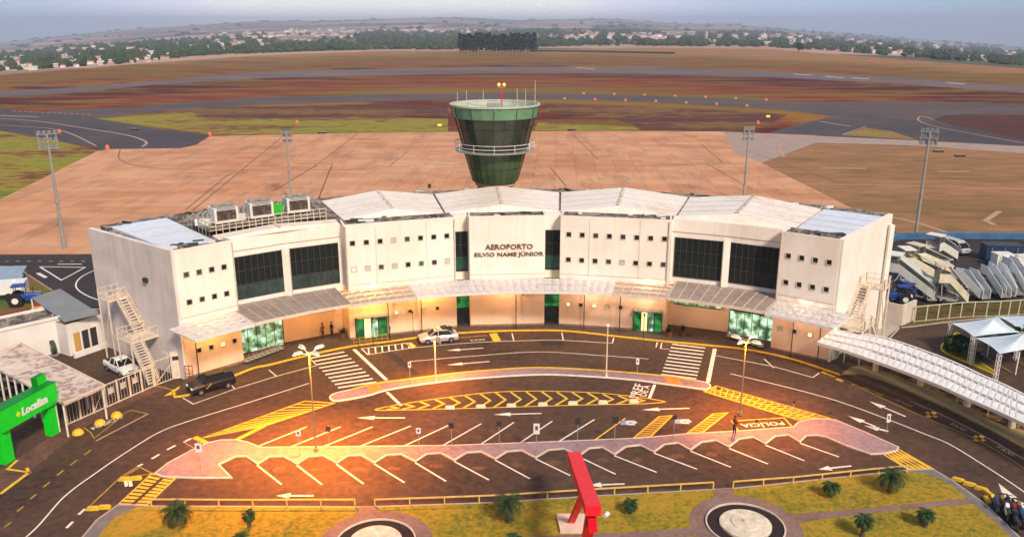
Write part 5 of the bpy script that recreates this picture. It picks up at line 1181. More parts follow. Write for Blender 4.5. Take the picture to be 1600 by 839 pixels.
tractor(1403, 473, radians(160), 'blue tractor by the pale wall right of the terminal, left one of two'); tractor(1420, 468, radians(20), 'blue tractor by the pale wall right of the terminal, right one of two')
def moto(px, py, ang, paint, label):
    g = G(px, py, .03); o = empty('motorcycle', g, ang, label=label, cat='motorcycle', group='motorcycles parked at the lower right')
    for x in (-.65, .65):
        mb = MB(); mb.tube((x, -.06, .3), (x, .06, .3), .3, .3, M_tyre, 16); t_ = mb.build('wheel', o); mb = MB(); mb.tube((x, -.07, .3), (x, .07, .3), .16, .16, M_chrome, 10); mb.build('rim', t_)
    mb = MB(); loft(mb, [ring(x, w2, z0, z1, .6, .7) for x, w2, z0, z1 in ((-.35, .10, .35, .7), (0, .16, .3, .85), (.3, .17, .5, .98), (.45, .1, .6, .95))], paint); mb.build('tank', o)
    mb = MB(); loft(mb, [ring(x, w2, z0, z1, .6, .8) for x, w2, z0, z1 in ((-.85, .09, .8, .88), (-.5, .14, .74, .84), (0, .12, .74, .84))], M_dmet); mb.build('seat', o)
    mb = MB(); mb.bar((.62, .05, .3), (.42, .05, 1.0), .04, .04, M_chrome); mb.bar((.62, -.05, .3), (.42, -.05, 1.0), .04, .04, M_chrome); mb.bar((.40, -.34, 1.05), (.40, .34, 1.05), .04, .04, M_dmet); mb.build('fork', o)
    mb = MB(); mb.tube((.50, 0, .92), (.58, 0, .92), .1, .09, M_chrome, 10); mb.build('headlight', o)
MP = {'b': mat('moto_blue', (.02, .06, .2), .4, .1), 'k': P_blk, 'r': mat('moto_red', (.25, .02, .02), .4, .1), 't': mat('moto_tan', (.25, .14, .06), .4, .1), 'w': P_wht}
for x, y, c, l in ((1555, 795, 'b', 'blue motorcycle nearest the bent row of yellow blocks'), (1564, 794, 't', 'tan motorcycle right behind the blue one'), (1573, 797, 'k', 'black motorcycle third from the yellow blocks'), (1572, 808, 'w', 'pale motorcycle beside the kerb below the black one'), (1583, 808, 'r', 'dark red motorcycle in the middle of the parked row'),
                   (1590, 804, 't', 'tan motorcycle on the road side of the parked row'), (1585, 822, 'k', 'black motorcycle nearest the bottom corner'), (1595, 818, 'b', 'blue motorcycle at the right edge of the picture')): moto(x, y, radians(70), MP[c], l)

# ================================================================== FIRE STAIRS
def flight(o, A, B, w_, m, n=14):
    """stair flight from A (low) to B (high), width w_"""
    A, B = Vector(A), Vector(B); d = (B-A); dh = Vector((d.x, d.y, 0)).normalized(); s_ = Vector((-dh.y, dh.x, 0))*w_/2
    mb = MB()
    for i in range(n): p = A.lerp(B, (i+.5)/n); mb.box(p, (.26, w_, .05), m, rz=atan2(dh.y, dh.x))
    mb.build('tread', o)
    for sg in (-1, 1): mb = MB(); mb.bar(A+s_*sg, B+s_*sg, .08, .28, m); mb.build('stringer', o)
    mb = MB()
    for sg in (-1, 1):
        for h_ in (.5, 1.0): mb.bar(A+s_*sg+Vector((0, 0, h_)), B+s_*sg+Vector((0, 0, h_)), .05, .05, m)
        for i in range(6): p = A.lerp(B, i/5)+s_*sg; mb.bar(p, p+Vector((0, 0, 1.0)), .045, .045, m)
    mb.build('handrail', o)
def landing(o, c, dx, dy, ux, uy, m, sides=(0, 1, 2, 3)):
    """platform centred on c along directions ux, uy"""
    c = Vector(c); ux = Vector(ux); uy = Vector(uy); P = [c+ux*a*dx/2+uy*b_*dy/2 for a, b_ in ((-1, -1), (1, -1), (1, 1), (-1, 1))]
    mb = MB(); mb.prism([(p.x, p.y) for p in P], c.z-.16, c.z, m); mb.build('landing', o); mb = MB()
    for i in sides:
        p, q_ = P[i], P[(i+1) % 4]
        for h_ in (.5, 1.05): mb.bar(p+Vector((0, 0, h_)), q_+Vector((0, 0, h_)), .05, .05, m)
        for k_ in range(4): r = p.lerp(q_, k_/3); mb.bar(r, r+Vector((0, 0, 1.05)), .05, .05, m)
    mb.build('landing_rail', o)
# left: runs along the grey end wall
e0, e1 = PC(-47.9, RF), PC(-49.2, RB); dw = (e1-e0).normalized(); nw = Vector((-dw.y, dw.x, 0))
if nw.x > 0: nw = -nw
o = empty('fire_stair', e0+dw*7+nw*2, 0, label='cream steel fire stair against the grey left end wall', cat='fire stair'); W0 = Vector(o.location)
q_ = lambda a, b_, z: (e0+dw*a+nw*b_+Vector((0, 0, z))-W0)
landing(o, q_(10.2, 1.2, 7.0), 1.8, 2.2, dw, nw, M_cream); landing(o, q_(5.3, 1.7, 3.9), 2.4, 3.0, dw, nw, M_cream)
flight(o, q_(6.5, .9, 3.9), q_(9.4, .9, 7.0), 1.0, M_cream, 12); flight(o, q_(1.6+.2, 2.6, .05), q_(4.4, 2.6, 3.9), 1.1, M_cream, 16)
mb = MB()
for a, b_, h_ in ((11.1, 2.3, 8.0), (9.3, 2.3, 8.0), (11.1, .2, 8.0), (6.5, 3.2, 5.0), (4.1, 3.2, 5.0), (4.1, .2, 5), (6.5, .2, 5.0)): mb.bar(q_(a, b_, .03), q_(a, b_, h_), .12, .12, M_cream)
mb.bar(q_(11.1, 2.3, 1), q_(9.3, 2.3, 6.5), .06, .06, M_cream); mb.bar(q_(6.5, 3.2, .5), q_(4.1, 3.2, 3.7), .06, .06, M_cream); mb.bar(q_(9.3, 2.3, 3.4), q_(6.5, 3.2, 3.4), .08, .1, M_cream)
mb.build('frame', o)
mb = MB(); mb.box(q_(10.2, .08, 8.05), (.1, 1.0, 2.1), M_wmet, rz=atan2(dw.y, dw.x)+pi/2); mb.build('exit_door', o)
for a, zc, l in ((3.3, 1.1, 'door'), (6.9, 1.1, 'door')):
    mb = MB(); c = e0+dw*a+nw*.29+Vector((0, 0, zc+.05)); mb.box(c, (1.0, .06, 2.1), M_wmet, rz=atan2(dw.y, dw.x)); part(mb, 'service_door')
c = e0+dw*5.0+nw*.4+Vector((0, 0, 9.6)); mb = MB(); mb.box(c, (.6, .35, .4), M_dmet, rz=atan2(dw.y, dw.x)); part(mb, 'wall_floodlight')
# right: runs along the cream end wall
f0, f1 = PC(40.4, RF), PC(40.4, RB+.8); dv = (f1-f0).normalized(); nv = Vector((dv.y, -dv.x, 0))
o = empty('fire_stair', f0+dv*6+nv*2, 0, label='cream steel fire stair against the cream right end wall', cat='fire stair'); W0 = Vector(o.location)
q2 = lambda a, b_, z: (f0+dv*a+nv*b_+Vector((0, 0, z))-W0)
landing(o, q2(2.4, 1.6, 3.9), 2.2, 2.6, dv, nv, M_cream); landing(o, q2(7.6, 1.6, 7.0), 2.2, 2.6, dv, nv, M_cream)
flight(o, q2(3.4, 1.0, 3.9), q2(6.6, 1.0, 7.0), 1.1, M_cream, 12); flight(o, q2(7.4, 2.5, .05), q2(3.5, 2.5, 3.9), 1.1, M_cream, 16)
mb = MB()
for a, b_, h_ in ((1.3, 2.8, 5.0), (3.5, 2.8, 5.0), (6.5, 2.8, 8.0), (8.7, 2.8, 8.0), (1.3, .4, 5), (8.7, .4, 8)): mb.bar(q2(a, b_, .03), q2(a, b_, h_), .12, .12, M_cream)
mb.bar(q2(6.5, 2.8, .4), q2(8.7, 2.8, 6.8), .06, .06, M_cream); mb.bar(q2(8.7, 2.8, .4), q2(6.5, 2.8, 6.8), .06, .06, M_cream); mb.build('frame', o)

# ================================================================== LEFT YARD
M_bw = wall_mat('white_yard_wall', (.66, .64, .63), (.78, .75, .74), .25)
o = empty('yard_building', (-47, 85, 0), label='white yard building under a grey sheet roof left of the terminal', cat='building'); W0 = Vector(o.location)
def pl(mb, name, par=None, **k):
    ob = mb.build(name, par or o, **k); bpy.context.view_layer.update(); ob.data.transform(Matrix.Translation(-W0)); return ob
A0, A1 = G(69, 559), G(105, 551); hA = Zat(39, 514, G(52, 553))
a, b_ = G(33, 575-24), G(105, 549)
dd = (G(105, 549)-G(60, 560)).normalized(); nn_ = Vector((-dd.y, dd.x, 0))
c0 = G(105, 549)
P = [c0, c0-dd*6.2, c0-dd*6.2+nn_*4.2, c0+nn_*4.2]
mb = MB(); mb.prism([(p.x, p.y) for p in P], 0, 3.9, M_bw, M_stain); pl(mb, 'front_block')
mb = MB()
for p, r in zip(P, P[1:]+P[:1]): mb.bar(p+Vector((0, 0, 4.0)), r+Vector((0, 0, 4.0)), .25, .3, M_bw)
pl(mb, 'parapet')
d2 = (G(154, 541)-G(110, 556)).normalized(); n2_ = Vector((-d2.y, d2.x, 0)); c1 = G(110, 557)
Q = [c1, c1+d2*4.6, c1+d2*4.6+n2_*4, c1+n2_*4]
mb = MB(); mb.prism([(p.x, p.y) for p in Q], 0, 3.6, M_bw, M_stain); pl(mb, 'porch_block')
mb = MB()
for i, m in enumerate((mat('ochre_door', (.5, .3, .08), .6, .1), M_dmet, M_dmet)):
    p = c1+d2*(1.0+i*.95)-n2_*.04; mb = MB(); mb.box(p+Vector((0, 0, 1.35)), (.7, .06, 2.1), m, rz=atan2(d2.y, d2.x)); pl(mb, 'door')
mb = MB(); mb.box(c1+d2*2.3-n2_*.9+Vector((0, 0, .3)), (4.8, .3, .6), M_bw, rz=atan2(d2.y, d2.x)); pl(mb, 'low_wall')
RQ = [G(49, 465, 4.6), G(94, 451, 5.0), G(154.5, 489, 4.3), G(100, 502, 4.0)]
mb = MB(); mb.add([*RQ, *[Vector((p.x, p.y, p.z-.14)) for p in RQ]], [(3, 2, 1, 0), (4, 5, 6, 7), (0, 1, 5, 4), (1, 2, 6, 5), (2, 3, 7, 6), (3, 0, 4, 7)], mat('grey_sheet_roof', (.20, .21, .22), .5, .12, .6)); pl(mb, 'roof')
for t_ in (.0, .33, .66):
    for u_ in (0, .95):
        p = RQ[0].lerp(RQ[3], t_).lerp(RQ[1].lerp(RQ[2], t_), u_); mb = MB(); mb.bar((p.x, p.y, 0), (p.x, p.y, p.z-.15), .12, .12, M_wmet); pl(mb, 'roof_post')
p = c0-dd*1.4-nn_*.3; mb = MB(); mb.tube(p+Vector((-.1, -.15, 1.0)), p+Vector((.15, .1, 1.0)), .75, .75, mat('fan_dark', (.03, .05, .05), .6, .2), 18); mb.tube(p+Vector((-.16, -.2, 1.0)), p+Vector((-.1, -.15, 1.0)), .25, .3, M_gmet, 12)
mb.bar(p+Vector((0, 0, .1)), p+Vector((0, 0, .9)), .15, .15, M_gmet); mb.box(p+Vector((0, 0, .1)), (.9, .6, .2), M_gmet); mb.build('cable_drum', label='dark round drum standing against the white yard building wall', cat='drum')
for x, y, c, lab in ((62, 494, (.5, .3, .04), 'ochre yellow machine under the grey yard roof'), (74, 499, (.5, .5, .5), 'white machine under the grey yard roof'), (66, 484, (.3, .02, .02), 'dark red machine under the grey yard roof')):
    g = G(x, y); mb = MB(); m = mat('mach_%d' % int(c[1]*100), c, .6, .2, 2); mb.box((0, 0, .7), (1.5, 1.0, .9), m); mb.bar((-.6, 0, 1.1), (-.6, 0, 1.7), .1, .1, m); mb.tube((-.5, -.55, .25), (-.5, .55, .25), .25, .25, M_tyre, 10); mb.tube((.5, -.55, .25), (.5, .55, .25), .25, .25, M_tyre, 10); ob = mb.build('machine', label=lab, cat='machine'); ob.location = g; ob.rotation_euler.z = .4
# white spray tank trailer and blue covers at the far left
g = G(22, 466); o = empty('tank_trailer', g, .3, label='white tank trailer on the grass behind the blue tractor', cat='trailer')
mb = MB(); mb.box((0, 0, 1.6), (3.4, 2.0, 1.5), P_wht); mb.lathe([(.35, 0), (.35, .2), (.1, .25)], P_wht, (.3, 0, 2.35), 12, cap=True); mb.build('tank', o); mb = MB(); mb.box((0, 0, .75), (3.8, 1.2, .2), mat('ochre_frame', (.5, .25, .04), .6, .1)); mb.bar((1.8, 0, .75), (3.2, 0, .6), .15, .15, MATS['ochre_frame']); mb.build('chassis', o)
for y in (-.95, .95): mb = MB(); mb.tube((-.3, y-.13, .5), (-.3, y+.13, .5), .5, .5, M_tyre, 14); mb.build('wheel', o)
for i, (x, y) in enumerate(((14, 437), (8, 452))):
    g = G(x, y); mb = MB(); M_bl = mat('blue_sheet', (.22, .30, .42), .5, .15, 1); mb.add([(-2.2, -1, .9), (2.2, -1, .9), (2.2, 1, 1.7), (-2.2, 1, 1.7), (-2.2, -1, .8), (2.2, -1, .8), (2.2, 1, 1.6), (-2.2, 1, 1.6)], [(0, 1, 2, 3), (7, 6, 5, 4), (0, 4, 5, 1), (1, 5, 6, 2), (2, 6, 7, 3), (3, 7, 4, 0)], M_bl)
    for a in (-2, 2):
        mb.bar((a, -.9, 0), (a, -.9, .9), .08, .08, M_gmet); mb.bar((a, .9, 0), (a, .9, 1.65), .08, .08, M_gmet)
    ob = mb.build('sheet_shelter', label=('upper' if i == 0 else 'lower')+' of the two low blue sheet shelters at the left edge', cat='shelter', group='blue sheet shelters'); ob.location = g; ob.rotation_euler.z = .1
# carport with stained flat roof
CR = [G(100, 631, 3.2), G(164, 603, 3.2), G(31, 536, 3.2), G(-40, 556, 3.2), G(-60, 545, 3.2)]
RP = [G(100, 631, 3.2), G(164, 602, 3.2), G(31, 536, 3.2), G(-50, 562, 3.2), G(-50, 560, 3.2)]
o = empty('carport', G(60, 640), label='long carport with stained cream roof behind the green portal', cat='carport'); W0 = Vector(o.location)
rp = [G(100, 631, 3.2), G(164, 603, 3.2), G(31, 536, 3.2), G(-45, 562, 3.2), G(0, 578, 3.2)]
mb = MB(); mb.prism([(p.x, p.y) for p in rp], 3.0, 3.22, two_scale('stained_roof', [(.3, (.70, .60, .52)), (.5, (.60, .48, .42)), (.62, (.30, .20, .20)), (.72, (.55, .42, .36))], .25, 1.5, .7, (1, 1, 1))); pl(mb, 'roof')
for i in range(9):
    p = rp[0].lerp(rp[4], i/8); mb = MB(); mb.bar((p.x-.2, p.y+.2, 0), (p.x-.2, p.y+.2, 3.0), .12, .12, M_wmet); pl(mb, 'roof_post')
    if i < 6: p = rp[1].lerp(rp[2], i/5); mb = MB(); mb.bar((p.x-.2, p.y-.1, 0), (p.x-.2, p.y-.1, 3.0), .12, .12, M_wmet); pl(mb, 'roof_post')
mb = MB(); 
for p, r in zip(rp, rp[1:]): mb.bar(p+Vector((0, 0, .05)), r+Vector((0, 0, .05)), .12, .2, M_cream)
pl(mb, 'roof_edge')
car('sedan', 8, 615, radians(40), P_blk, 'dark car in the shade below the stained carport roof', Ln=4.2)
# fence, gate
def panel_fence(P, n, hgt, label, solid=()):
    W = PX(P); base = Vector(W[0]); o = empty('steel_fence', base, 0, label=label, cat='fence')
    a, b_ = W[0], W[-1]
    for i in range(n+1):
        p = a.lerp(b_, i/n)-base; mb = MB(); mb.bar(p, p+Vector((0, 0, hgt)), .14, .14, M_cream); mb.build('post', o)
    for i in range(n):
        p, r = a.lerp(b_, i/n)-base, a.lerp(b_, (i+1)/n)-base; mb = MB()
        for h_ in (.1, hgt-.08): mb.bar(p+Vector((0, 0, h_)), r+Vector((0, 0, h_)), .08, .08, M_cream)
        K = max(4, int((r-p).length/.28))
        for k_ in range(1, K): s_ = p.lerp(r, k_/K); mb.bar(s_+Vector((0, 0, .1)), s_+Vector((0, 0, hgt-.1)), .02, .02, M_cream)
        if i in solid: mb.bar(p+Vector((0, 0, .1)), r+Vector((0, 0, hgt-.1)), .05, .05, M_cream)
        mb.build('panel', o)
        if i in (3, 4, 5): s_ = p.lerp(r, .5); mb = MB(); mb.box(s_+Vector((0, -.06, 1.5)), (.55, .03, .6), mat('notice_white', (.5, .46, .42), .6, .2, 2), rz=atan2(b_.y-a.y, b_.x-a.x)); mb.build('notice_board', o)
    return o
panel_fence([(106, 664), (241, 604)], 7, 2.3, 'cream steel fence with notice boards along the left pavement', (2,))
panel_fence([(243, 603), (283, 588)], 1, 2.6, 'cream sliding gate between the left fence and the terminal corner', (0,))
g = G(278, 590); o = empty('gate_pillar', g, .35, label='cream gate pillar with a small plate beside the terminal corner', cat='pillar'); mb = MB(); mb.box((0, 0, 1.4), (1.0, .45, 2.8), M_cream); mb.build('body', o); mb = MB(); mb.box((0, -.24, 2.2), (.6, .03, .4), M_dmet); mb.build('plate', o)
mb = MB(); g = G(292, 598)
for i in range(3): mb.bar(g+Vector((i*.35, 0, .1)), g+Vector((i*.35, 0, 1.9)), .06, .06, mat('rust_red', (.30, .05, .02), .7, .3, 2))
for z in (.3, 1.0, 1.8): mb.bar(g+Vector((-.05, 0, z)), g+Vector((.75, 0, z)), .06, .06, MATS['rust_red'])
mb.build('red_rack', label='rusty red pipe rack against the left corner of the terminal', cat='rack')
panel_fence([(155, 540), (185, 525)], 2, 2.0, 'short cream fence between the yard building and the fire stair')
# green portal
pa, pb = G(15, 722), G(87, 678); d = (pb-pa).normalized(); n = Vector((d.y, -d.x, 0)); Wp = (pb-pa).length
o = empty('green_portal', pa, atan2(d.y, d.x), label='bright green entrance portal with white lettering at the left edge', cat='entrance portal')
zt = (Zat(11, 640, pa)+Zat(76, 598, pb))/2; zb = (Zat(11, 668, pa)+Zat(82, 633, pb))/2
for x in (0, Wp):
    mb = MB(); mb.box((x, .25, zt/2), (.95, .7, zt), M_portal); mb.build('pillar', o)
mb = MB(); mb.box((Wp/2, .05, (zt+zb)/2), (Wp+.9, 1.0, zt-zb), M_portal); mb.build('header', o)
mb = MB(); mb.box((Wp/2, .1, zt+.04), (Wp+.95, 1.1, .06), M_portal_d); mb.build('header_top', o)
mb = MB(); mb.box((Wp-.25, .55, zt+.25), (1.1, .5, 1.1), M_portal_d); mb.box((Wp-.2, .3, zt+.35), (.9, .06, .9), M_portal); mb.build('top_block', o)
vs, fs = text_mesh('Localiza', .72, 2.75, extrude=.02, bold=.03); mb = MB(); zc = (zt+zb)/2-.05
mb.add([(Wp/2+.45+v.x+v.y*.12, -.48-v.z, zc+v.y) for v in vs], fs, P_wht); mb.build('sign_lettering', o)
mb = MB(); mb.quad((Wp/2-1.55, -.475, zc-.05), (Wp/2-1.25, -.475, zc-.3), (Wp/2-1.1, -.475, zc+.0), (Wp/2-1.35, -.475, zc+.3), mat('lime', (.55, .80, .02), .5, 0)); mb.build('sign_emblem', o)

# ================================================================== RIGHT SIDE
# covered walkway
near = [(1276.5, 535.6), (1322, 549), (1365.6, 564), (1402, 577), (1437, 590.5), (1475, 606), (1512, 623), (1558, 643), (1600, 662.5), (1700, 712)]
far = [(1300, 517), (1342, 522), (1381, 528.5), (1421, 541), (1459, 555), (1499, 571), (1537, 589), (1570, 603), (1600, 618), (1690, 660)]
ZW = 3.3; Np_ = [G(*p, ZW) for p in near]; Fp_ = [G(*p, ZW) for p in far]
def res(P, k_): 
    D = dense(P, k_, False); return [Vector((p.x, p.y, ZW)) for p in D]
Nn, Ff = res(Np_, 4), res(Fp_, 4)
o = empty('covered_walkway', Np_[0], 0, label='long curving walkway roof of white slats on cream columns at right', cat='covered walkway'); W0 = Vector(o.location); W0.z = ZW; o.location.z = 0; W0.z = 0
mb = MB(); pn = MB(); n_ = len(Nn)
for i in range(n_):
    mb.bar(Nn[i], Ff[i], .10, .16, M_wmet)
    if i < n_-1:
        for j in range(4): s_ = j/3; mb.bar(Nn[i].lerp(Ff[i], s_), Nn[i+1].lerp(Ff[i+1], s_), .12 if 0 < j < 3 else .22, .18 if 0 < j < 3 else .3, M_wmet)
        for j in range(3):
            s0, s1 = (j+.04)/3, (j+.04+.92*random.uniform(.76, .86))/3; K = 4
            for k_ in range(K):
                u0, u1 = .05+.9*k_/K, .05+.9*(k_+1)/K; h0, h1 = .02*sin(pi*k_/K)+.12, .02*sin(pi*(k_+1)/K)+.12
                A = [Nn[i].lerp(Nn[i+1], u) for u in (u0, u1)]; B = [Ff[i].lerp(Ff[i+1], u) for u in (u0, u1)]
                pn.quad(A[0].lerp(B[0], s0)+Vector((0, 0, h0)), A[1].lerp(B[1], s0)+Vector((0, 0, h1)), A[1].lerp(B[1], s1)+Vector((0, 0, h1)), A[0].lerp(B[0], s1)+Vector((0, 0, h0)), mat('walkway_slat', (.74, .73, .76), .45, .1, 1))
fr_ = pl(mb, 'roof_frame'); pl(pn, 'roof_slats', fr_)
for x, y in ((1367, 581), (1437, 604), (1510, 636), (1580, 670), (1665, 715), (1306, 560)):
    g = G(x, y); mb = MB(); mb.box((g.x, g.y, (ZW-.1)/2+.05), (.42, .42, ZW-.15), M_cream); mb.bar((g.x, g.y, ZW-.2), (g.x-.9*.8, g.y-.9, ZW-.1), .2, .15, M_cream); pl(mb, 'column')
for x, y in ((1312, 545), (1318, 566), (1330, 560), (1495, 628), (1543, 650)):
    g = G(x, y, .14); mb = MB(); mb.tube(g, (g.x, g.y, ZW-.1), .05, .05, M_cream, 6); pl(mb, 'slim_post')
# low shrubs and gate rails in the bed under the walkway
def leaf_blob(mb, c, r, n, m, sz=.14, flat=1.0):
    for i in range(n):
        u = random.random()**.4; th = random.random()*2*pi; cz = random.uniform(-.3, 1); rr_ = r*u
        p = Vector((c[0]+rr_*sqrt(max(0, 1-cz*cz))*cos(th), c[1]+rr_*sqrt(max(0, 1-cz*cz))*sin(th), c[2]+rr_*cz*flat))
        a = Vector((random.gauss(0, 1), random.gauss(0, 1), random.gauss(0, 1))).normalized(); b_ = a.cross(Vector((random.random(), random.random(), random.random()))).normalized()
        s_ = sz*random.uniform(.6, 1.4); mb.add([p-a*s_, p+b_*s_*.6, p+a*s_, p-b_*s_*.6], [(0, 1, 2, 3)], m)
def shrub(px, py, r, m, label, n=90, grp=None, z=.1, cat='shrub', name='shrub', trunk=0):
    g = G(px, py, z); o_ = empty(name, g, 0, label=label, cat=cat, group=grp)
    mb = MB(); leaf_blob(mb, (0, 0, r*.5+trunk), r, n, m, r*.24, .8); mb.build('foliage', o_)
    mb = MB(); mb.tube((0, 0, 0), (0, 0, r*.5+trunk), .07, .04, M_trunk, 6)
    for i in range(4): a = i*1.6; mb.tube((0, 0, (r*.5+trunk)*.6), (cos(a)*r*.5, sin(a)*r*.5, r*.7+trunk), .03, .015, M_trunk, 5)
    mb.build('stem', o_)
M_or = mat('orange_shrub', (.22, .10, .012), .8, .4, 3); M_gr = mat('green_shrub', (.018, .06, .010), .8, .4, 2); M_ol = mat('olive_shrub', (.09, .08, .015), .8, .4, 3)
for i, (x, y, m) in enumerate(((1372, 572, M_ol), (1392, 576, M_or), (1404, 580, M_or), (1418, 590, M_ol), (1446, 593, M_ol), (1455, 600, M_or), (1478, 606, M_or), (1490, 614, M_or), (1500, 622, M_ol), (1526, 628, M_ol), (1540, 641, M_or), (1553, 645, M_ol), (1590, 664, M_or))):
    shrub(x, y, .75, m, ('orange brown' if m is M_or else 'olive')+' low shrub in the bed under the covered walkway', 110, 'low shrubs under the covered walkway' if m is M_or else 'olive shrubs under the covered walkway')
# pale wall
def wall_run(P, hgt, m, label, name='boundary_wall', th=.25, cat='wall'):
    W = PX(P); mb = MB()
    for i, (a, b_) in enumerate(zip(W, W[1:])): mb.bar(a+Vector((0, 0, hgt/2)), b_+Vector((0, 0, hgt/2-.004*i)), th, hgt, m)
    return mb.build(name, label=label, cat=cat)
wall_run([(1330, 487), (1362, 499), (1406, 509.5), (1427, 500)], 2.6, wall_mat('pale_stained_wall', (.52, .46, .42), (.64, .57, .50), .5), 'pale stained wall that turns a corner right of the terminal')
# green yard fence at right
W = PX([(1428, 504), (1500, 497), (1560, 495), (1620, 491), (1720, 487)]); base = Vector(W[0]); o = empty('yard_fence', base, 0, label='pale post and rail fence along the grass below the boarding stairs', cat='fence'); pts = []
for a, b_ in zip(W, W[1:]): 
    K = max(1, round((b_-a).length/1.45)); pts += [a.lerp(b_, i/K) for i in range(K)]
pts.append(W[-1])
for p in pts: mb = MB(); mb.bar(p-base, p-base+Vector((0, 0, 2.0)), .12, .12, mat('fence_post_pale', (.50, .50, .34), .7, .1)); mb.build('post', o)
mb = MB()
for p, r in zip(pts, pts[1:]): mb.bar(p-base+Vector((0, 0, 2.0)), r-base+Vector((0, 0, 2.0)), .1, .1, MATS['fence_post_pale']); mb.bar(p-base+Vector((0, 0, .15)), r-base+Vector((0, 0, .15)), .06, .06, MATS['fence_post_pale'])
mb.build('rail', o)
# blue barrier at the apron edge
mb = MB(); W = PX([(1378, 386), (1400, 374), (1480, 372.5), (1600, 373.5), (1760, 376)])
for a, b_ in zip(W, W[1:]): mb.bar(a+Vector((0, 0, .5)), b_+Vector((0, 0, .5)), .8, 1.0, mat('blue_barrier_paint', (.045, .13, .27), .5, .25, .6))
mb.build('blue_barrier', label='long low blue barrier along the apron edge at right', cat='barrier')
# boarding stairs
def airstairs(px, py, ang, Ln, hgt, wd, label, covered=True, m=None, canopy=None, hide=False):
    """foot of the flight at px,py, climbing towards +x local"""
    g = G(px, py, .04); m = m or mat('stair_panel', (.60, .62, .58), .5, .12, 1.2)
    o = empty('boarding_stairs', g, ang, label=label, cat='boarding stairs', group='boarding stairs parked right of the terminal')
    A = Vector((0, 0, .4)); B = Vector((Ln, 0, hgt)); s_ = Vector((0, wd/2, 0)); up = Vector((0, 0, 1.15))
    for sg in (-1, 1):
        mb = MB(); t_ = Vector((0, .03*sg, 0)); P = [A+s_*sg, B+s_*sg, B+s_*sg+Vector((1.3, 0, 0)), B+s_*sg+Vector((1.3, 0, 1.15)), B+s_*sg+up, A+s_*sg+up]
        mb.add([p-t_ for p in P]+[p+t_ for p in P], [(0, 1, 4, 5), (1, 2, 3, 4), (11, 10, 7, 6), (10, 9, 8, 7)]+[(i, 6+i, 6+(i+1) % 6, (i+1) % 6) for i in range(6)], m); mb.build('side_panel', o)
    mb = MB(); n = 14
    for i in range(n): p = A.lerp(B, (i+.5)/n); mb.box(p, (Ln/n*1.02, wd-.1, .07), M_gmet)
    mb.box((Ln+.65, 0, hgt-.05), (1.3, wd, .1), M_gmet); mb.build('steps', o)
    mb = MB(); mb.box((Ln*.55+.4, 0, .55), (Ln*.9+.8, wd*.8, .25), M_gmet)
    for x in (Ln*.45, Ln+.6): mb.bar((x, wd*.35, .6), (x+.2, wd*.35, hgt*x/(Ln+.6)*.9), .12, .12, M_gmet); mb.bar((x, -wd*.35, .6), (x+.2, -wd*.35, hgt*x/(Ln+.6)*.9), .12, .12, M_gmet)
    mb.build('chassis', o)
    for x in (.9, Ln+.3):
        for y in (-wd*.45, wd*.45): mb = MB(); mb.tube((x, y-.1, .35), (x, y+.1, .35), .35, .35, M_tyre, 14); mb.build('wheel', o)
    if covered:
        mb = MB(); c = canopy or M_wmet; mb.box((Ln+.65, 0, hgt+2.2), (1.7, wd+.3, .14), c)
        mb.build('top_canopy', o)
        mb = MB()
        for y in (-wd/2, wd/2):
            for x in (Ln+.1, Ln+1.3): mb.bar((x, y, hgt+1.1), (x, y, hgt+2.15), .07, .07, M_gmet)
            mb.bar((.2, y, 2.3), (Ln, y, hgt+1.9), .08, .08, m); mb.bar((.2, y, 1.4), (.2, y, 2.3), .07, .07, M_gmet)
        mb.build('canopy_frame', o)
        mb = MB(); mb.add([(.2, -wd/2, 2.35), (.2, wd/2, 2.35), (Ln, wd/2, hgt+1.95), (Ln, -wd/2, hgt+1.95)], [(0, 1, 2, 3)], mat('stair_roof', (.48, .50, .46), .5, .15, 1)); mb.build('flight_roof', o)
    return o
def stairs_px(foot, topc, Lh, hgt, wd, label, **k):
    """foot px at ground and top px at height hgt give the direction"""
    a = G(*foot); b_ = G(*topc, hgt+(2.2 if k.get('covered', True) else 1.1)); d = b_-a; d.z = 0; return airstairs(*foot, atan2(d.y, d.x), max(2.5, min(Lh, d.length)), hgt, wd, label, **k)
MC = mat('stair_panel_cream', (.62, .59, .46), .5, .15, 1.2); MG = mat('stair_panel_pale', (.68, .72, .76), .45, .10, 1.2)
stairs_px((1461, 471), (1409, 398), 7.2, 3.3, 2.0, 'largest grey boarding stairs with white canopy, nearest the terminal')
stairs_px((1470, 445), (1425, 388), 6.5, 3.0, 1.9, 'covered boarding stairs second from the terminal, white canopy', m=MC)
stairs_px((1478, 428), (1431, 382), 6.5, 3.0, 1.9, 'covered boarding stairs third from the terminal, pinkish canopy', canopy=mat('pink_canopy', (.62, .50, .44), .5, .1), m=MC)
stairs_px((1485, 407), (1444, 374.5), 6.5, 3.0, 1.9, 'covered boarding stairs farthest back beside the white van')
stairs_px((1507, 474), (1491, 413), 5.5, 2.9, 2.0, 'cream boarding stairs with pink canopy, behind the fence', canopy=MATS['pink_canopy'], m=MC)
for f_, t_, l in (((1540, 472), (1522, 423), 'uncovered pale boarding stairs, second one right of the pink canopy ones'), ((1571, 470), (1550, 417), 'uncovered pale boarding stairs, left one of the close pair'), ((1578, 468), (1560, 413), 'uncovered pale boarding stairs, right one of the close pair'), ((1594, 466), (1580, 415), 'uncovered pale boarding stairs nearest the right edge'), ((1533, 470), (1513, 424), 'uncovered pale boarding stairs directly right of the pink canopy ones, narrow gap'), ((1602, 450), (1586, 404), 'uncovered pale boarding stairs behind the rightmost one')):
    stairs_px(f_, t_, 4.6, 2.4, 1.25, l, covered=False, m=MG)
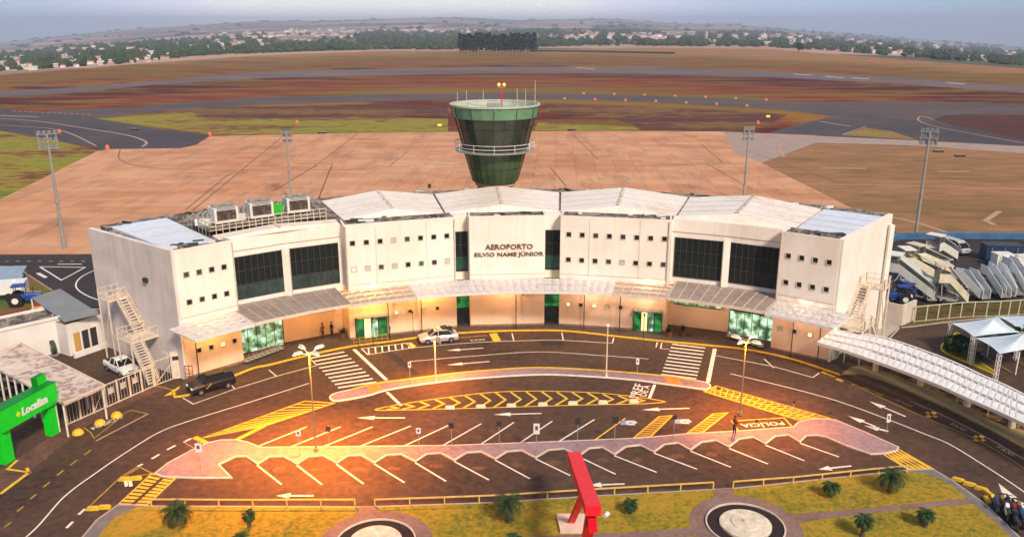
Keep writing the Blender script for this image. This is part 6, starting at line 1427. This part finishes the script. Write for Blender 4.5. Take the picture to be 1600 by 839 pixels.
def gbox(px, py, d, ang, m, label, name, cat, lid=True):
    g = G(px, py, .04); o_ = empty(name, g, ang, label=label, cat=cat); mb = MB(); mb.box((0, 0, d[2]/2+.12), d, m); mb.build('body', o_)
    mb = MB(); mb.box((0, 0, d[2]+.16), (d[0]+.1, d[1]+.1, .1), M_wmet if lid else M_dmet); mb.build('lid', o_)
    mb = MB(); 
    for x in (-.35, 0, .35): mb.box((d[0]*x, -d[1]/2-.02, d[2]*.55), (.06, .04, d[2]*.8), M_gmet)
    mb.build('ribs', o_); return o_
gbox(1562, 405, (5.2, 2.3, 2.2), -.1, mat('navy_container', (.008, .03, .09), .6, .2), 'navy blue container behind the boarding stairs', 'blue_container', 'container', False)
gbox(1564, 416, (2.4, 1.8, 1.8), 0, P_wht, 'tall white equipment box right of the navy container', 'equipment_box', 'equipment box')
gbox(1583, 421, (2.2, 1.8, 1.5), 0, P_wht, 'white equipment box behind the last boarding stairs', 'equipment_box', 'equipment box')
gbox(1600, 430, (2.4, 1.8, 1.5), 0, P_wht, 'white equipment box cut by the right edge', 'equipment_box', 'equipment box')
gbox(1597, 414, (2.0, 1.5, 1.3), .2, mat('ochre_box', (.5, .36, .12), .6, .2), 'ochre equipment box at the right edge', 'equipment_box', 'equipment box')
gbox(1458, 440, (1.8, 1.1, 1.2), .5, mat('yellow_cart', (.7, .6, .2), .6, .2), 'pale yellow ground cart between the boarding stairs', 'ground_cart', 'ground cart')
# parts and scrap lying in the yard: each a low flat dolly
def dolly(x, y, c, k_):
    g = G(x, y, .04); mb = MB(); m = mat('dolly_%d' % k_, c, .7, .3, 2); mb.box((0, 0, .45), (2.2, 1.2, .12), m); mb.bar((1.1, 0, .4), (2.0, 0, .3), .08, .08, m)
    for a in (-.8, .8): mb.tube((a, -.55, .22), (a, .55, .22), .22, .22, M_tyre, 10); mb.bar((a, -.55, .45), (a, -.55, .95), .06, .06, m); mb.bar((a, .55, .45), (a, .55, .95), .06, .06, m)
    ob = mb.build('baggage_dolly', label='%s baggage dolly on the dark yard among the boarding stairs' % ['rusty red', 'pale green', 'grey'][k_], cat='baggage dolly', group='%s baggage dollies' % ['rusty red', 'pale green', 'grey'][k_]); ob.location = g; ob.rotation_euler.z = random.random()*3
for x, y, k_ in ((1418, 440, 0), (1428, 448, 1), (1413, 452, 0), (1436, 456, 2), (1425, 459, 0), (1440, 466, 1), (1450, 470, 2), (1485, 455, 1), (1492, 463, 2), (1482, 468, 0), (1525, 440, 0), (1523, 455, 1), (1530, 465, 2), (1550, 452, 0), (1557, 462, 1), (1540, 430, 0), (1535, 448, 2)): dolly(x, y, [(.30, .07, .03), (.30, .34, .26), (.28, .28, .28)][k_], k_)
# tensile shade roofs over the right car park
def shade(corners, peak, zc, zp, label):
    P = [G(*c, zc) for c in corners]; K = G(*peak, zp); base = Vector((K.x, K.y, 0)); o_ = empty('shade_sail', base, 0, label=label, cat='shade sail', group='blue white shade sails over the right car park')
    mb = MB(); n = len(P); M = 6; rings = []
    E_ = []
    for i in range(n):
        a, b_ = P[i], P[(i+1) % n]
        for k_ in range(4): t_ = k_/4; q__ = a.lerp(b_, t_); c_ = (P[0]+P[2])/2 if n == 4 else sum(P, Vector())/n; q__ = q__.lerp(Vector((c_.x, c_.y, zc)), .10*sin(pi*t_)); E_.append(q__)
    for j in range(M+1):
        s_ = j/M
        for e_ in E_: p = e_.lerp(K, s_); p.z = zc+(zp-zc)*(s_**1.7); rings.append(p-base)
    N_ = len(E_); mb.add(rings, [(j*N_+i, j*N_+(i+1) % N_, (j+1)*N_+(i+1) % N_, (j+1)*N_+i) for j in range(M) for i in range(N_)], mat('sail_fabric', (.52, .62, .74), .5, .08, 1)); mb.build('fabric', o_, smooth=True)
    for p in P:
        mb = MB(); q__ = Vector((p.x, p.y, 0))-base
        for a, b_ in ((-.15, -.15), (.15, -.15), (.15, .15), (-.15, .15)): mb.bar(q__+Vector((a, b_, 0)), q__+Vector((a, b_, zc)), .05, .05, M_wmet)
        for k_ in range(6): z = zc*k_/6; mb.bar(q__+Vector((-.15, -.15, z)), q__+Vector((.15, -.15, z+zc/6)), .04, .04, M_wmet); mb.bar(q__+Vector((-.15, .15, z)), q__+Vector((-.15, -.15, z+zc/6)), .04, .04, M_wmet)
        mb.build('lattice_post', o_)
    mb = MB(); mb.bar(Vector((0, 0, 0)), Vector((0, 0, zp)), .1, .1, M_wmet); mb.build('centre_mast', o_)
shade([(1486, 505), (1560, 495), (1594, 519), (1521, 526)], (1552, 499), 3.0, 4.2, 'blue white shade sail with its peak nearest the terminal')
shade([(1524, 528), (1594, 521), (1650, 540), (1562, 553)], (1598, 522), 3.0, 4.4, 'blue white shade sail in front, cut by the right edge')
shade([(1560, 494), (1640, 491), (1690, 517), (1596, 519)], (1650, 496), 3.0, 4.2, 'blue white shade sail at back, cut by the right edge')
mb = MB(); W = dense(PX([(1408, 513), (1430, 511), (1484, 504), (1560, 497), (1650, 494)]), 3, False); kerb(mb, W, .15, .03, .14, M_conc, False); W = dense(PX([(1404, 513), (1395, 523), (1372, 545)]), 3, False); kerb(mb, W, .15, .03, .14, M_conc, False); mb.build('kerb', kind='structure')
bed = ccw(dense(PX([(1470, 548), (1482, 530), (1500, 522), (1525, 560), (1556, 583), (1550, 585), (1520, 572)]), 3)); sheet('planted_bed', [bed], M_grass, .14, kind='structure'); mb = MB(); kerb(mb, bed, .15, .03, .16, M_yel); mb.build('kerb', kind='structure')
shrub(1495, 551, 1.5, M_gr, 'round dark green bush beside the shade sail posts', 420, cat='bush', name='green_bush', z=.15)
shrub(1522, 562, .8, M_gr, 'small green shrub at the foot of the lattice post', 160, z=.15)
shrub(1600, 556, 1.8, M_gr, 'dark green tree under the shade sail at the right edge', 500, cat='tree', name='small_tree', trunk=.8, z=.1)
mb = MB()
for p, r in [((1530, 551), (1582, 583)), ((1560, 545), (1600, 570))]: ribbon(mb, PX([p, r]), .12, .034, M_yel_worn)
mb.build('bay_marking', kind='structure')

# ================================================================== AIRFIELD FITTINGS
RMK = None
for i in range(11):
    for j, (x, y) in enumerate(((882+i*47.5, 155.5+i*.9+(i**2)*.16), (912+i*47.5, 147.5+i*.85+(i**2)*.13))):
        if x > 1210: continue
        mb = MB(); mb.prism([(-.45, -.2), (.45, -.2), (.45, .2), (-.45, .2)], 0, .25, mat('marker_orange', (.75, .28, .12), .6, .1)); mb.lathe([(.35, .25), (.3, .6), (.01, .8)], MATS['marker_orange'], n=8)
        ob = mb.build('taxiway_marker', label='small orange marker along the taxiway behind the tower', cat='taxiway marker', group='orange taxiway markers'); ob.location = G(x, y, .03); ob.scale = (1.5, 1.5, 1.3)
for x, y, lab in ((1200, 185, 'glowing yellow taxiway sign right of the tower'), (687, 199, 'small yellow taxiway sign on the green strip left of the tower')):
    g = G(x, y, .02); o_ = empty('taxiway_sign', g, 0, label=lab, cat='taxiway sign'); mb = MB(); mb.box((0, 0, .75), (1.4, .4, .7), mat('yellow_lit_sign', (.7, .62, .05), .5, 0, emit=(1, .85, .05), es=.4)); mb.build('panel', o_); mb = MB(); mb.bar((-.7, 0, 0), (-.7, 0, .4), .1, .1, M_gmet); mb.bar((.7, 0, 0), (.7, 0, .4), .1, .1, M_gmet); mb.bar((-.7, 0, .2), (.7, 0, .2), .1, .1, M_gmet); mb.build('legs', o_)
for x, y, lab in ((168, 233, 'orange ground light box at the left apron corner'), (328, 212, 'orange ground light box where the apron meets the taxiway'), (93, 208, 'orange windsock frame left of the floodlight mast'), (464, 193, 'orange marker board on the left green strip'), (1184, 194, 'orange marker board near the glowing sign')):
    g = G(x, y, .02); mb = MB(); mb.lathe([(.5, 0), (.45, .5), (.2, .9), (.01, 1.0)], mat('marker_red', (.75, .15, .06), .6, .1), n=8); ob = mb.build('marker_cone', label=lab, cat='marker'); ob.location = g; ob.scale = (1.3,)*3
for x, y, lab in ((210, 203.5, 'low dark equipment row at the apron edge left of the tower, far one'), (503, 209, 'low dark equipment row at the apron edge right of the left mast'), (893, 204, 'low dark equipment row at the apron edge right of the tower'), (1466, 238, 'dark flat trolley on the brown apron beside the right mast'), (1500, 245, 'dark flat trolley on the brown apron, right of the other')):
    g = G(x, y, .03); mb = MB(); mb.box((0, 0, .5), (3.6, 1.2, .6), M_dmet); mb.bar((-1.6, 0, .9), (1.6, 0, .9), .3, .3, M_gmet); mb.tube((-1.2, -.6, .25), (-1.2, .6, .25), .25, .25, M_tyre, 8); mb.tube((1.2, -.6, .25), (1.2, .6, .25), .25, .25, M_tyre, 8); ob = mb.build('ground_trolley', label=lab, cat='trolley'); ob.location = g; ob.scale = (.75, .7, .6)

# ================================================================== FAR TREES, TOWN
def ground_at(u, y):
    """point of the terrain seen in photo column u, row y (beyond the plateau)"""
    r = ray(u, y); az = atan2(r[0], r[1]); td = -r[2]/hypot(r[0], r[1]); re = r_edge(az); lo_, hi_ = re*1.0, RFAR
    # march
    k_ = re*1.01
    while k_ < RFAR:
        if H-k_*td <= terr(az, k_): break
        k_ *= 1.02
    return Vector((k_*sin(az), k_*cos(az), terr(az, k_))), k_
M_far = [mat('far_tree_%d' % i, c, .95, .3, .2) for i, c in enumerate(((.022, .045, .018), (.035, .062, .024), (.05, .06, .025)))]
def crown_blob(mb, c, r, h_, m, seg=7):
    vs = [c+Vector((0, 0, h_*random.uniform(.95, 1.1)))]; 
    for k_, (rr_, zz) in enumerate(((.55, .85), (1.0, .55), (.85, .2))):
        for i in range(seg): a = 2*pi*(i+.5*k_)/seg; q__ = random.uniform(.7, 1.25); vs.append(c+Vector((r*rr_*q__*cos(a), r*rr_*q__*sin(a), h_*zz*random.uniform(.85, 1.15))))
    fs = [(0, 1+i, 1+(i+1) % seg) for i in range(seg)]+[(1+k_*seg+i, 1+(k_+1)*seg+i, 1+(k_+1)*seg+(i+1) % seg, 1+k_*seg+(i+1) % seg) for k_ in range(2) for i in range(seg)]; mb.add(vs, fs, m)
BELT = [(-200, 66, 95), (0, 84, 112), (100, 72, 106), (200, 66, 100), (300, 60, 88), (400, 52, 84), (500, 50, 80), (600, 48, 78), (700, 47, 78), (800, 46, 76), (900, 44, 72), (1000, 48, 72), (1100, 50, 73), (1200, 48, 74), (1300, 56, 80), (1400, 64, 88), (1500, 72, 96), (1600, 80, 103), (1800, 95, 120)]
def belt(x):
    for (a, t0, b0), (c, t1, b1) in zip(BELT, BELT[1:]):
        if a <= x <= c: s_ = (x-a)/(c-a); return t0+(t1-t0)*s_, b0+(b1-b0)*s_
    return BELT[-1][1:]
# houses of the far town
M_hw = [mat('house_wall_%d' % i, c, .8, .1) for i, c in enumerate(((.60, .58, .56), (.50, .42, .37), (.72, .71, .72)))]
M_hr = [mat('house_roof_%d' % i, c, .7, .15) for i, c in enumerate(((.40, .20, .14), (.58, .56, .54), (.26, .16, .13)))]
HM = {}; HP = []; rnd = random.Random(5)
def house_mesh(k_, l):
    if (k_, l) in HM: return HM[(k_, l)]
    mb = MB(); w_, d_, h_ = (9, 7, 3.2) if l == 0 else (16, 9, 4.5)
    if l == 2: w_, d_, h_ = 9, 9, 22
    P = [(-w_/2, -d_/2), (w_/2, -d_/2), (w_/2, d_/2), (-w_/2, d_/2)]; mb.prism(P, -3, h_, M_hw[k_])
    if l < 2:
        e_ = .5; zr = h_+1.8; mb.add([(-w_/2-e_, -d_/2-e_, h_), (w_/2+e_, -d_/2-e_, h_), (w_/2+e_, 0, zr), (-w_/2-e_, 0, zr), (w_/2+e_, d_/2+e_, h_), (-w_/2-e_, d_/2+e_, h_)], [(0, 1, 2, 3), (3, 2, 4, 5), (0, 3, 5), (1, 4, 2)], M_hr[(k_+l) % 3])
        for x in (-w_/4, w_/4): mb.box((x, -d_/2-.03, h_*.5), (1.2, .05, 1.2), M_glass)
    else:
        for z in range(2, 21, 3):
            for x in (-3, 0, 3): mb.box((x, -d_/2-.03, z), (1.4, .05, 1.4), M_glass)
    me = bpy.data.meshes.new('house'); me.from_pydata(mb.v, [], mb.f)
    for m in mb.mats: me.materials.append(m)
    me.polygons.foreach_set('material_index', mb.m); HM[(k_, l)] = me; return me
def house(x, y, k_, l, label, grp, sc_=1.0, nm='town_house'):
    p, dst = ground_at(x, y); HP.append((x, y)); sc_ *= max(.36, min(1.0, dst/2700)); ob = bpy.data.objects.new(nm, house_mesh(k_, l)); COL.objects.link(ob); ob.location = p+Vector((0, 0, 1.0)); ob.rotation_euler.z = random.uniform(-.6, .6); s_ = sc_*random.uniform(.8, 1.3); ob.scale = (s_, s_, s_)
    tag(ob, label, 'house' if l < 2 else 'apartment block', grp)
cn = 0
while cn < 170:
    x = rnd.uniform(-60, 560); s_ = min(1, max(0, x/560)); yt = 88-48*s_+2; yb = 114-58*s_; 
    if x < 260: yt, yb = 86-s_*45, 115-s_*38
    else: yt, yb = 57-(x-260)*.045, 90-(x-260)*.11
    y = yt+(yb-yt)*rnd.random(); k_ = rnd.randrange(3)
    house(x, y, k_, rnd.choice((0, 0, 0, 1)), ['white walled house', 'tan walled house', 'bright white house'][k_]+' among trees in the town at left', '%s houses of the left town' % ['white', 'tan', 'bright'][k_], 1.15); cn += 1
for (xa, xb, ya, yb_, n_, lab) in ((455, 800, 46, 52, 42, 'in the far row on the ridge left of centre'), (885, 1045, 53, 63, 40, 'in the far town right of the tall trees'), (1045, 1310, 52, 68, 38, 'in the far town right of centre'), (1310, 1620, 66, 103, 40, 'among woods at far right')):
    for i in range(n_):
        x = rnd.uniform(xa, xb); y = ya+(yb_-ya)*rnd.random()
        if xa == 1310: t0, b0 = belt(x); y = t0+(b0-t0)*rnd.uniform(.1, 1)
        if xa == 1045: y += (x-1045)*.02
        k_ = rnd.randrange(3); house(x, y, k_, rnd.choice((0, 0, 1)), '%s house %s' % (['white', 'tan', 'bright white'][k_], lab), '%s houses %s' % (['white', 'tan', 'bright white'][k_], lab), 1.1)
for x, y, lab in ((1252, 72, 'pale tower block on the skyline above the far right trees'), (1421, 66, 'dark edged tower block on the right skyline'), (1486, 70, 'small block on the right skyline'), (1240, 72, 'lower pale block beside the skyline tower block'), (1103, 60, 'pale tower block in the far town centre')): house(x, y, 0, 2, lab, None, .8, 'apartment_block')

# woods: dense trees nobody could count
mb = MB(); rnd = random.Random(3); random.seed(11)
def dens(x, y):
    return .5+.5*sin(x*.035+y*.21)+.35*sin(x*.09-y*.4+1)
cnt = 0
while cnt < 12000:
    x = rnd.uniform(-160, 1760); t0, b0 = belt(x); y = rnd.uniform(t0+(b0-t0)*.12, b0+.5)
    if x < 560:
        if rnd.random() > .35+.4*dens(x, y): continue
    elif dens(x, y) < .38 and rnd.random() < .85: continue
    if 420 < x < 560 and 57 < y < 72 and rnd.random() < .93: continue
    if any(abs(x-hx) < 6 and -1.0 < y-hy < 4.5 for hx, hy in HP): cnt += 1; continue
    p, dst = ground_at(x, y); r = rnd.uniform(2.2, 4.6)*(1+dst/3500)*min(1, dst/1300); crown_blob(mb, p-Vector((0, 0, 1)), r, r*rnd.uniform(1.3, 2.1), M_far[rnd.randrange(3)], 6); cnt += 1
for i in range(260):      # scattered trees on the far ridges
    x = rnd.uniform(-100, 1700); t0, b0 = belt(x); yh = interp(RD, x); y = rnd.uniform(yh+1.0, t0) if i % 2 else yh+rnd.uniform(.3, 2.0); p, dst = ground_at(x, y)
    if dst > RFAR*.97: continue
    r = rnd.uniform(8, 16); crown_blob(mb, p, r*1.6, r*1.2, M_far[0], 6)
mb.build('far_woods', label='dark belt of woods around the far town beyond the airfield', cat='woods', kind='stuff')
# the stand of tall trees behind the runway, left of and behind the tower
M_st = mat('stand_leaf', (.022, .038, .014), .9, .4, .3)
for i in range(24):
    x = 719+i*5.0+random.uniform(-1, 1); b0 = 82.5+random.uniform(-1.0, .6)
    if 737 < x < 745: b0 = 83
    g = G(x, b0); az = atan2(g.x, g.y); hh = 26*g.length/1250*random.uniform(.9, 1.08)
    o_ = empty('tall_tree', g, 0, label='tall dark tree in the dense row beyond the runway', cat='tree', group='row of tall trees beyond the runway')
    mb = MB(); mb.tube((0, 0, 0), (0, 0, hh*.6), .6, .3, M_trunk, 6); mb.build('trunk', o_)
    mb = MB(); 
    for k_ in range(150):
        z = random.uniform(.12, 1)*hh; rr_ = 4.3*(1-.5*(z/hh)**2)*sqrt(random.random()); a = random.random()*6.28; p = Vector((rr_*cos(a), rr_*sin(a), z)); q__ = Vector((random.gauss(0, 1), random.gauss(0, 1), random.gauss(0, 1))).normalized(); s_ = q__.cross(Vector((.3, .5, .8))).normalized(); sz = random.uniform(.8, 1.7)
        mb.add([p-q__*sz, p+s_*sz, p+q__*sz, p-s_*sz], [(0, 1, 2, 3)], M_st)
    mb.build('crown', o_)
for x, y, hh, lab in ((1248, 82, 18, 'lone dark tree on the far field edge at right'),):
    g = G(x, y); o_ = empty('lone_tree', g, 0, label=lab, cat='tree'); mb = MB(); mb.tube((0, 0, 0), (0, 0, 8), .5, .3, M_trunk, 6); mb.build('trunk', o_); mb = MB()
    for k_ in range(160): p = Vector((random.gauss(0, 2.4), random.gauss(0, 2.4), random.uniform(3, 12))); q__ = Vector((random.gauss(0, 1), random.gauss(0, 1), random.gauss(0, 1))).normalized(); s_ = q__.cross(Vector((.3, .5, .8))).normalized(); mb.add([p-q__, p+s_, p+q__, p-s_], [(0, 1, 2, 3)], M_st)
    mb.build('crown', o_)
# hedge line on the far field, right of the tall trees
mb = MB(); W = PX([(830, 81.5), (900, 82), (980, 83.5), (1054, 85)]); 
for a, b_ in zip(W, W[1:]):
    for k_ in range(26): p = a.lerp(b_, k_/26); crown_blob(mb, p, 3.2, 2.6, M_far[0], 6)
mb.build('hedge', label='thin dark hedge line on the far field right of the tall trees', cat='hedge', kind='stuff')
# ================================================================== HAZE
mb = MB(); mb.box((0, 4600, -142), (27000, 19000, 585), M_white)
hz = mb.build('haze', kind='stuff', label='thin pale blue haze over the whole plain', cat='haze')
m = bpy.data.materials.new('haze'); m.use_nodes = True; t = m.node_tree; t.nodes.clear(); oo = t.nodes.new('ShaderNodeOutputMaterial'); pv = t.nodes.new('ShaderNodeVolumePrincipled')
pv.inputs['Color'].default_value = (.64, .75, 1, 1); pv.inputs['Density'].default_value = .00015; pv.inputs['Anisotropy'].default_value = .0
t.links.new(pv.outputs[0], oo.inputs['Volume']); hz.data.materials.clear(); hz.data.materials.append(m)
